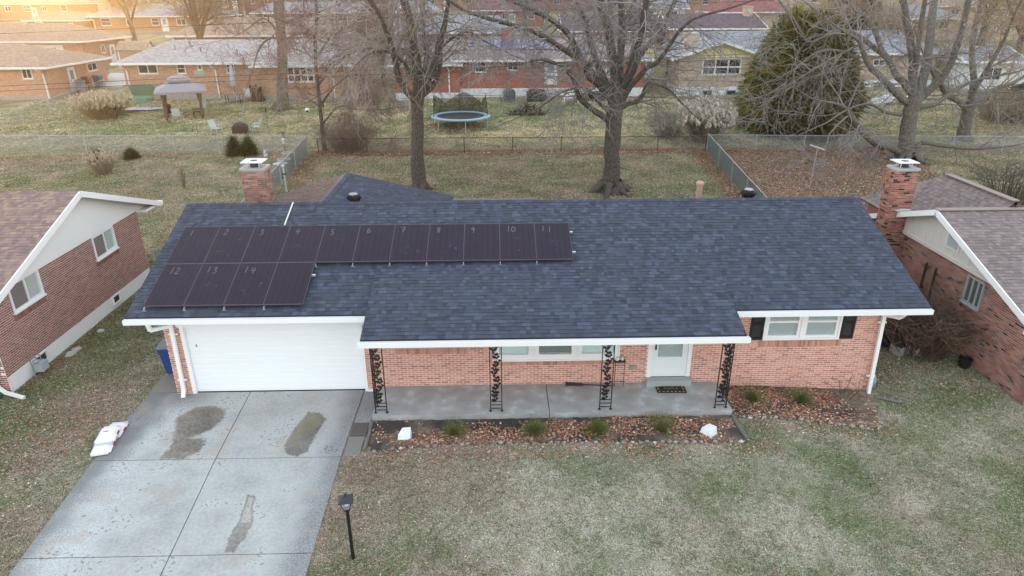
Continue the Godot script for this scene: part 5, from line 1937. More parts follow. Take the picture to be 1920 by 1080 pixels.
	for q in [0.7, 2.8]: window(t, Transform3D(Basis(), Vector3(q, 0.0, 3.78)), 0.85, 0.45, [], [], mat("grey_trim", 0.35, 0.36, 0.37, 0.7), dark, 0.06, 0.04, false)
	# peach house at the far left
	t = far_house("peach_house", "peach brick house at the left edge with bins along its side wall", Vector3(-42.0, y, -43.5), 0, 12.6, 9.5, 2.68, 1.55, 4.8, peach_b, roof_mat("tan_shingles", 0.40, 0.30, 0.23), {
		"windows": [[10.7, 1.74, 0.85, 0.9, 2, 1]], "spouts": [12.25], "side_windows": [[6.3, 1.7, 1.6, 0.7]], "side_doors": [[3.2, 0.25, 0.9, 2.0]]})
	# its neighbour further back
	far_house("pink_house", "second peach house up the slope at far left with a white carport front", Vector3(-50.0, 3.45, -60.5), 0, 14.6, 9.0, 2.95, 1.7, 4.5, peach_b, roof_mat("tan_shingles", 0.40, 0.30, 0.23), {"doors": [[9.2, 0.2, 3.2, 2.3]], "side_windows": [[3.4, 1.5, 0.7, 0.9]], "side_doors": [[5.2, 0.2, 0.95, 2.0]]})

func build_far_houses() -> void:
	var ob := brick_mat("orange_brick", 51, [Color(0.40, 0.20, 0.11), Color(0.43, 0.23, 0.13)], Color(0.45, 0.32, 0.24))
	var rb := brick_mat("dull_red_brick", 52, [Color(0.31, 0.11, 0.08), Color(0.34, 0.13, 0.09)], Color(0.33, 0.2, 0.16))
	var bb := brick_mat("pale_brick", 53, [Color(0.5, 0.38, 0.27), Color(0.53, 0.41, 0.3)], Color(0.5, 0.43, 0.36))
	var grey := roof_mat("blue_grey_shingles", 0.33, 0.33, 0.36)
	var pale := roof_mat("icy_shingles", 0.52, 0.55, 0.58)
	var brown := roof_mat("tan_shingles", 0.40, 0.30, 0.23)
	var maroon := roof_mat("maroon_shingles", 0.22, 0.10, 0.10)
	var plum := roof_mat("plum_shingles", 0.16, 0.10, 0.125)
	var red := roof_mat("red_shingles", 0.34, 0.10, 0.10)
	var list := [
		["orange brick house with a blue-grey roof up the hill at upper left", -56.0, -101.0, 20.0, 2.5, ob, grey, 1.6, 3.0],
		["small dull red wing with a pinkish roof left of the hilltop orange house", -65.0, -99.0, 8.5, 2.1, rb, brown, 1.2, 2.0],
		["brown-roofed house directly behind the pale grey roof of the tan house", -28.0, -66.0, 18.5, 2.9, ob, brown, 1.8, 3.0],
		["red brick house with a grey roof behind the brown roof and the tall trunk", -30.0, -101.0, 15.0, 2.9, rb, grey, 1.6, 2.5],
		["orange brick house with an icy pale roof above the leftmost yard tree's crown", -14.6, -97.0, 13.6, 3.2, ob, pale, 1.5, 1.5],
		["grey-roofed house right behind the red house's chimney", -3.0, -66.0, 14.0, 3.1, rb, grey, 1.7, 2.5],
		["maroon-roofed house with white porch posts high behind the red house", 4.0, -106.0, 13.0, 2.8, rb, maroon, 1.9, 2.5],
		["low plum-roofed house with a bright sunroom, behind the big forked tree", 17.5, -71.0, 11.5, 2.7, rb, plum, 1.7, 0.0],
		["plum-roofed house behind the yellow gable's grey roof", 29.8, -68.0, 10.5, 3.2, bb, plum, 1.5, 0.0],
		["tan house under a bright red roof at upper right", 40.5, -86.0, 11.0, 3.7, bb, red, 1.6, 2.5],
		["white gabled house at the top behind the forked tree", 34.5, -112.0, 8.0, 2.6, mat("white_siding_far", 0.7, 0.73, 0.75, 0.7), grey, 1.6, 0.0],
		["cream house among the sunlit trees at far upper right", 82.0, -108.0, 13.0, 3.0, bb, brown, 1.8, 2.5],
		["long pale brick house at the upper right behind the dark conifer", 58.0, -84.0, 16.0, 2.9, bb, grey, 1.7, 2.5],
		["red brick house on the crest above the maroon roof", 16.0, -142.0, 16.0, 3.0, rb, maroon, 1.8, 2.5],
		["orange brick house on the crest above the icy roof", -12.0, -146.0, 17.0, 3.0, ob, brown, 1.8, 2.5],
		["grey-roofed house on the crest above the red roof", 44.0, -140.0, 16.0, 3.0, ob, grey, 1.8, 2.5],
		["hilltop house with a tan roof in the glow at far left", -92.0, -128.0, 18.0, 3.0, ob, brown, 1.8, 2.5],
		["hilltop house with a grey roof behind the orange house", -52.0, -150.0, 18.0, 3.0, rb, grey, 1.8, 2.5],
		["pale house on the crest at far upper right", 78.0, -146.0, 16.0, 3.0, bb, brown, 1.8, 2.5],
	]
	var i := 0
	for q in list:
		var w: float = q[3]
		var hw: float = q[4]
		var wins := []
		var m := int(w / 3.6)
		for k in m:
			wins.append([w * (k + 0.35) / m, hw - 1.35, [1.5, 0.9, 1.2][(k + i) % 3], 0.95 if k % 2 else 1.1, 2 if k % 2 else 1, 1 if k % 2 else 2])
		var o := {"windows": wins, "spouts": [0.05], "doors": [[w * 0.02 + 1.0 if i % 2 else w * 0.55, 0.22, 0.9, 2.0]]}
		if i == 7: o.windows = [[0.5, hw - 1.0, 1.9, 0.9, 3, 1, mat("sunroom_pane", 0.12, 0.27, 0.31, 0.12)], [7.0, hw - 1.2, 1.4, 0.9, 2, 1]]
		if i in [0, 5, 8]: o["chimneys"] = [[w * (0.9 if i == 8 else 0.2), -3.5, 1.0, hw + 2.3]]
		far_house(["brick_house", "hill_house"][1 if q[2] < -90 else 0], q[0], on(q[1] + w / 2, q[2]) + Vector3(-w / 2, 0, 0), 0, w, 9.0, hw, q[7], q[8], q[5], q[6], o)
		i += 1
	# yellow gable end catching the sun, and a garden shed
	var t := thing("yellow_garage", "small yellow gable-ended garage between the red house and the buff house", "garage", on(23.8, -52.0))
	var yel := mat("yellow_siding", 0.74, 0.66, 0.36, 0.7)
	boxes("wall", [Vector3(-1.7, -0.5, -5.0), Vector3(1.7, 2.45, 0)], yel, t)
	gable_fill(t, [Vector3(-1.7, 2.45, 0.01), Vector3(1.7, 2.45, 0.01), Vector3(0, 3.9, 0.01)], yel)
	var rf := MB.new()
	rf.uvs = true
	rf.slab([Vector3(-2.1, 2.15, 0.4), Vector3(0, 3.98, 0.4), Vector3(0, 3.98, -5.3), Vector3(-2.1, 2.15, -5.3)], 0.1)
	rf.slab([Vector3(0, 3.982, 0.4), Vector3(2.1, 2.152, 0.4), Vector3(2.1, 2.152, -5.3), Vector3(0, 3.982, -5.3)], 0.1)
	obj("roof", rf, grey, t)
	door(t, Transform3D(Basis(), Vector3(-0.45, 0.0, 0.01)), 0.9, 2.0, mat("white_trim", 0.74, 0.75, 0.75, 0.6))
	t = thing("garden_shed", "small tan garden shed with white corner trim beyond the tan house", "shed", on(-31.0, -62.0))
	var wt := mat("white_trim", 0.74, 0.75, 0.75, 0.6)
	boxes("wall", [Vector3(-1.6, -0.4, -2.2), Vector3(1.4, 1.9, 0)], mat("shed_tan", 0.40, 0.31, 0.22, 0.8), t)
	boxes("corner_trim", [Vector3(-1.66, -0.4, 0.002), Vector3(-1.5, 1.9, 0.04), Vector3(1.3, -0.4, 0.002), Vector3(1.46, 1.9, 0.04)], wt, t)
	rf = MB.new()
	rf.uvs = true
	rf.slab([Vector3(-1.8, 1.85, 0.25), Vector3(1.6, 1.85, 0.25), Vector3(1.6, 2.75, -1.1), Vector3(-1.8, 2.75, -1.1)], 0.08)
	rf.slab([Vector3(1.6, 1.852, -2.45), Vector3(-1.8, 1.852, -2.45), Vector3(-1.8, 2.752, -1.1), Vector3(1.6, 2.752, -1.1)], 0.08)
	obj("roof", rf, brown, t)
	gable_fill(t, [Vector3(1.402, 1.88, 0.0), Vector3(1.402, 1.88, -2.2), Vector3(1.402, 2.66, -1.1)], wt)

# ------------------------------------------------------------------ fences and wires
func build_fences() -> void:
	var zinc := mat("galvanised", 0.45, 0.47, 0.48, 0.5, 0.3)
	var rust := mat("rusted_steel", 0.10, 0.065, 0.05, 0.9)
	var wire := mat("fence_wire", 0.34, 0.35, 0.36, 0.6, 0.2)
	var dull := mat("dull_wire", 0.16, 0.14, 0.13, 0.8)
	fence("chain_link_fence", "pale chain-link fence across the back of the left neighbour's yard", [Vector2(-46, -27.3), Vector2(-23.2, -27.0), Vector2(-3.2, -26.2)], 1.15, 3.0, zinc, wire, 0.08)
	fence("chain_link_fence", "dark rusted chain-link fence between the two big bare trees", [Vector2(-2.6, -26.3), Vector2(22.25, -26.2)], 0.95, 3.1, rust, dull, 0.10)
	fence("chain_link_fence", "bright galvanised fence in front of the big evergreen at right", [Vector2(22.4, -26.3), Vector2(31.6, -25.8), Vector2(60, -24.5)], 1.0, 3.1, zinc, wire, 0.09)
	fence("chain_link_fence", "chain-link side fence running back from the brick chimney at left", [Vector2(-3.2, -26.1), Vector2(-3.35, -17.5), Vector2(-3.5, -9.5)], 1.15, 2.9, zinc, mat("blue_grey_wire", 0.26, 0.29, 0.36, 0.5), 0.06)
	fence("slatted_fence", "green slatted chain-link side fence at the right of the back yard", [Vector2(22.33, -26.1), Vector2(22.0, -17.5), Vector2(21.8, -10)], 1.1, 2.8, zinc, wire, 0.10, mat("green_slat", 0.07, 0.15, 0.15, 0.5))
	fence("chain_link_fence", "chain-link fence between the peach house's yard and the gazebo yard", [Vector2(-26.8, -28.5), Vector2(-26.3, -38), Vector2(-26.5, -47)], 1.1, 3.0, zinc, wire, 0.10)
	fence("chain_link_fence", "short chain-link return beside the left house's rear corner", [Vector2(-5.3, -9.2), Vector2(-1.2, -9.4)], 1.1, 2.0, zinc, wire, 0.08)
	var gp := thing("gate_post", "thick pale steel gate post behind the brick chimney at left", "post", on(-2.62, -18.9))
	var mb := MB.new()
	mb.tube([Vector3(0, -0.2, 0), Vector3(0, 1.45, 0)], [0.055, 0.055], 10, true)
	obj("post", mb, mat("gate_steel", 0.40, 0.50, 0.50, 0.5), gp)
	mb = MB.new()
	mb.lump(Vector3(0, 1.5, 0), Vector3(0.09, 0.07, 0.09), 3, 0.1)
	obj("finial", mb, mat("gate_steel_pale", 0.6, 0.62, 0.58, 0.5), gp)
	boxes("hinge", [Vector3(-0.10, 1.05, -0.03), Vector3(0.11, 1.12, 0.07), Vector3(-0.12, 0.85, -0.03), Vector3(-0.05, 0.93, 0.06)], mat("black_metal", 0.012, 0.012, 0.013, 0.45), gp)
	# overhead lines along the easement
	var wm := mat("black_cable", 0.02, 0.018, 0.018, 0.7)
	var wires := [[Vector3(-48, 4.35, -30.7), Vector3(-16, 5.56, -30.7), Vector3(26, 7.0, -30.7), "lower of the two dark cables across the tan house"], [Vector3(-48, 4.05, -30.6), Vector3(-16, 5.25, -30.6), Vector3(26, 6.7, -30.6), "lowest dark cable across the tan house and gazebo"], [Vector3(-48, 7.7, -32), Vector3(-13.7, 8.75, -32), Vector3(40, 10.8, -32), "upper thin cable across the roofs at upper left"], [Vector3(6, 6.0, -29.8), Vector3(29, 5.0, -29.6), Vector3(62, 4.6, -29.4), "cable across the buff house and the evergreen"], [Vector3(6, 4.6, -29.4), Vector3(29, 4.1, -29.3), Vector3(62, 4.0, -29.2), "low cable across the evergreen's foot"]]
	for w in wires:
		var c := MB.new()
		var p := []
		var r := []
		for i in 25:
			var f := i / 24.0
			p.append(w[0].lerp(w[1], f).lerp(w[1].lerp(w[2], f), f))
			r.append(0.016)
		c.tube(p, r, 5)
		tag(obj("overhead_cable", c, wm), w[3], "cable", "overhead cables along the back easement")

# ------------------------------------------------------------------ trees
func bark_mat(called: String, a: Color, b: Color) -> StandardMaterial3D:
	var m := grain(mat(called, 1, 1, 1, 0.95), ramp_tex(noise_img(hash(called) % 900, 0.035, 256, FastNoiseLite.TYPE_SIMPLEX, 4), [0.0, a * 0.45, 0.4, a, 0.6, b, 1.0, b * 1.25]), 1.2)
	m.uv1_scale = Vector3(1.8, 0.45, 1.8)
	m.heightmap_enabled = true
	m.heightmap_texture = ImageTexture.create_from_image(noise_img(hash(called) % 800, 0.035, 256, FastNoiseLite.TYPE_SIMPLEX, 4))
	m.heightmap_scale = 4.0
	return m

func build_trees() -> void:
	var bark := bark_mat("grey_bark", Color(0.068, 0.055, 0.046), Color(0.135, 0.118, 0.10))
	var bark2 := bark_mat("pale_bark", Color(0.12, 0.105, 0.085), Color(0.22, 0.20, 0.17))
	var twig := mat("grey_twig", 0.27, 0.24, 0.225, 0.9)
	var red_twig := mat("reddish_twig", 0.22, 0.15, 0.145, 0.9)
	var tan_twig := mat("tan_twig", 0.30, 0.22, 0.145, 0.9)
	var q := {"kids": [4, 5], "droop": 0.10, "wobble": 0.40, "least": 0.0105, "per_metre": 1.35, "lift": 0.02, "reach": 1.0}
	var q2 := {"kids": [5, 5], "droop": 0.10, "wobble": 0.40, "least": 0.0105, "per_metre": 0.7, "lift": 0.02, "reach": 1.0}
	bare_tree("yard_tree", "tall bare tree right behind the slate roof, left of centre", Vector3(4.56, 0.88, -19.36), [
		[-0,-0.15,0,0.648,0.01,0.15,0,0.455,-0.03,1.92,0,0.374,0.12,4.45,0,0.364,0.26,5.4,0,0.388,0.26,5.8,0,0.359],
		[0.24,5.53,0,0.332,0.22,6.06,0,0.303,0.16,6.97,0,0.272,0.01,8.37,0,0.241,-0.26,9.6,0,0.211],
		[0.33,5.13,0,0.236,0.58,5.54,0.12,0.207,1,6.27,0.33,0.19,1.34,7.32,0.62,0.16,1.67,8.23,0.88,0.131,2,9.37,1.22,0.102],
		[0.35,4.99,-0,0.195,0.96,5.49,-0.28,0.153,1.31,6.26,-0.57,0.139,1.39,7.29,-0.91,0.125,1.69,8.57,-1.39,0.111],
		[0.28,5.66,0,0.166,0.59,6.47,-0.4,0.138,0.68,7.23,-0.75,0.125,0.55,7.89,-1.04,0.111,0.47,8.75,-1.44,0.097,0.37,9.47,-1.76,0.083],
		[0.13,4.59,0,0.238,-0.23,5.09,0.27,0.207,-0.62,5.87,0.66,0.19,-0.75,6.86,1.09,0.159,-0.87,7.88,1.56,0.142,-1.15,8.86,2.08,0.126,-1.47,9.55,2.48,0.111],
		[0.16,5.53,0,0.138,-0.15,6.39,0.64,0.108,-0.59,7.07,1.25,0.092,-1.27,7.36,1.76,0.077,-2,7.15,2.1,0.051,-2.6,6.56,2.33,0.038],
		[0.17,6.59,0,0.123,-0.41,7.19,-0.6,0.097,-1.15,7.25,-1,0.083,-2.23,7,-1.55,0.071,-3.34,7.1,-2.21,0.057,-4.19,6.66,-2.64,0.044],
		[1.35,7.28,0,0.095,2.16,7.88,0.51,0.066,2.98,8.15,0.94,0.052,3.63,7.79,1.2,0.039],
		], 11, bark, twig, q)
	bare_tree("yard_tree", "massive forked bare tree in the middle of the back yard", Vector3(15.01, 0.84, -18.81), [
		[0.01,-0.18,0,0.964,-0.04,0.18,0,0.669,-0.04,0.59,0,0.522,-0.04,1.7,0,0.458,-0.06,3.59,0,0.435,0.02,4.63,0,0.499,0.12,5.3,0,0.55],
		[-0.11,3.54,0,0.21,-0.59,4,0.25,0.18,-1.39,4.54,0.61,0.164,-2.05,5.18,0.98,0.147,-2.35,5.99,1.3,0.132,-2.96,6.65,1.68,0.103,-4.02,7.02,2.11,0.076,-4.79,6.89,2.34,0.05],
		[0.05,4.63,0,0.305,-0.46,5.24,-0.14,0.262,-0.96,5.73,-0.26,0.248,-1.44,6.33,-0.39,0.233,-2,7.1,-0.56,0.191,-2.42,7.94,-0.72,0.163,-3.18,8.57,-0.9,0.135,-4.26,9.12,-1.09,0.122,-5.47,9.62,-1.31,0.108],
		[-0.86,5.63,0,0.178,-1.39,5.94,0.2,0.163,-1.92,6.74,0.5,0.147,-2.96,7.46,0.92,0.131,-3.94,8.05,1.32,0.128,-5.08,8.47,1.74,0.113,-6.33,8.8,2.2,0.099,-7.53,9.2,2.68,0.085,-8.17,9.58,2.99,0.072],
		[-0.14,5.04,0,0.221,-0.67,5.97,-0.49,0.193,-1.11,7.06,-1.03,0.18,-1.53,8.51,-1.71,0.166,-2.06,9.6,-2.27,0.139],
		[0.05,5.17,0,0.303,-0.09,5.83,-0.06,0.274,-0.45,7.95,-0.25,0.255,-0.84,9.12,-0.37,0.226,-1.07,9.78,-0.43,0.198],
		[0.18,5.3,-0,0.248,0.23,6.22,-0.6,0.221,0.37,7.47,-1.42,0.209,0.49,8.74,-2.24,0.196,0.42,9.59,-2.78,0.183],
		[0.29,5.25,0,0.248,0.52,6.11,0.24,0.217,0.72,7.16,0.53,0.199,0.96,7.99,0.78,0.183,0.94,8.97,1.05,0.154,1,9.61,1.25,0.139],
		[0.35,5.17,0,0.207,0.76,5.93,-0.23,0.179,1.41,7.25,-0.64,0.164,2.23,7.9,-0.9,0.151,2.58,8.76,-1.15,0.136,3.03,9.58,-1.41,0.123],
		[0.3,4.71,0,0.194,0.58,5.48,0.43,0.163,1,6.1,0.84,0.147,1.26,6.53,1.13,0.132,1.7,6.8,1.42,0.117,2.12,7.67,2,0.101,2.4,8.3,2.44,0.087,2.95,8.85,2.96,0.073,4.03,9.21,3.66,0.047],
		[0.12,4.36,0,0.153,0.77,4.61,-0.29,0.14,1.37,4.77,-0.53,0.126,1.86,5.53,-0.89,0.112,2.88,5.28,-1.17,0.071,3.72,4.55,-1.38,0.043],
		[-0.09,4.09,0,0.125,-1.06,4.88,0.73,0.095,-1.55,5.46,1.19,0.08,-2.27,5.64,1.61,0.065,-3.09,5.45,2.01,0.052,-3.62,5.11,2.29,0.039],
		], 22, bark, twig, q)
	bare_tree("yard_tree", "straight tall pale trunk in front of the tan house", Vector3(-8.52, 2.34, -39.02), [
		[0.02,-0.13,0,0.861,0.07,0.2,0,0.601,0.28,1.45,0,0.468,0.49,2.95,0,0.421,0.73,5.56,-0,0.413,0.8,6.97,0,0.429,0.85,7.91,0,0.446],
		[0.81,7.35,0,0.326,0.56,8.47,-0.32,0.284,0.34,9.59,-0.64,0.223,0.1,11.06,-1.06,0.161],
		[0.88,7.54,-0,0.346,1.41,8.83,0.37,0.3,2.12,10.26,0.79,0.216,2.61,11.64,1.21,0.154],
		[0.5,5.36,0,0.124,-0.09,5.39,0.35,0.103,-0.74,4.8,0.78,0.082,-1.06,4.05,1.14,0.061],
		[0.92,5.13,0,0.124,1.58,5.57,-0.36,0.104,2.52,5.7,-0.77,0.084,3.41,5.17,-1.15,0.063],
		[0.48,5.83,0,0.103,-0.08,6.59,-0.17,0.082,-0.69,6.78,-0.27,0.062,-1.62,6.21,-0.35,0.041],
		[1.05,6.4,0,0.144,2.37,6.9,0.42,0.101,4.16,7.28,0.99,0.08,5.95,7.91,1.58,0.059],
		], 33, bark2, red_twig, {"kids": [6, 6], "wobble": 0.3, "least": 0.011, "per_metre": 1.8, "reach": 0.8})
	bare_tree("yard_tree", "thin vine-clad tree at the corner of the left fences", Vector3(-2.25, 1.47, -26.93), [
		[-0.11,-0.07,0,0.19,-0.11,1.13,0,0.137,-0.09,2.8,0,0.135,-0.06,5.06,0,0.116,0.1,6.92,0,0.114,0.37,8.42,0,0.096,0.38,9.58,-0,0.079],
		[-0.09,2.8,0,0.084,0.73,3.86,-0.6,0.068,1.87,4.61,-1.17,0.051,2.81,4.25,-1.42,0.034],
		[-0.07,4.1,0,0.083,1.35,5.43,0.73,0.065,2.84,6.23,1.36,0.048,4.03,6.4,1.79,0.031],
		[0.02,5.68,0,0.082,0.94,6.89,-0.4,0.065,2.4,7.63,-0.81,0.049,3.52,7.77,-1.06,0.033],
		[0.13,6.92,-0,0.065,-0.46,7.53,0.16,0.048,-1.2,7.69,0.29,0.032],
		[-0.12,1.64,0,0.068,1.02,2.76,-0.26,0.051,2,2.56,-0.38,0.034],
		], 44, bark, red_twig, {"kids": [6, 6], "wobble": 0.36, "least": 0.011, "per_metre": 2.4, "droop": 0.12, "trunk_twigs": true, "reach": 0.75})
	bare_tree("yard_tree", "many-limbed bare tree beside the right house's chimney", Vector3(34.15, 1.24, -23.88), [
		[-0.03,-0.2,-0,0.926,-0.14,0.13,-0,0.659,-0.23,0.66,-0,0.525,-0.35,1.63,-0,0.455,-0.42,2.91,-0,0.465,-0.44,3.84,-0,0.54],
		[-0.28,0.33,-0,0.263,-1.26,0.79,0.26,0.244,-2.59,1.23,0.62,0.225,-3.86,2.1,1,0.205,-5.05,3.25,1.42,0.17,-5.8,3.65,1.65,0.092,-6.89,3.85,1.94,0.061],
		[-0.53,3.38,-0,0.255,-1.17,3.7,0.1,0.238,-2.03,4.31,0.24,0.236,-2.97,5.03,0.41,0.202,-3.8,5.64,0.56,0.185,-4.47,6.53,0.72,0.152,-4.87,7.05,0.82,0.12,-5.75,7.48,0.96,0.075],
		[-0.67,4,-0,0.254,-1.05,4.53,-0.17,0.238,-1.61,5.03,-0.35,0.206,-2.21,6,-0.65,0.189,-2.83,6.41,-0.83,0.173,-3.78,7.08,-1.12,0.158,-4.78,7.46,-1.38,0.126,-5.75,7.07,-1.54,0.095,-6.6,6.82,-1.71,0.08,-7.36,7.86,-2,0.08,-8.46,9.12,-2.4,0.064],
		[-2.5,5.91,0,0.171,-2.84,6.53,-0.33,0.156,-3.37,7.88,-1,0.156,-4.11,8.54,-1.43,0.141,-4.73,9.11,-1.81,0.126],
		[-0.47,3.69,-0,0.318,-0.72,4.61,-0,0.284,-1,5.96,-0,0.264,-1.64,7.5,-0,0.245,-2.32,9.11,-0,0.211],
		[-0.63,4.76,-0,0.173,-0.83,5.53,0.2,0.156,-1.32,7.25,0.66,0.151,-1.78,9.11,1.2,0.132],
		[-0.18,3.84,-0,0.318,0.15,4.7,-0.49,0.287,0.49,5.57,-0.98,0.272,0.81,7.11,-1.82,0.257,1.19,9.08,-2.89,0.226],
		[-0.05,3.68,-0,0.271,0.39,4.32,0.24,0.252,0.73,5.1,0.5,0.233,0.83,6.1,0.79,0.214,0.69,7.54,1.19,0.194,0.4,8.92,1.58,0.174],
		[0.04,0.66,-0,0.148,0.47,1.13,0.42,0.129,1.2,1.08,0.86,0.128,2.07,1.04,1.46,0.111],
		[-1.52,0.8,-0,0.131,-2.04,0.56,0.22,0.098,-2.2,-0.2,0.51,0.082,-2.34,-0.55,0.68,0.065],
		[-0.04,3.22,-0,0.192,1.22,3.31,-0.35,0.145,2.08,3.89,-0.67,0.129,3.92,4.59,-1.26,0.098,5.87,4.84,-1.78,0.066],
		[-0.97,2.75,-0,0.128,-2.3,3.01,0.56,0.095,-3.68,3.57,1.17,0.077,-5.23,3.38,1.86,0.061,-6.68,2.76,2.6,0.045],
		[-4.21,5.98,-0,0.109,-5.44,6.41,-0.23,0.093,-6.58,6.25,-0.43,0.078,-7.6,5.34,-0.64,0.063],
		[-4.64,6.56,-0,0.093,-5.89,6,0.24,0.077,-7.43,5.16,0.54,0.062,-8.67,4.45,0.79,0.046],
		], 55, bark2, twig, q2)
	bare_tree("yard_tree", "leaning bare tree behind the right-hand galvanised fence", Vector3(40.43, 1.57, -28.33), [
		[-0.01,-0.15,0,0.653,-0.06,0.21,0,0.47,-0.14,1.32,0,0.394,-0.14,2.02,0,0.427,-0.14,2.54,0,0.425],
		[-0.22,2.02,0,0.231,-1.2,2.64,0.22,0.211,-2.13,3.02,0.41,0.192,-2.92,3.82,0.63,0.155,-3.57,4.34,0.79,0.103],
		[-0.09,2.36,0,0.266,-0.11,3.87,-0.26,0.229,-0.51,5.52,-0.55,0.209,-0.55,7.13,-0.84,0.173,-0.37,8.72,-1.14,0.137],
		[0.03,2.19,0,0.231,0.91,2.83,-0.35,0.196,1.91,3.29,-0.69,0.161,3.17,3.59,-1.04,0.126,4.78,4.39,-1.59,0.09],
		[-0.23,2.88,0,0.194,-0.1,4.63,0.68,0.154,-0.01,6.28,1.35,0.116,-0.23,7.84,1.97,0.081],
		], 66, bark2, tan_twig, q)
	# bare trees beyond
	var far_bark := mat("far_bark", 0.115, 0.095, 0.08, 0.95)
	var brown_twig := mat("brown_twig", 0.16, 0.12, 0.10, 0.9)
	var wq := {"kids": [6, 6], "wobble": 0.25, "least": 0.017, "lift": 0.05, "reach": 1.0}
	var a := wild_tree("street_tree", "broad bare tree behind the pale grey roof of the tan house", on(-21.6, -57.5), 71, 13.0, far_bark, brown_twig, wq)
	var b := wild_tree("street_tree", "bare tree in front of the orange brick house at upper left", on(-41.5, -84.0), 72, 11.0, far_bark, tan_twig, wq)
	var c := wild_tree("street_tree", "sunlit tangle of bare branches at the far right edge", on(58.0, -43.0), 73, 9.0, far_bark, tan_twig, {"kids": [7, 7], "wobble": 0.32, "least": 0.016, "lift": 0.03})
	var src := [a, b, c]
	var spots := [[-72, -92, 1.2, 1, "bare tree in the glow at the far upper left"], [-60, -116, 1.3, 1, "bare tree behind the hilltop orange house, left end"], [-38, -118, 1.25, 1, "bare tree behind the hilltop orange house, right end"], [-6, -82, 1.0, 0, "bare tree between the grey roof and the icy roof"], [13, -86, 1.0, 0, "bare tree behind the maroon-roofed house, left"], [26, -92, 1.1, 0, "bare tree behind the plum roofs"], [-18, -122, 1.2, 0, "bare tree on the crest above the icy roof"], [8, -126, 1.2, 0, "bare tree on the crest above the maroon roof"], [30, -128, 1.2, 0, "bare tree on the crest beside the white gable"], [52, -72, 1.15, 2, "bare sunlit tree right of the bright red roof"], [66, -60, 1.3, 2, "tall sunlit bare tree at upper right, nearer"], [74, -78, 1.3, 1, "tall sunlit bare tree at upper right, farther"], [64, -98, 1.3, 1, "bare tree above the long pale brick house"], [94, -92, 1.4, 1, "bare tree beside the cream house at far right"], [48, -52, 0.8, 2, "scrubby bare tree behind the right fence"], [70, -44, 1.0, 2, "scrubby bare tree at the right edge beyond the fence"], [-85, -80, 1.2, 1, "bare tree at the far left edge beyond the peach houses"], [-100, -110, 1.4, 1, "large bare tree in the glow at the left horizon"], [110, -130, 1.5, 1, "large bare tree on the right horizon"], [56, -130, 1.4, 0, "bare tree on the crest above the red roof"], [-44, -140, 1.4, 0, "bare tree on the crest at left, nearer"], [-74, -150, 1.5, 1, "bare tree on the crest at left, farther"], [90, -120, 1.4, 1, "bare tree on the crest at right"], [2, -160, 1.5, 0, "bare tree on the crest in the middle"], [24, -165, 1.5, 0, "bare tree on the crest right of the middle"], [-30, -170, 1.6, 0, "bare tree on the crest left of the middle"], [70, -170, 1.6, 0, "farthest bare tree on the right crest"], [-100, -170, 1.7, 1, "farthest bare tree on the left crest"], [-2.0, -50.5, 0.55, 0, "small bare tree in the gap between the tan and red houses"]]
	var k := 0
	for s in spots:
		var o := dup(src[s[3]], "street_tree", s[4], on(s[0], s[1]), k * 1.3)
		o.scale = Vector3.ONE * s[2]
		k += 1
	# far wooded crest that closes the view
	var xf := []
	var cols := PackedColorArray()
	var g := RandomNumberGenerator.new()
	g.seed = 5
	for i in 900:
		var p := on(g.randf_range(-330, 330), g.randf_range(-400, -190))
		var s := g.randf_range(0.8, 1.6)
		xf.append(Transform3D(Basis(Vector3.UP, g.randf() * TAU).scaled(Vector3(s, s * g.randf_range(0.8, 1.2), s)), p))
		cols.append(Color(0.16, 0.125, 0.10) * g.randf_range(0.7, 1.4))
	var tm := MB.new()
	tm.tube([Vector3(0, 0, 0), Vector3(0, 4, 0)], [0.3, 0.15], 5)
	var tg := RandomNumberGenerator.new()
	tg.seed = 9
	for i in 46:
		var an := tg.randf() * TAU
		var o := Vector3(cos(an), 0, sin(an)) * tg.randf_range(1.0, 4.4)
		var top := Vector3(0, tg.randf_range(5, 12), 0) + o
		tm.tube([Vector3(0, tg.randf_range(2.5, 5), 0), top * 0.6 + Vector3(0, 1, 0), top], [0.13, 0.07, 0.02], 3)
		for e in 5:
			var st := top * tg.randf_range(0.55, 1.0) + Vector3(0, 0.4, 0)
			tm.tube([st, st + Vector3(tg.randf_range(-1.6, 1.6), tg.randf_range(0.2, 2), tg.randf_range(-1.6, 1.6))], [0.05, 0.02], 3)
	tag(scatter("woods", tm.mesh(), tinted("far_wood", 0.95), xf, cols), "bare woods along the far crest", "woods", "", "stuff")
	# conifers
	var ever := [Color(0.13, 0.15, 0.038), Color(0.18, 0.185, 0.045), Color(0.24, 0.21, 0.05), Color(0.32, 0.24, 0.055), Color(0.09, 0.115, 0.034)]
	evergreen("evergreen_tree", "huge broad dark evergreen with golden top beside the buff house", on(30.0, -31.2), 8.5, 3.5, [0.72, 0.94, 1.0, 1.0, 0.96, 0.88, 0.78, 0.66, 0.52, 0.36, 0.10], 12000, 0.68, ever, 301)
	evergreen("evergreen_tree", "small dark green conifer between the limbs of the right-hand bare tree", on(57.0, -78.0), 9.0, 2.6, [0.8, 1.0, 0.9, 0.7, 0.5, 0.3, 0.05], 1800, 0.8, [Color(0.03, 0.06, 0.025), Color(0.045, 0.075, 0.03)], 302)
	var cedar := [Color(0.06, 0.075, 0.016), Color(0.085, 0.09, 0.02), Color(0.045, 0.06, 0.014)]
	evergreen("arborvitae", "left one of the two small upright arborvitae at the left back fence", on(-7.8, -26.0), 1.2, 0.27, [0.75, 1.0, 1.0, 0.92, 0.75, 0.4, 0.1], 1300, 0.10, cedar, 303, "arborvitae pair at the left fence", "shrub")
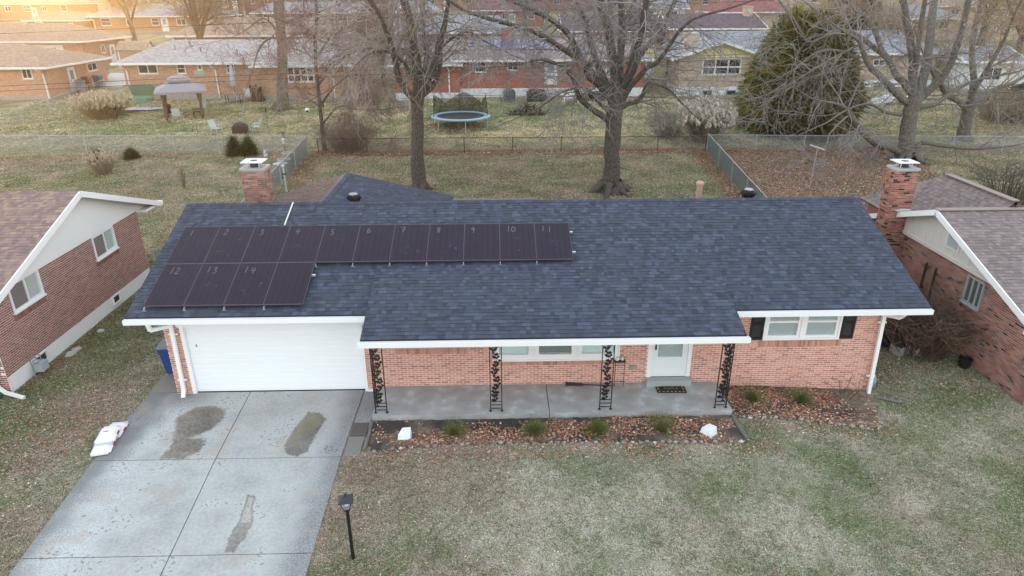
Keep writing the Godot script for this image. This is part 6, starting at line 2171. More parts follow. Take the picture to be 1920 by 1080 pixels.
	evergreen("arborvitae", "right one of the two small upright arborvitae at the left back fence", on(-6.9, -26.05), 1.15, 0.26, [0.75, 1.0, 1.0, 0.9, 0.8, 0.5, 0.1], 1300, 0.10, cedar, 304, "arborvitae pair at the left fence", "shrub")
	evergreen("low_shrub", "small dark round shrub near the left back fence, right of the dry grass", on(-14.1, -25.6), 0.6, 0.32, [0.7, 1, 1, 0.9, 0.5, 0.1], 600, 0.12, cedar, 305, "", "shrub")
	evergreen("low_shrub", "small dark shrub with pale tips left of the dry grass clump", on(-16.0, -25.2), 0.55, 0.4, [0.7, 1, 1, 0.8, 0.4, 0.1], 600, 0.12, cedar, 306, "", "shrub")
	# dry grasses and brambles
	dry_clump("pampas_grass", "big pale pampas clump left of the gazebo", on(-21.4, -36.6), 2.1, 2.2, 900, Color(0.42, 0.33, 0.20), Color(0.60, 0.50, 0.36), 401)
	dry_clump("pampas_grass", "white-plumed pampas clump at the corner of the right fences", on(22.8, -28.4), 3.0, 1.9, 600, Color(0.36, 0.30, 0.22), Color(0.68, 0.62, 0.54), 402)
	dry_clump("dry_grass", "thin dried grass clump in the left neighbour's yard", on(-14.3, -22.6), 1.5, 0.9, 130, Color(0.36, 0.27, 0.19), Color(0.55, 0.45, 0.35), 403)
	dry_clump("bramble", "tangled brown bramble at the corner of the left fences", on(-0.8, -27.2), 2.4, 2.2, 330, Color(0.26, 0.20, 0.165), Color(0, 0, 0, 0), 404, "", true)
	dry_clump("bare_shrub", "wispy grey shrub left of the white-plumed pampas", on(20.6, -29.5), 2.6, 1.8, 150, Color(0.22, 0.19, 0.17), Color(0, 0, 0, 0), 405, "", true)
	dry_clump("bare_shrub", "large bare brown shrub against the right house's brick wall", on(22.65, -2.3), 2.5, 1.7, 300, Color(0.16, 0.10, 0.07), Color(0, 0, 0, 0), 406, "", true)
	dry_clump("bare_shrub", "bare twiggy shrub at the right edge behind the right house's roof", on(35.5, -16.5), 2.6, 2.2, 160, Color(0.10, 0.08, 0.07), Color(0, 0, 0, 0), 407, "", true)
	dry_clump("young_sapling", "thin leafless sapling in the left neighbour's lawn", on(-8.6, -20.0), 1.5, 0.35, 9, Color(0.12, 0.09, 0.07), Color(0, 0, 0, 0), 408, "", true)
	dry_clump("bare_shrub", "thin leafless stems by the brick at the right end of the front bed", Vector3(18.9, -0.15, 0.45), 0.7, 0.6, 9, Color(0.12, 0.08, 0.06), Color(0, 0, 0, 0), 409, "", true)
	dry_clump("bramble", "mass of bare brown scrub behind the fence at far right", on(47.0, -33.0), 3.2, 4.0, 380, Color(0.20, 0.15, 0.11), Color(0, 0, 0, 0), 410, "", true)
	dry_clump("bramble", "low scrub in front of the far wall between the tan and red houses", on(-1.8, -40.5), 2.4, 2.2, 220, Color(0.24, 0.20, 0.15), Color(0, 0, 0, 0), 411, "", true)

# ------------------------------------------------------------------ front garden
const BED := [Vector2(5.40, 1.5), Vector2(15.25, 1.5), Vector2(15.4, 0.0), Vector2(16.8, 0.0), Vector2(19.7, 0.02), Vector2(19.75, 0.7), Vector2(19.35, 1.45), Vector2(19.2, 1.9), Vector2(18.3, 1.9), Vector2(17.0, 1.68), Vector2(15.3, 1.62), Vector2(15.2, 2.72), Vector2(13.1, 2.68), Vector2(11.0, 2.66), Vector2(9.0, 2.62), Vector2(7.7, 2.62), Vector2(6.4, 2.74), Vector2(5.5, 2.92)]

func stone_row(called: String, label: String, pts: Array, seed_: int, tones: Array, step := 0.19) -> void:
	var t := thing(called, label, "stone border")
	var g := RandomNumberGenerator.new()
	g.seed = seed_
	var shapes := []
	for i in 8:
		var mb := MB.new()
		mb.col = tones[i % tones.size()]
		mb.lump(Vector3.ZERO, Vector3(0.5, 0.5, 0.5), seed_ + i, 0.55, 5, 7)
		shapes.append(mb.mesh())
	var m := tinted("edging_stone", 0.9)
	for i in pts.size() - 1:
		var a: Vector2 = pts[i]
		var b: Vector2 = pts[i + 1]
		var n := int(a.distance_to(b) / step)
		for k in n:
			if g.randf() < 0.2:
				continue
			var p := a.lerp(b, (k + g.randf_range(0.3, 0.7)) / n)
			var o := put("stone", shapes[g.randi() % 8], m, t)
			var s := g.randf_range(0.8, 1.25)
			o.transform = Transform3D(Basis(Vector3.UP, g.randf() * TAU).scaled(Vector3(0.125, 0.075, 0.095) * s), on(p.x, p.y + g.randf_range(-0.03, 0.03)) + Vector3(0, g.randf_range(0.02, 0.05), 0))

func build_front_garden() -> void:
	var bed := MB.new()
	var g := RandomNumberGenerator.new()
	g.seed = 91
	# soil as a fine grid of clods
	var st := 0.12
	var x := 5.3
	while x < 19.9:
		var z := -0.02
		while z < 3.0:
			if inside(Vector2(x + st / 2, z + st / 2), BED):
				var q := []
				for c in [[0, st], [st, st], [st, 0], [0, 0]]:
					var px: float = x + c[0]
					var pz: float = z + c[1]
					q.append(Vector3(px, hgt(px, pz) + 0.035 + 0.025 * n_high.get_noise_2d(px * 2, pz * 2), pz))
				var f := n_mid.get_noise_2d(x * 1.3, z * 1.3)
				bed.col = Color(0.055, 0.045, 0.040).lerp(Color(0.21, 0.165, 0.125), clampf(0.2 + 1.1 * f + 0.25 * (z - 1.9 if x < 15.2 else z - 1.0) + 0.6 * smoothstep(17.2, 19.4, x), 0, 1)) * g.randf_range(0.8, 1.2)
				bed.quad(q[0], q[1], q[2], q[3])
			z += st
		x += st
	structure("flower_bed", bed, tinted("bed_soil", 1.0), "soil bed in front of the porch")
	var grey := [Color(0.27, 0.26, 0.25), Color(0.33, 0.32, 0.31), Color(0.20, 0.18, 0.17), Color(0.50, 0.50, 0.50), Color(0.26, 0.23, 0.21)]
	stone_row("stone_border", "row of small grey stones along the lawn edge of the porch bed", [Vector2(5.5, 2.95), Vector2(6.4, 2.76), Vector2(7.7, 2.63), Vector2(9, 2.63), Vector2(11, 2.68), Vector2(13.1, 2.70), Vector2(15.15, 2.74)], 500, grey)
	stone_row("stone_border", "row of grey stones edging the right-hand bed under the bedroom window", [Vector2(15.45, 1.62), Vector2(17.0, 1.70), Vector2(18.3, 1.93), Vector2(18.9, 2.0), Vector2(19.25, 1.85), Vector2(19.4, 1.55)], 510, grey, 0.17)
	for q in [[[Vector2(15.22, 1.56), Vector2(15.2, 2.05), Vector2(15.26, 2.68)], "weathered edging log between the two beds"], [[Vector2(5.34, 1.58), Vector2(5.38, 2.2), Vector2(5.36, 2.85)], "weathered edging log along the driveway side of the porch bed"], [[Vector2(19.85, 0.42), Vector2(20.5, 0.72)], "old grey board lying in the grass at the house's right corner"]]:
		var p := []
		var r := []
		var pts: Array = q[0]
		for i in pts.size():
			p.append(on(pts[i].x, pts[i].y) + Vector3(0, 0.05, 0))
			r.append(0.055 - 0.01 * (i % 2))
		var mb := MB.new()
		mb.tube(p, r, 7, true)
		tag(obj("edging_log", mb, grain(mat("old_log", 1, 1, 1, 0.95), ramp_tex(noise_img(77, 0.05, 128), [0.0, Color(0.08, 0.075, 0.07), 1.0, Color(0.24, 0.22, 0.2)]), 2.0)), q[1], "log")
	# bushes
	var tones := [Color(0.12, 0.145, 0.036), Color(0.15, 0.18, 0.045), Color(0.09, 0.11, 0.028)]
	var i := 0
	var names := ["first round green bush from the left in the porch bed, beside the left white rock", "second round green bush from the left in the porch bed", "third round green bush from the left in the porch bed", "fourth round green bush in the porch bed, beside the right white rock", "round green bush under the left shutter, beside the end column", "round green bush under the middle of the twin bedroom window"]
	for p in [Vector2(7.62, 2.2), Vector2(9.75, 2.25), Vector2(11.40, 2.25), Vector2(13.12, 2.18), Vector2(16.02, 0.78), Vector2(17.48, 0.78)]:
		evergreen("round_bush", names[i], on(p.x, p.y), [0.13, 0.17, 0.19, 0.18, 0.15, 0.17][i], [0.08, 0.11, 0.125, 0.115, 0.10, 0.11][i], [0.9, 1.0, 1.0, 0.95, 0.82, 0.6, 0.25], 1000, 0.046, tones, 320 + i, "round bushes in the front beds", "bush")
		i += 1
	i = 0
	for p in [Vector2(6.33, 2.28), Vector2(14.33, 2.34)]:
		var pr := [[0.0, -0.2, 0.33, 0.15], [0.3, -0.16, 0.30, 0.16]]
		var mb := MB.new()
		var b := [Vector3(-0.22, 0, 0.16), Vector3(0.20, 0, 0.20), Vector3(0.22, 0, -0.14), Vector3(-0.18, 0, -0.16)]
		var u := [Vector3(-0.20, 0.16, 0.08), Vector3(0.18, 0.10, 0.16), Vector3(0.20, 0.30, -0.08), Vector3(-0.06, 0.28, -0.10)]
		for k in 4:
			mb.quad(b[k], b[(k + 1) % 4], u[(k + 1) % 4], u[k])
		mb.tri(u[0], u[1], u[2])
		mb.tri(u[0], u[2], u[3])
		var o := obj("white_rock", mb, grain(mat("white_rock", 1, 1, 1, 0.8), ramp_tex(noise_img(81, 0.03, 128), [0.0, Color(0.60, 0.64, 0.64), 1.0, Color(0.80, 0.84, 0.84)]), 2.0))
		o.position = on(p.x, p.y) + Vector3(0, 0.03, 0)
		o.rotation.y = [0.1, -0.75][i]
		o.scale = Vector3.ONE * [0.82, 0.85][i]
		tag(o, ["angular white rock at the driveway end of the porch bed", "angular white rock at the lawn end of the porch bed, by the end column"][i], "rock", "white rocks in the porch bed")
		i += 1
	# lamp post
	var iron := mat("black_iron", 0.010, 0.010, 0.011, 0.45)
	var lp := thing("lamp_post", "black lantern on a slim black post in the lawn beside the driveway", "lamp", on(5.78, 6.43), 0.18)
	var mb := MB.new()
	mb.tube([Vector3(0, -0.1, 0), Vector3(0, 1.30, 0)], [0.036, 0.034], 10, true)
	obj("post", mb, iron, lp)
	var hd := MB.new()
	var lo := 0.055
	var hi := 0.105
	for c in [[-1, -1], [1, -1], [1, 1], [-1, 1]]:
		hd.bar(Vector3(c[0] * lo, 1.32, c[1] * lo), Vector3(c[0] * hi, 1.54, c[1] * hi), 0.014, 0.014)
	hd.box(Vector3(-0.062, 1.295, -0.062), Vector3(0.062, 1.325, 0.062))
	obj("frame", hd, iron, lp)
	var gl := MB.new()
	var gg := mat("lantern_glass", 1, 1, 1, 0.08)
	gg.transparency = BaseMaterial3D.TRANSPARENCY_ALPHA
	gg.albedo_color = Color(0.9, 0.95, 1, 0.25)
	var cs := [Vector2(-1, 1), Vector2(1, 1), Vector2(1, -1), Vector2(-1, -1)]
	for k in 4:
		var a: Vector2 = cs[k]
		var b: Vector2 = cs[(k + 1) % 4]
		gl.quad(Vector3(a.x * lo, 1.326, a.y * lo), Vector3(b.x * lo, 1.326, b.y * lo), Vector3(b.x * hi, 1.54, b.y * hi), Vector3(a.x * hi, 1.54, a.y * hi))
	obj("glass", gl, gg, lp)
	var rf := MB.new()
	for k in 4:
		var a: Vector2 = cs[k] * 0.145
		var b: Vector2 = cs[(k + 1) % 4] * 0.145
		rf.quad(Vector3(a.x, 1.545, a.y), Vector3(b.x, 1.545, b.y), Vector3(b.x * 0.25, 1.63, b.y * 0.25), Vector3(a.x * 0.25, 1.63, a.y * 0.25))
		rf.quad(Vector3(b.x, 1.54, b.y), Vector3(a.x, 1.54, a.y), Vector3(a.x * 0.2, 1.56, a.y * 0.2), Vector3(b.x * 0.2, 1.56, b.y * 0.2))
	rf.lathe(Vector3(0, 1.62, 0), [Vector2(0.045, 0), Vector2(0.045, 0.02), Vector2(0.02, 0.03), Vector2(0.025, 0.06), Vector2(0.0, 0.075)], 10)
	obj("roof", rf, mat("blue_black_metal", 0.022, 0.026, 0.036, 0.4), lp)
	var bl := MB.new()
	bl.lump(Vector3(0, 1.43, 0), Vector3(0.04, 0.055, 0.04), 2, 0.0, 8, 12)
	obj("bulb", bl, mat("white_bulb", 0.85, 0.85, 0.85, 0.2), lp)
	# bags on the driveway edge
	var bags := [[Vector3(-1.36, 0.0, 2.52), 0.25, "white bag with red print lying lowest and nearest the street on the driveway edge"], [Vector3(-1.42, 0.0, 1.85), 0.12, "white bag with red print lying farthest from the street on the driveway edge"], [Vector3(-1.40, 0.12, 2.18), 0.20, "white bag lying on top across the two others on the driveway edge"]]
	for q in bags:
		var t := thing("salt_bag", q[2], "bag", q[0], q[1], "white bags on the driveway edge")
		var bm := MB.new()
		bag(bm, 0.24, 0.14, 0.33)
		obj("sack", bm, mat("white_plastic_sack", 0.80, 0.78, 0.80, 0.45), t)
		boxes("red_print", [Vector3(0.236, 0.035, -0.12), Vector3(0.244, 0.10, 0.04), Vector3(-0.10, 0.1425, -0.05), Vector3(0.02, 0.145, -0.02)], mat("red_print", 0.32, 0.05, 0.10, 0.5), t)
		boxes("seam", [Vector3(-0.2, 0.055, 0.35), Vector3(0.2, 0.075, 0.39), Vector3(-0.2, 0.055, -0.39), Vector3(0.2, 0.075, -0.35)], mat("seam_white", 0.7, 0.68, 0.7, 0.6), t)
	# door mat with its greeting
	var dm := thing("door_mat", "brown door mat reading hello in pale script before the white front door", "door mat", Vector3(13.78, 0.18, 0.36), -0.03)
	boxes("pad", [Vector3(-0.42, 0.003, -0.25), Vector3(0.42, 0.02, 0.25)], mat("mat_brown", 0.035, 0.022, 0.018, 0.98), dm)
	var tx := MB.new()
	var wd := [[0.0, 0.0, 0.06, 0.25, 0.03, 0.28, 0.02, 0.0, 0.07, 0.10, 0.09, 0.0], [0.11, 0.05, 0.17, 0.07, 0.14, 0.11, 0.12, 0.03, 0.18, 0.01], [0.19, 0.02, 0.26, 0.26, 0.22, 0.26, 0.22, 0.0], [0.25, 0.02, 0.32, 0.26, 0.28, 0.26, 0.28, 0.0], [0.33, 0.05, 0.36, 0.10, 0.40, 0.06, 0.37, 0.0, 0.33, 0.05]]
	for s in wd:
		for k in range(0, s.size() - 2, 2):
			tx.bar(Vector3(-0.2 + s[k], 0.022, 0.07 - s[k + 1] * 0.75), Vector3(-0.2 + s[k + 2], 0.022, 0.07 - s[k + 3] * 0.75), 0.016, 0.004)
	obj("lettering", tx, mat("mat_script", 0.36, 0.26, 0.20, 0.95), dm)
	var bd := MB.new()
	for k in 7:
		for zz in [-0.20, 0.20]:
			bd.box(Vector3(-0.38 + k * 0.115, 0.0205, zz - 0.02), Vector3(-0.38 + k * 0.115 + 0.06, 0.0235, zz + 0.015))
	for zz in [-0.09, 0.03]:
		for xx in [-0.39, 0.33]: bd.box(Vector3(xx, 0.0205, zz), Vector3(xx + 0.05, 0.0235, zz + 0.05))
	obj("border_print", bd, mat("mat_border", 0.36, 0.28, 0.20, 0.95), dm)
	# plant stand with two cups
	var brown := mat("brown_iron", 0.035, 0.022, 0.018, 0.6)
	var ps := thing("plant_stand", "tall thin brown metal stand behind the third porch column", "stand", Vector3(12.30, 0.18, 0.08))
	for c in [[-0.13, -0.11], [0.13, -0.11], [-0.13, 0.11], [0.13, 0.11]]:
		boxes("leg", [Vector3(c[0] - 0.009, 0, c[1] - 0.009), Vector3(c[0] + 0.009, 0.80, c[1] + 0.009)], brown, ps)
	boxes("top", [Vector3(-0.16, 0.80, -0.14), Vector3(0.16, 0.82, 0.14)], brown, ps)
	boxes("stretcher", [Vector3(-0.12, 0.16, -0.116), Vector3(0.12, 0.175, -0.104), Vector3(-0.12, 0.16, 0.104), Vector3(0.12, 0.175, 0.116), Vector3(-0.12, 0.70, 0.104), Vector3(0.12, 0.715, 0.116)], brown, ps)
	var cup := thing("white_mug", "round white pot on the left of the brown plant stand", "pot", Vector3(12.23, 1.002, 0.10))
	mb = MB.new()
	mb.lathe(Vector3.ZERO, [Vector2(0.0, 0), Vector2(0.05, 0.0), Vector2(0.065, 0.05), Vector2(0.05, 0.10), Vector2(0.04, 0.10), Vector2(0.05, 0.05), Vector2(0.0, 0.01)], 12)
	obj("body", mb, mat("white_glaze", 0.82, 0.80, 0.76, 0.3), cup)
	cup = thing("white_candle", "white lantern candle on the right of the brown plant stand", "candle", Vector3(12.38, 1.002, 0.10))
	mb = MB.new()
	mb.lathe(Vector3.ZERO, [Vector2(0.035, 0), Vector2(0.035, 0.10), Vector2(0.0, 0.10)], 10)
	obj("body", mb, mat("white_glaze", 0.82, 0.80, 0.76, 0.3), cup)
	boxes("handle", [Vector3(0.036, 0.02, -0.008), Vector3(0.06, 0.085, 0.008)], mat("tan_handle", 0.4, 0.25, 0.16, 0.6), cup)
	# snow shovel lying along the wall
	var sv := thing("snow_shovel", "dark snow shovel lying on the porch along the brick wall", "shovel", Vector3(11.15, 0.18, 0.12), -0.06)
	mb = MB.new()
	mb.tube([Vector3(0.1, 0.035, 0), Vector3(0.95, 0.03, 0.03)], [0.016, 0.016], 8, true)
	obj("handle", mb, mat("black_metal", 0.012, 0.012, 0.013, 0.45), sv)
	mb = MB.new()
	for k in 6:
		var a0 := -0.6 + k * 0.2
		mb.slab([Vector3(-0.36, 0.02 + 0.05 * absf(a0) , a0 * 0.13 + 0.026), Vector3(0.12, 0.02 + 0.02 * absf(a0), a0 * 0.11 + 0.022), Vector3(0.12, 0.02 + 0.02 * absf(a0 + 0.2), (a0 + 0.2) * 0.11 - 0.0001 - 0.022 + 0.022), Vector3(-0.36, 0.02 + 0.05 * absf(a0 + 0.2), (a0 + 0.2) * 0.13)] if false else [Vector3(-0.36, 0.03 + 0.05 * absf(a0 + 0.2), (a0 + 0.2) * 0.13), Vector3(0.12, 0.03 + 0.02 * absf(a0 + 0.2), (a0 + 0.2) * 0.11), Vector3(0.12, 0.03 + 0.02 * absf(a0), a0 * 0.11), Vector3(-0.36, 0.03 + 0.05 * absf(a0), a0 * 0.13)], 0.012)
	mb.box(Vector3(-0.385, 0.012, -0.09), Vector3(-0.36, 0.085, 0.09))
	obj("scoop", mb, mat("dark_plastic", 0.05, 0.045, 0.055, 0.5), sv)
	# fittings on the walls
	var bx := thing("wall_outlet", "small weathered outlet cover on the brick between the big window and the front door", "outlet", Vector3(12.72, 0.72, 0.004))
	boxes("cover", [Vector3(-0.09, -0.06, 0), Vector3(0.09, 0.06, 0.05)], mat("outlet_tan", 0.36, 0.30, 0.24, 0.7), bx)
	boxes("flap", [Vector3(-0.06, -0.04, 0.05), Vector3(0.06, 0.04, 0.065)], mat("outlet_grey", 0.3, 0.3, 0.28, 0.5), bx)
	var gm := thing("gas_meter", "blue-grey gas meter on the right end wall of the slate-roofed house", "meter", Vector3(20.02, -0.2, -0.25))
	mb = MB.new()
	mb.lathe(Vector3(0.02, 0.0, 0), [Vector2(0.0, 0), Vector2(0.10, 0.02), Vector2(0.13, 0.16), Vector2(0.10, 0.30), Vector2(0.05, 0.36), Vector2(0, 0.37)], 12)
	obj("meter_body", mb, mat("meter_blue", 0.22, 0.32, 0.42, 0.45), gm)
	mb = MB.new()
	mb.tube([Vector3(0.02, 0.36, 0), Vector3(0.02, 0.55, 0), Vector3(-0.12, 0.60, 0)], [0.02, 0.02, 0.02], 7)
	mb.tube([Vector3(0.05, 0.05, 0.09), Vector3(0.05, -0.2, 0.09)], [0.02, 0.02], 7)
	obj("pipe", mb, mat("pipe_grey", 0.25, 0.26, 0.26, 0.5), gm)
	# wheelie bins
	wheelie("wheelie_bin", "blue wheeled bin beside the garage's brick corner", Vector3(-1.17, 0.035, -1.35), 0.12, mat("bin_blue", 0.015, 0.07, 0.26, 0.45), mat("bin_lid_grey", 0.16, 0.17, 0.18, 0.5), 1.0)
	wheelie("wheelie_bin", "dark navy bin behind the right corner of the house", Vector3(21.85, -0.22, -2.9), 0.3, mat("bin_navy", 0.013, 0.035, 0.075, 0.5), mat("bin_lid_navy", 0.015, 0.045, 0.09, 0.5), 1.3)
	var pl := thing("planter_box", "pale grey square planter by the navy bin", "planter", on(22.05, -2.3), 0.35)
	boxes("box_wall", [Vector3(-0.24, 0, -0.2), Vector3(0.24, 0.30, -0.17), Vector3(-0.24, 0, 0.17), Vector3(0.24, 0.30, 0.2), Vector3(-0.24, 0, -0.17), Vector3(-0.21, 0.30, 0.17), Vector3(0.21, 0, -0.17), Vector3(0.24, 0.30, 0.17)], mat("planter_grey", 0.40, 0.42, 0.40, 0.8), pl)
	boxes("soil", [Vector3(-0.21, 0.0, -0.17), Vector3(0.21, 0.24, 0.17)], mat("planter_soil", 0.05, 0.03, 0.022, 1.0), pl)
	mb = MB.new()
	mb.lump(Vector3(0, 0.1, 0), Vector3(0.15, 0.13, 0.14), 17, 0.3)
	var rk := obj("stone", mb, mat("pink_stone", 0.42, 0.37, 0.37, 0.8))
	rk.position = on(22.55, -2.15)
	tag(rk, "rounded pinkish stone beside the pale planter", "stone")
	var dk := thing("black_pot", "black plastic pot at the foot of the right house's wall", "pot", on(23.6, -1.35))
	mb = MB.new()
	mb.lathe(Vector3.ZERO, [Vector2(0.0, 0), Vector2(0.15, 0), Vector2(0.20, 0.30), Vector2(0.21, 0.32), Vector2(0.18, 0.32), Vector2(0.15, 0.05), Vector2(0.0, 0.05)], 12)
	obj("body", mb, mat("black_plastic", 0.012, 0.012, 0.012, 0.5), dk)
	mb = MB.new()
	mb.lathe(Vector3(0, 0.2, 0), [Vector2(0.175, 0), Vector2(0.0, 0.01)], 12)
	obj("soil", mb, mat("planter_soil", 0.05, 0.03, 0.022, 1.0), dk)

func bag(mb: MB, hx: float, h: float, hz: float) -> void:
	var nx := 6
	var nz := 8
	for i in nx:
		for j in nz:
			var q := []
			var d := []
			for c in [[0, 1], [1, 1], [1, 0], [0, 0]]:
				var u: float = float(i + c[0]) / nx * 2 - 1
				var v: float = float(j + c[1]) / nz * 2 - 1
				var k := sqrt(maxf(0, (1 - pow(absf(u), 3.5)) * (1 - pow(absf(v), 5.0))))
				q.append(Vector3(u * hx, h * (0.45 + 0.55 * k), v * hz))
				d.append(Vector3(u * hx * 0.98, h * (0.44 - 0.43 * k), v * hz))
			mb.quad(q[0], q[1], q[2], q[3])
			mb.quad(d[3], d[2], d[1], d[0])

func wheelie(called: String, label: String, at: Vector3, turn: float, m: Material, lid: Material, h: float) -> void:
	var t := thing(called, label, "bin", at, turn)
	var b := MB.new()
	var lo := 0.21
	var hi := 0.29
	var cs := [Vector2(-1, 1), Vector2(1, 1), Vector2(1, -1), Vector2(-1, -1)]
	for k in 4:
		var a: Vector2 = cs[k]
		var e: Vector2 = cs[(k + 1) % 4]
		b.quad(Vector3(a.x * lo, 0.03, a.y * lo), Vector3(e.x * lo, 0.03, e.y * lo), Vector3(e.x * hi, h * 0.92, e.y * hi * 1.15), Vector3(a.x * hi, h * 0.92, a.y * hi * 1.15))
	b.quad(Vector3(-lo, 0.03, -lo), Vector3(lo, 0.03, -lo), Vector3(lo, 0.03, lo), Vector3(-lo, 0.03, lo))
	b.box(Vector3(-hi - 0.02, h * 0.89, -hi * 1.17), Vector3(hi + 0.02, h * 0.925, hi * 1.17))
	obj("bin_body", b, m, t)
	var l := MB.new()
	l.slab([Vector3(-hi - 0.03, h * 0.955, hi * 1.25), Vector3(hi + 0.03, h * 0.955, hi * 1.25), Vector3(hi + 0.02, h, -hi * 1.1), Vector3(-hi - 0.02, h, -hi * 1.1)], 0.03)
	obj("lid", l, lid, t)
	var hd := MB.new()
	hd.tube([Vector3(-0.2, h * 0.97, -hi * 1.3), Vector3(0.2, h * 0.97, -hi * 1.3)], [0.016, 0.016], 7, true)
	obj("handle", hd, lid, t)
	for s in [-1, 1]:
		var w := MB.new()
		w.tube([Vector3(s * 0.22, 0.09, -0.22), Vector3(s * 0.28, 0.09, -0.22)], [0.09, 0.09], 14, true)
		obj("wheel", w, mat("black_rubber", 0.02, 0.02, 0.02, 0.8), t)

# ------------------------------------------------------------------ things in the back yards
func lawn_chair(called: String, label: String, at: Vector3, turn: float, cloth: Material, metal: Material, group := "") -> Node3D:
	var t := thing(called, label, "chair", at, turn, group)
	for s in [-1, 1]:
		var f := MB.new()
		f.tube([Vector3(s * 0.28, 0, 0.28), Vector3(s * 0.28, 0.40, 0.24), Vector3(s * 0.28, 0.60, 0.22)], [0.014, 0.014, 0.014], 5)
		obj("leg", f, metal, t)
		f = MB.new()
		f.tube([Vector3(s * 0.28, 0, -0.32), Vector3(s * 0.28, 0.40, -0.22), Vector3(s * 0.28, 1.0, -0.42)], [0.014, 0.014, 0.014], 5)
		obj("leg", f, metal, t)
		f = MB.new()
		f.box(Vector3(s * 0.28 - 0.03, 0.59, -0.28), Vector3(s * 0.28 + 0.03, 0.62, 0.26))
		obj("arm", f, metal, t)
	var b := MB.new()
	b.slab([Vector3(-0.26, 0.42, 0.25), Vector3(0.26, 0.42, 0.25), Vector3(0.26, 0.40, -0.2), Vector3(-0.26, 0.40, -0.2)], 0.02)
	obj("seat", b, cloth, t)
	b = MB.new()
	b.obox(Transform3D(Basis(Vector3(1, 0, 0), -0.32), Vector3(0, 0.70, -0.315)), Vector3(0.52, 0.62, 0.02))
	obj("backrest", b, cloth, t)
	return t

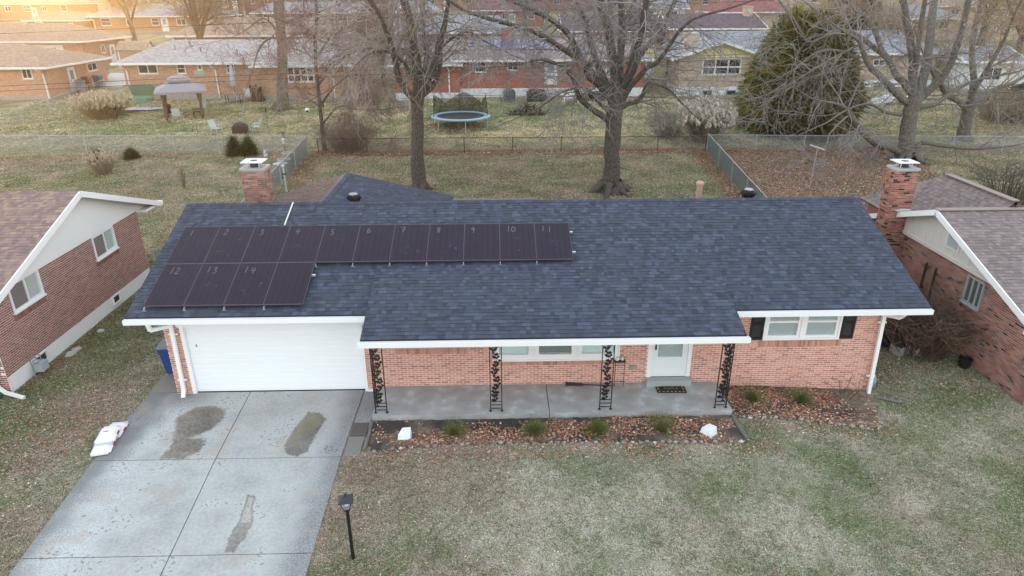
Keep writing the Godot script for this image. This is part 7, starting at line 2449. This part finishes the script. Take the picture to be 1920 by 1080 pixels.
func build_yards() -> void:
	var cloth := mat("pale_sling", 0.52, 0.56, 0.56, 0.8)
	var alu := mat("white_frame", 0.62, 0.64, 0.64, 0.4)
	var wicker := mat("dark_wicker", 0.055, 0.035, 0.025, 0.85)
	# gazebo
	var at := on(-15.35, -36.9)
	var t := thing("gazebo", "grey two-tier canopy gazebo on brown posts in the tan house's yard", "gazebo", at, 0.40)
	var brown := mat("gazebo_brown", 0.085, 0.052, 0.035, 0.7)
	for c in [[-1.25, 1.2], [1.25, 1.2], [-1.25, -1.2], [1.25, -1.2]]:
		var p := MB.new()
		p.box(Vector3(c[0] - 0.06, -0.2, c[1] - 0.06), Vector3(c[0] + 0.06, 2.05, c[1] + 0.06))
		var po := obj("post", p, brown, t)
		var cu := MB.new()
		cu.lathe(Vector3(c[0] * 0.99, 0.15, c[1] * 0.98), [Vector2(0.16, 0), Vector2(0.13, 0.5), Vector2(0.09, 0.95), Vector2(0.17, 1.4), Vector2(0.22, 1.88)], 9)
		obj("curtain", cu, mat("brown_curtain", 0.14, 0.095, 0.065, 0.9), po)
	for tier in [[1.8, 1.75, 2.02, 0.6, 2.62], [0.78, 0.74, 2.80, 0.15, 3.08]]:
		var r := MB.new()
		var cs := [Vector3(-tier[0], tier[2], tier[1]), Vector3(tier[0], tier[2], tier[1]), Vector3(tier[0], tier[2], -tier[1]), Vector3(-tier[0], tier[2], -tier[1])]
		for k in 4:
			var a: Vector3 = cs[k]
			var b: Vector3 = cs[(k + 1) % 4]
			var f: float = tier[3] / tier[0]
			r.quad(a, b, Vector3(b.x * f, tier[4], b.z * f), Vector3(a.x * f, tier[4], a.z * f))
			r.quad(a - Vector3(0, 0.16, 0), b - Vector3(0, 0.16, 0), b, a)
		if tier[0] < 2: r.quad(Vector3(-0.15, 3.08, 0.14), Vector3(0.15, 3.08, 0.14), Vector3(0.15, 3.08, -0.14), Vector3(-0.15, 3.08, -0.14))
		obj("canopy", r, mat("canopy_grey", 0.27, 0.27, 0.30, 0.8), t)
	boxes("vent_band", [Vector3(-0.60, 2.55, -0.57), Vector3(0.60, 2.81, 0.57)], brown, t)
	lawn_chair("lawn_chair", "pale chair under the near edge of the gazebo, back towards the house", on(-15.2, -35.3), PI + 0.1, cloth, alu, "pale chairs at the gazebo")
	lawn_chair("lawn_chair", "pale chair at the far right side inside the gazebo", on(-14.4, -37.9), 0.2, cloth, alu, "pale chairs at the gazebo")
	lawn_chair("wicker_chair", "dark wicker chair inside the gazebo at left", on(-16.2, -36.4), 0.9, wicker, wicker, "dark wicker chairs in the gazebo")
	lawn_chair("wicker_chair", "dark wicker chair inside the gazebo at right, nearer the trees", on(-14.3, -36.6), -1.2, wicker, wicker, "dark wicker chairs in the gazebo")
	lawn_chair("lawn_chair", "pale garden chair left of the covered fire pit", on(-10.9, -31.4), 1.2, cloth, alu, "pale chairs at the fire pit")
	lawn_chair("lawn_chair", "pale garden chair right of the covered fire pit", on(-8.2, -31.9), -1.5, cloth, alu, "pale chairs at the fire pit")
	var fp := thing("fire_pit", "square fire pit under a dark brown cover between two pale chairs", "fire pit", on(-9.4, -31.8), 0.2)
	var mb := MB.new()
	mb.slab([Vector3(-0.5, 0.45, 0.42), Vector3(0.5, 0.45, 0.42), Vector3(0.5, 0.45, -0.42), Vector3(-0.5, 0.45, -0.42)], 0.5)
	obj("skirt", mb, mat("cover_brown", 0.06, 0.035, 0.026, 0.85), fp)
	mb = MB.new()
	mb.lump(Vector3(0, 0.42, 0), Vector3(0.52, 0.30, 0.45), 23, 0.15)
	obj("cover", mb, mat("cover_dark", 0.045, 0.038, 0.036, 0.8), fp)
	var k := 0
	for p in [Vector2(-7.6, -32.3), Vector2(-12.3, -31.5), Vector2(-18.6, -33.2), Vector2(-3.8, -33.5)]:
		var tp := thing("garden_torch", ["dark garden torch right of the fire pit", "thin torch pole left of the pale chair by the fire pit", "thin torch pole left of the gazebo's near post", "thin torch pole in the lawn below the vine-clad tree"][k], "torch", on(p.x, p.y), 0.0, "garden torches in the gazebo yard")
		mb = MB.new()
		mb.tube([Vector3(0, -0.1, 0), Vector3(0.03, 1.3, 0)], [0.012, 0.012], 5)
		obj("pole", mb, wicker, tp)
		mb = MB.new()
		mb.lathe(Vector3(0.03, 1.3, 0), [Vector2(0.02, 0), Vector2(0.06, 0.12), Vector2(0.05, 0.22), Vector2(0.0, 0.26)], 8)
		obj("head", mb, mat("torch_black", 0.02, 0.016, 0.014, 0.6), tp)
		k += 1
	# beside the tan house: turtle pool, tarp, patio set, grill
	var gp := thing("sand_box", "faded green plastic sand box propped against the tan house", "sand box", on(-21.4, -42.3))
	mb = MB.new()
	mb.lathe(Vector3(0, 0, 0), [Vector2(0.0, 0.05), Vector2(0.85, 0.05), Vector2(0.95, 0.35), Vector2(1.02, 0.36), Vector2(1.0, 0.0)], 12)
	obj("tub", mb, mat("faded_green", 0.20, 0.36, 0.27, 0.7), gp)
	mb = MB.new()
	mb.obox(Transform3D(Basis(Vector3(1, 0, 0), 0.3), Vector3(0.1, 0.85, -0.75)), Vector3(2.1, 0.9, 0.06))
	obj("lid", mb, mat("dull_green", 0.12, 0.22, 0.15, 0.7), gp)
	mb = MB.new()
	for i in 6:
		for j in 4:
			var q := []
			for c in [[0, 1], [1, 1], [1, 0], [0, 0]]:
				var u: float = (i + c[0]) * 0.45
				var v: float = (j + c[1]) * 0.35
				q.append(Vector3(u - 1.3 + 0.2 * sin(v * 3.0), 0.05 + 0.07 * absf(sin(u * 3.1 + v * 2.0)), v - 0.7))
			mb.quad(q[0], q[1], q[2], q[3])
	var tp := obj("tarpaulin", mb, mat("blue_grey_tarp", 0.38, 0.42, 0.50, 0.6))
	tp.position = on(-19.8, -39.2)
	tag(tp, "crumpled blue-grey tarpaulin on the grass left of the gazebo", "tarp")
	var um := thing("patio_umbrella", "closed pale blue patio umbrella against the tan house wall", "umbrella", on(-13.3, -42.4))
	mb = MB.new()
	mb.tube([Vector3(0, 0, 0), Vector3(0, 2.95, 0)], [0.025, 0.025], 7)
	obj("pole", mb, brown, um)
	mb = MB.new()
	mb.lathe(Vector3(0, 1.1, 0), [Vector2(0.06, 0), Vector2(0.26, 0.12), Vector2(0.22, 0.7), Vector2(0.17, 1.3), Vector2(0.09, 1.75), Vector2(0.0, 1.9)], 9)
	obj("canopy", mb, mat("umbrella_blue", 0.42, 0.46, 0.54, 0.85), um)
	mb = MB.new()
	mb.lathe(Vector3.ZERO, [Vector2(0.35, 0), Vector2(0.33, 0.1), Vector2(0.0, 0.12)], 12)
	obj("foot", mb, mat("umbrella_foot", 0.35, 0.33, 0.32, 0.7), um)
	var tb := thing("patio_table", "low brown patio table beside the closed umbrella", "table", on(-13.1, -41.6))
	boxes("top", [Vector3(-0.75, 0.68, -0.4), Vector3(0.65, 0.72, 0.4)], mat("table_brown", 0.30, 0.19, 0.13, 0.6), tb)
	for c in [[-0.65, -0.3], [0.55, -0.3], [-0.65, 0.3], [0.55, 0.3]]:
		boxes("leg", [Vector3(c[0] - 0.025, 0, c[1] - 0.025), Vector3(c[0] + 0.025, 0.68, c[1] + 0.025)], wicker, tb)
	lawn_chair("lawn_chair", "pale sling chair beside the patio table, facing the yard", on(-12.2, -42.2), 0.2, cloth, alu, "pale chairs on the tan house patio")
	lawn_chair("lawn_chair", "tipped pale sling chair in front of the other patio chair", on(-12.6, -41.4), 1.9, cloth, alu, "pale chairs on the tan house patio")
	var gr := thing("covered_grill", "barbecue under a dark brown cover in the tan house's corner", "grill", on(-11.3, -42.0), -0.2)
	mb = MB.new()
	mb.slab([Vector3(-0.32, 1.12, 0.25), Vector3(0.34, 1.22, 0.22), Vector3(0.34, 1.22, -0.22), Vector3(-0.32, 1.12, -0.25)], 0.7)
	mb.slab([Vector3(-0.42, 0.55, 0.30), Vector3(0.42, 0.55, 0.30), Vector3(0.42, 0.55, -0.30), Vector3(-0.42, 0.55, -0.30)], 0.5)
	obj("cover", mb, mat("cover_brown", 0.06, 0.035, 0.026, 0.85), gr)
	boxes("foot", [Vector3(-0.35, 0, -0.2), Vector3(-0.28, 0.06, 0.2), Vector3(0.28, 0, -0.2), Vector3(0.35, 0.06, 0.2)], wicker, gr)
	var rkk := thing("shelf_rack", "small shelf with pots between the patio chair and the covered grill", "shelf", on(-12.0, -42.6))
	for y in [0.3, 0.75, 1.1]: boxes("shelf_board", [Vector3(-0.05, y, -0.15), Vector3(0.5, y + 0.03, 0.15)], brown, rkk)
	for xx in [-0.05, 0.47]: boxes("upright", [Vector3(xx, 0, -0.15), Vector3(xx + 0.03, 1.3, 0.15)], brown, rkk)
	mb = MB.new()
	mb.lump(Vector3(0, 0.16, 0), Vector3(0.2, 0.17, 0.2), 5, 0.0, 8, 10)
	var bo := obj("ball", mb, mat("white_ball", 0.75, 0.75, 0.75, 0.5))
	bo.position = on(-6.2, -38.0)
	tag(bo, "white and black ball on the grass right of the tall pale trunk", "ball")
	mb = MB.new()
	mb.lump(Vector3(0.02, 0.10, 0.1), Vector3(0.14, 0.10, 0.12), 6, 0.0, 6, 8)
	obj("patch", mb, mat("black_rubber", 0.02, 0.02, 0.02, 0.8), bo)
	wheelie("wheelie_bin", "grey bin at the peach house's side wall", on(-28.7, -47.0), 1.4, mat("bin_grey", 0.26, 0.28, 0.32, 0.5), mat("bin_lid_grey", 0.16, 0.17, 0.18, 0.5), 1.1)
	wheelie("wheelie_bin", "brown bin behind the grey one at the peach house", on(-28.7, -48.1), 1.5, mat("bin_brown", 0.16, 0.075, 0.05, 0.5), mat("bin_lid_brown", 0.14, 0.06, 0.04, 0.5), 1.2)
	wheelie("wheelie_bin", "blue-grey bin farthest along the peach house's side wall", on(-28.3, -49.2), 1.5, mat("bin_slate", 0.10, 0.13, 0.22, 0.5), mat("bin_lid_grey", 0.16, 0.17, 0.18, 0.5), 1.2)
	# trampoline
	t = thing("trampoline", "round trampoline with a pale blue rim pad and sagging black net", "trampoline", on(6.2, -33.0) + Vector3(0, -0.05, 0))
	var tk := mat("black_metal", 0.012, 0.012, 0.013, 0.45)
	mb = MB.new()
	mb.lathe(Vector3(0, 0.80, 0), [Vector2(1.72, 0.012), Vector2(0.0, 0.0)], 40)
	obj("jumping_mat", mb, mat("mat_black", 0.018, 0.016, 0.02, 0.8), t)
	mb = MB.new()
	mb.lathe(Vector3(0, 0.80, 0), [Vector2(2.14, -0.05), Vector2(2.16, 0.02), Vector2(2.12, 0.05), Vector2(1.74, 0.05), Vector2(1.72, 0.0)], 48)
	obj("rim_pad", mb, mat("rim_blue", 0.26, 0.41, 0.49, 0.6), t)
	for i in 6:
		var a := TAU * (i + 0.3) / 6
		var o := Vector3(cos(a), 0, sin(a))
		mb = MB.new()
		mb.tube([o * 2.06 + Vector3(0, 0.78, 0), o * 2.06 + Vector3(0, -0.1, 0)], [0.025, 0.025], 6)
		obj("leg", mb, alu, t)
	var net := mat("net_black", 0.02, 0.016, 0.018, 0.9)
	net.transparency = BaseMaterial3D.TRANSPARENCY_ALPHA
	net.albedo_color = Color(0.10, 0.085, 0.095, 0.66)
	mb = MB.new()
	var tops := []
	for i in 25:
		var a := PI * 0.92 + PI * 1.1 * i / 24.0
		var h := 1.35 + 0.42 * sin(i * 0.55 + 0.4)
		var lean := 0.90 + 0.08 * sin(i * 0.8)
		tops.append([Vector3(cos(a) * 1.98, 0.86, sin(a) * 1.98), Vector3(cos(a) * 1.98 * lean, 0.86 + h * 0.8, sin(a) * 1.98 * lean)])
	for i in 24:
		var a0: Vector3 = tops[i][0]
		var b0: Vector3 = tops[i][1]
		var a1: Vector3 = tops[i + 1][0]
		var b1: Vector3 = tops[i + 1][1]
		mb.quad(a0, a1, b1, b0)
	obj("safety_net", mb, net, t)
	for i in [0, 6, 12, 18, 24]:
		mb = MB.new()
		mb.tube([tops[i][0], tops[i][1] + Vector3(0, 0.15, 0)], [0.02, 0.02], 6)
		obj("net_pole", mb, tk, t)
	# brush heap and the clutter along the red house
	var bh := thing("brush_pile", "dark heap of brush and logs right of the trampoline", "brush pile", on(11.2, -36.6))
	var g := RandomNumberGenerator.new()
	g.seed = 55
	mb = MB.new()
	for i in 150:
		var p := Vector3(g.randf_range(-1.3, 1.3), 0, g.randf_range(-0.5, 0.5))
		var hh := 0.75 * maxf(0.1, 1 - absf(p.x - 0.1) / 1.2)
		p.y = g.randf() * hh
		var d := Vector3(g.randf_range(-1, 1), g.randf_range(-0.2, 0.7), g.randf_range(-0.5, 0.5)).normalized() * g.randf_range(0.3, 0.8)
		mb.tube([p, p + d * 0.5, p + d], [0.03, 0.025, 0.008], 4)
	obj("branches", mb, mat("brush_brown", 0.045, 0.032, 0.026, 0.95), bh)
	for i in 5:
		mb = MB.new()
		mb.tube([Vector3(-1.4 + i * 0.5, 0.12, 0.3), Vector3(-0.6 + i * 0.5, 0.14, 0.45)], [0.09, 0.08], 7, true)
		obj("log", mb, mat("log_brown", 0.09, 0.06, 0.045, 0.95), bh)
	var ac := thing("air_conditioner", "pale air conditioner unit beside the red house at the left end", "air conditioner", on(1.5, -38.4))
	boxes("case", [Vector3(-0.42, 0.04, -0.42), Vector3(0.42, 0.88, 0.42)], mat("ac_beige", 0.46, 0.46, 0.44, 0.6), ac)
	for i in 11: boxes("slat", [Vector3(-0.38, 0.10 + i * 0.068, 0.42), Vector3(0.38, 0.13 + i * 0.068, 0.436)], mat("ac_dark", 0.14, 0.14, 0.14, 0.6), ac)
	mb = MB.new()
	mb.lathe(Vector3(0, 0.88, 0), [Vector2(0.36, 0), Vector2(0.34, 0.03), Vector2(0.0, 0.04)], 14)
	obj("fan_guard", mb, mat("ac_dark", 0.14, 0.14, 0.14, 0.6), ac)
	k = 0
	for q in [[9.9, 0.5, 1.0, 0.75, 0.10, 0.11, 0.12, "grey-covered grill against the red house, left of the dark cover"], [12.2, 0.8, 0.95, 1.1, 0.035, 0.03, 0.032, "black-covered patio furniture left of the red house's white door"], [17.4, 1.0, 0.75, 0.8, 0.03, 0.028, 0.03, "dark-covered furniture right of the red house's white door"]]:
		var cv := thing("covered_furniture", q[7], "covered furniture", on(q[0], -41.6), 0.1 * k)
		mb = MB.new()
		mb.slab([Vector3(-q[1], q[2] * 0.75, q[3] * 0.5), Vector3(q[1], q[2] * 0.75, q[3] * 0.5), Vector3(q[1], q[2] * 0.75, -q[3] * 0.5), Vector3(-q[1], q[2] * 0.75, -q[3] * 0.5)], q[2] * 0.75)
		obj("skirt", mb, mat("cover_tone_%d" % k, q[4], q[5], q[6], 0.85), cv)
		mb = MB.new()
		mb.lump(Vector3(0, q[2] * 0.72, 0), Vector3(q[1] * 1.05, q[2] * 0.32, q[3] * 0.55), 30 + k, 0.3)
		obj("cover", mb, mat("cover_tone_%d" % k, q[4], q[5], q[6], 0.85), cv)
		k += 1
	var pk := thing("picnic_bench", "white slatted bench in front of the red house's white door", "bench", on(15.0, -40.4))
	for i in 4: boxes("slat", [Vector3(-0.7, 0.44, -0.2 + i * 0.11), Vector3(0.7, 0.47, -0.11 + i * 0.11)], mat("white_trim", 0.74, 0.75, 0.75, 0.6), pk)
	for xx in [-0.6, 0.55]: boxes("leg", [Vector3(xx, 0, -0.2), Vector3(xx + 0.06, 0.44, 0.2)], mat("white_trim", 0.74, 0.75, 0.75, 0.6), pk)
	boxes("backrest", [Vector3(-0.7, 0.55, -0.24), Vector3(0.7, 0.8, -0.21)], mat("white_trim", 0.74, 0.75, 0.75, 0.6), pk)
	# flower pots, statues and the feeder in the corner of the left yard
	k = 0
	for p in [Vector3(-3.95, -23.4, 1.0), Vector3(-4.5, -24.3, 0.8), Vector3(-4.1, -24.9, 0.95)]:
		var fpt := thing("stone_pot", ["largest pale stone flower pot, nearest the brick chimney", "smaller tan flower pot just left of the largest one", "pale urn behind the two stone pots"][k], "flower pot", on(p.x, p.y), 0.0, "flower pots in the corner of the left yard")
		mb = MB.new()
		var s: float = p.z
		mb.lathe(Vector3.ZERO, [Vector2(0.0, 0), Vector2(0.24 * s, 0), Vector2(0.33 * s, 0.42 * s), Vector2(0.40 * s, 0.46 * s), Vector2(0.40 * s, 0.54 * s), Vector2(0.32 * s, 0.54 * s), Vector2(0.29 * s, 0.40 * s), Vector2(0.0, 0.38 * s)], 16)
		obj("body", mb, mat("pot_stone", 0.48, 0.41, 0.34, 0.9) if k != 1 else mat("pot_tan", 0.36, 0.26, 0.19, 0.9), fpt)
		mb = MB.new()
		mb.lathe(Vector3(0, 0.385 * s, 0), [Vector2(0.285 * s, 0.03), Vector2(0.0, 0.06)], 12)
		obj("soil", mb, mat("planter_soil", 0.05, 0.03, 0.022, 1.0), fpt)
		k += 1
	var rb := thing("rabbit_statue", "small white rabbit statue left of the flower pots", "statue", on(-5.7, -25.5))
	mb = MB.new()
	mb.lump(Vector3(0, 0.16, 0), Vector3(0.13, 0.17, 0.2), 7, 0.1)
	obj("body", mb, mat("statue_white", 0.62, 0.58, 0.54, 0.8), rb)
	mb = MB.new()
	mb.lump(Vector3(-0.02, 0.36, 0.1), Vector3(0.08, 0.09, 0.1), 8, 0.05)
	obj("head", mb, mat("statue_white", 0.62, 0.58, 0.54, 0.8), rb)
	for s in [-1, 1]:
		mb = MB.new()
		mb.tube([Vector3(s * 0.035, 0.42, 0.08), Vector3(s * 0.06, 0.60, 0.03)], [0.03, 0.012], 6, true)
		obj("ear", mb, mat("statue_white", 0.62, 0.58, 0.54, 0.8), rb)
	var fd := thing("bird_feeder", "forked feeder pole with a white feeder by the left fence corner", "bird feeder", on(-4.6, -26.0))
	mb = MB.new()
	mb.tube([Vector3(0, -0.1, 0), Vector3(0, 1.5, 0)], [0.015, 0.015], 6)
	mb.tube([Vector3(0, 1.35, 0), Vector3(-0.15, 1.6, 0), Vector3(-0.22, 1.75, 0)], [0.012, 0.012, 0.01], 5)
	mb.tube([Vector3(0, 1.35, 0), Vector3(0.15, 1.6, 0), Vector3(0.2, 1.75, 0)], [0.012, 0.012, 0.01], 5)
	obj("pole", mb, wicker, fd)
	mb = MB.new()
	mb.lathe(Vector3(-0.04, 0.75, 0.05), [Vector2(0.08, 0), Vector2(0.09, 0.25), Vector2(0.12, 0.27), Vector2(0.0, 0.4)], 10)
	obj("feeder", mb, mat("statue_white", 0.62, 0.58, 0.54, 0.8), fd)
	var ta := thing("garden_table", "round wire garden table seen through the left side fence", "table", on(-3.75, -22.0))
	mb = MB.new()
	mb.lathe(Vector3(0, 0.68, 0), [Vector2(0.42, 0), Vector2(0.42, 0.03), Vector2(0.0, 0.035)], 18)
	obj("top", mb, mat("wire_white", 0.42, 0.44, 0.46, 0.6), ta)
	for i in 3:
		mb = MB.new()
		var a := TAU * i / 3
		mb.tube([Vector3(cos(a) * 0.3, 0.68, sin(a) * 0.3), Vector3(cos(a) * 0.36, 0, sin(a) * 0.36)], [0.014, 0.014], 5)
		obj("leg", mb, mat("wire_white", 0.42, 0.44, 0.46, 0.6), ta)
	var cl := thing("clothes_pole", "pale steel clothes-line pole with a slanting cross arm in the leafy yard", "clothes pole", on(25.9, -18.7))
	mb = MB.new()
	mb.tube([Vector3(0, -0.1, 0), Vector3(0.06, 2.3, 0)], [0.03, 0.03], 8)
	obj("pole", mb, mat("old_zinc", 0.34, 0.33, 0.31, 0.7), cl)
	mb = MB.new()
	mb.bar(Vector3(-0.28, 2.42, -0.2), Vector3(0.42, 2.22, 0.2), 0.07, 0.05)
	obj("cross_arm", mb, mat("old_zinc_pale", 0.50, 0.49, 0.46, 0.7), cl)
	# at the far right: trailer, shed wall, pale clutter
	var tr := thing("camper_trailer", "white camper trailer at the right edge behind the bare trees", "trailer", on(55.5, -46.0), 0.1)
	boxes("body", [Vector3(-3.0, 0.5, -1.1), Vector3(3.0, 2.6, 1.1)], mat("trailer_white", 0.75, 0.78, 0.8, 0.5), tr)
	boxes("window", [Vector3(-2.4, 1.5, 1.1), Vector3(-1.0, 2.2, 1.13), Vector3(0.8, 1.5, 1.1), Vector3(2.2, 2.2, 1.13)], mat("dark_pane", 0.05, 0.055, 0.07, 0.12), tr)
	for s in [-0.5, 0.5]:
		mb = MB.new()
		mb.tube([Vector3(s * 1.4, 0.33, 0.9), Vector3(s * 1.4, 0.33, 1.12)], [0.33, 0.33], 14, true)
		obj("wheel", mb, mat("black_rubber", 0.02, 0.02, 0.02, 0.8), tr)
	far_house("white_bungalow", "white bungalow with a dark window at the right edge behind the leaning tree", on(50.0, -44.0), 0, 4.4, 5.0, 2.6, 1.0, 0.0, mat("white_siding_far", 0.7, 0.73, 0.75, 0.7), roof_mat("blue_grey_shingles", 0.33, 0.33, 0.36), {"windows": [[1.6, 1.0, 1.6, 1.1, 2, 1]]})
	k = 0
	for p in [Vector2(39.8, -38.6), Vector2(40.9, -39.4), Vector2(42.3, -38.8)]:
		mb = MB.new()
		mb.lump(Vector3(0, 0.3, 0), Vector3(0.6, 0.4, 0.4), 90 + k, 0.8)
		var o := obj("covered_heap", mb, mat("pale_sheet", 0.62, 0.65, 0.68, 0.7))
		o.position = on(p.x, p.y)
		tag(o, ["pale sheeted heap right of the evergreen, nearest it", "pale sheeted heap right of the evergreen, the middle one", "pale sheeted heap right of the evergreen, nearest the big limbs"][k], "heap", "pale heaps before the buff house")
		k += 1

# ------------------------------------------------------------------ grass and leaves
func covered(x: float, z: float) -> bool:
	if x > -0.7 and x < 20.0 and z < 0.12 and z > -9.0: return true
	if x > -0.9 and x < 7.0 and z <= -9.0 and z > -11.2: return true
	if z >= -0.1 and x > lerpf(-1.42, -0.78, clampf(z / 9.6, 0, 1)) and x < 4.93: return true
	if x > 4.8 and x < 5.34 and z > -0.1 and z < 3.07: return true
	if x > -1.44 and x < -0.5 and z > -3.2 and z < 0.05: return true
	if z < 3.0 and z > -0.1 and x > 5.0 and (inside(Vector2(x, z), BED) or z < 1.5 and x < 15.3): return true
	if x < -5.45 and z < -0.1 and z > -9.0: return true
	if x > 23.85 and z < 1.0 and z > -10.9: return true
	return false

func build_lawn_cover() -> void:
	var g := RandomNumberGenerator.new()
	g.seed = 2024
	var m := tinted("grass_blade", 0.9)
	m.metallic_specular = 0.2
	# blades near the camera, then coarser tufts in the back yards
	var zones := [[-7.0, 25.0, -9.0, 10.0, 150000, 0.085, 8, 0.009], [-22.0, 42.0, -27.5, -9.0, 80000, 0.10, 8, 0.014], [-30.0, 46.0, -43.0, -27.5, 40000, 0.12, 8, 0.02]]
	for zn in zones:
		var xf := []
		var cols := PackedColorArray()
		for i in zn[4]:
			var x := g.randf_range(zn[0], zn[1])
			var z := g.randf_range(zn[2], zn[3])
			if covered(x, z):
				continue
			if n_mid.get_noise_2d(x * 1.7 + 7, z * 1.7) + g.randf_range(-0.5, 0.5) < -0.25:
				continue
			var cc: Color = lawn(x, z) * [0.45, 0.8, 1.1, 1.4, 1.8][g.randi() % 5]
			if g.randf() < 0.12: cc = cc.lerp(PALE * 1.3, 0.7)
			if g.randf() < 0.10: cc = cc.lerp(GREEN * 0.8, 0.6)
			var s := g.randf_range(0.6, 1.25)
			xf.append(Transform3D(Basis(Vector3.UP, g.randf() * TAU).scaled(Vector3(s, s * g.randf_range(0.6, 1.1), s)), on(x, z)))
			cols.append(cc)
		tag(scatter("grass", spray_mesh(zn[6], zn[5], zn[7], 1.2, 700 + int(zn[4]), 0.9), m, xf, cols), "short mixed dead and green winter grass", "grass", "", "stuff")
	# fallen leaves
	var lm := MB.new()
	var pts := [Vector3(-0.5, 0.05, 0), Vector3(-0.2, 0.0, 0.28), Vector3(0.15, 0.08, 0.2), Vector3(0.5, 0.16, 0.03), Vector3(0.1, 0.06, -0.27), Vector3(-0.25, 0.02, -0.22)]
	for i in range(1, 5): lm.tri(pts[0], pts[i], pts[i + 1])
	var leaf_m := lm.mesh()
	var tones := [Color(0.36, 0.15, 0.085), Color(0.44, 0.19, 0.105), Color(0.27, 0.115, 0.07), Color(0.52, 0.28, 0.18), Color(0.34, 0.175, 0.115), Color(0.64, 0.46, 0.35)]
	var lf := tinted("dead_leaf", 0.8)
	var areas := [
		["bed", 5.4, 19.6, 0.0, 2.9, 27000, 0.075], ["bed_edge", 5.0, 16.0, 2.6, 3.3, 1300, 0.065], ["bed_edge", 15.3, 19.8, 1.5, 2.4, 500, 0.065], ["lawn", -5.2, -1.5, -3.5, 8.0, 3600, 0.065], ["lawn", 4.9, 9.5, 3.0, 8.5, 380, 0.05], ["lawn", 5.0, 24.0, 2.8, 9.0, 260, 0.06],
		["lawn", -3.0, 22.0, -26.0, -9.5, 7000, 0.10], ["lawn", 22.2, 34.5, -26.3, -13.0, 22000, 0.10], ["lawn", -22.0, -3.3, -26.5, -9.0, 3000, 0.09], ["lawn", -3.0, 22.3, -26.9, -25.7, 3500, 0.11], ["lawn", 22.4, 44.0, -26.6, -25.2, 1600, 0.11],
		["lawn", 20.9, 22.2, -26, -9, 1800, 0.10], ["lawn", 20.0, 23.8, -6.0, 0.6, 900, 0.08], ["lawn", 34, 44, -26, -14, 1600, 0.1], ["lawn", -25, 20, -42, -28, 1600, 0.1]]
	var xf := []
	var cols := PackedColorArray()
	for a in areas:
		for i in a[5]:
			var x := g.randf_range(a[1], a[2])
			var z := g.randf_range(a[3], a[4])
			if a[0] == "bed":
				if not inside(Vector2(x, z), BED): continue
				# leaves drift into the middle of the bed and leave bare soil by the slab and the far end
				var d := n_mid.get_noise_2d(x * 0.9 + 30, z * 1.6)
				var keep := 0.5 + 1.3 * d
				if x < 15.2:
					keep += 0.30 - 0.9 * absf(z - 2.12)
					if z < 1.72 or x < 6.6: keep -= 0.4
				else:
					keep += 0.45 - 0.5 * absf(z - 0.9) - 0.35 * maxf(0, x - 17.9)
				if g.randf() > keep: continue
			elif covered(x, z):
				continue
			elif a[0] == "lawn" and a[1] == -5.2 and g.randf() > 0.25 + 0.9 * blob(x, z, -3.3, 1.5, 1.8, 2.6):
				continue
			var s: float = a[6] * g.randf_range(0.6, 1.25)
			var b := Basis(Vector3.UP, g.randf() * TAU) * Basis(Vector3(1, 0, 0), g.randf_range(-0.6, 0.6))
			xf.append(Transform3D(b.scaled(Vector3(s, s, s)), on(x, z) + Vector3(0, g.randf_range(0.03, 0.065), 0)))
			cols.append(tones[g.randi() % 6] * g.randf_range(0.65, 1.25))
	tag(scatter("fallen_leaves", leaf_m, lf, xf, cols), "brown fallen leaves over beds and lawns", "leaves", "", "stuff")
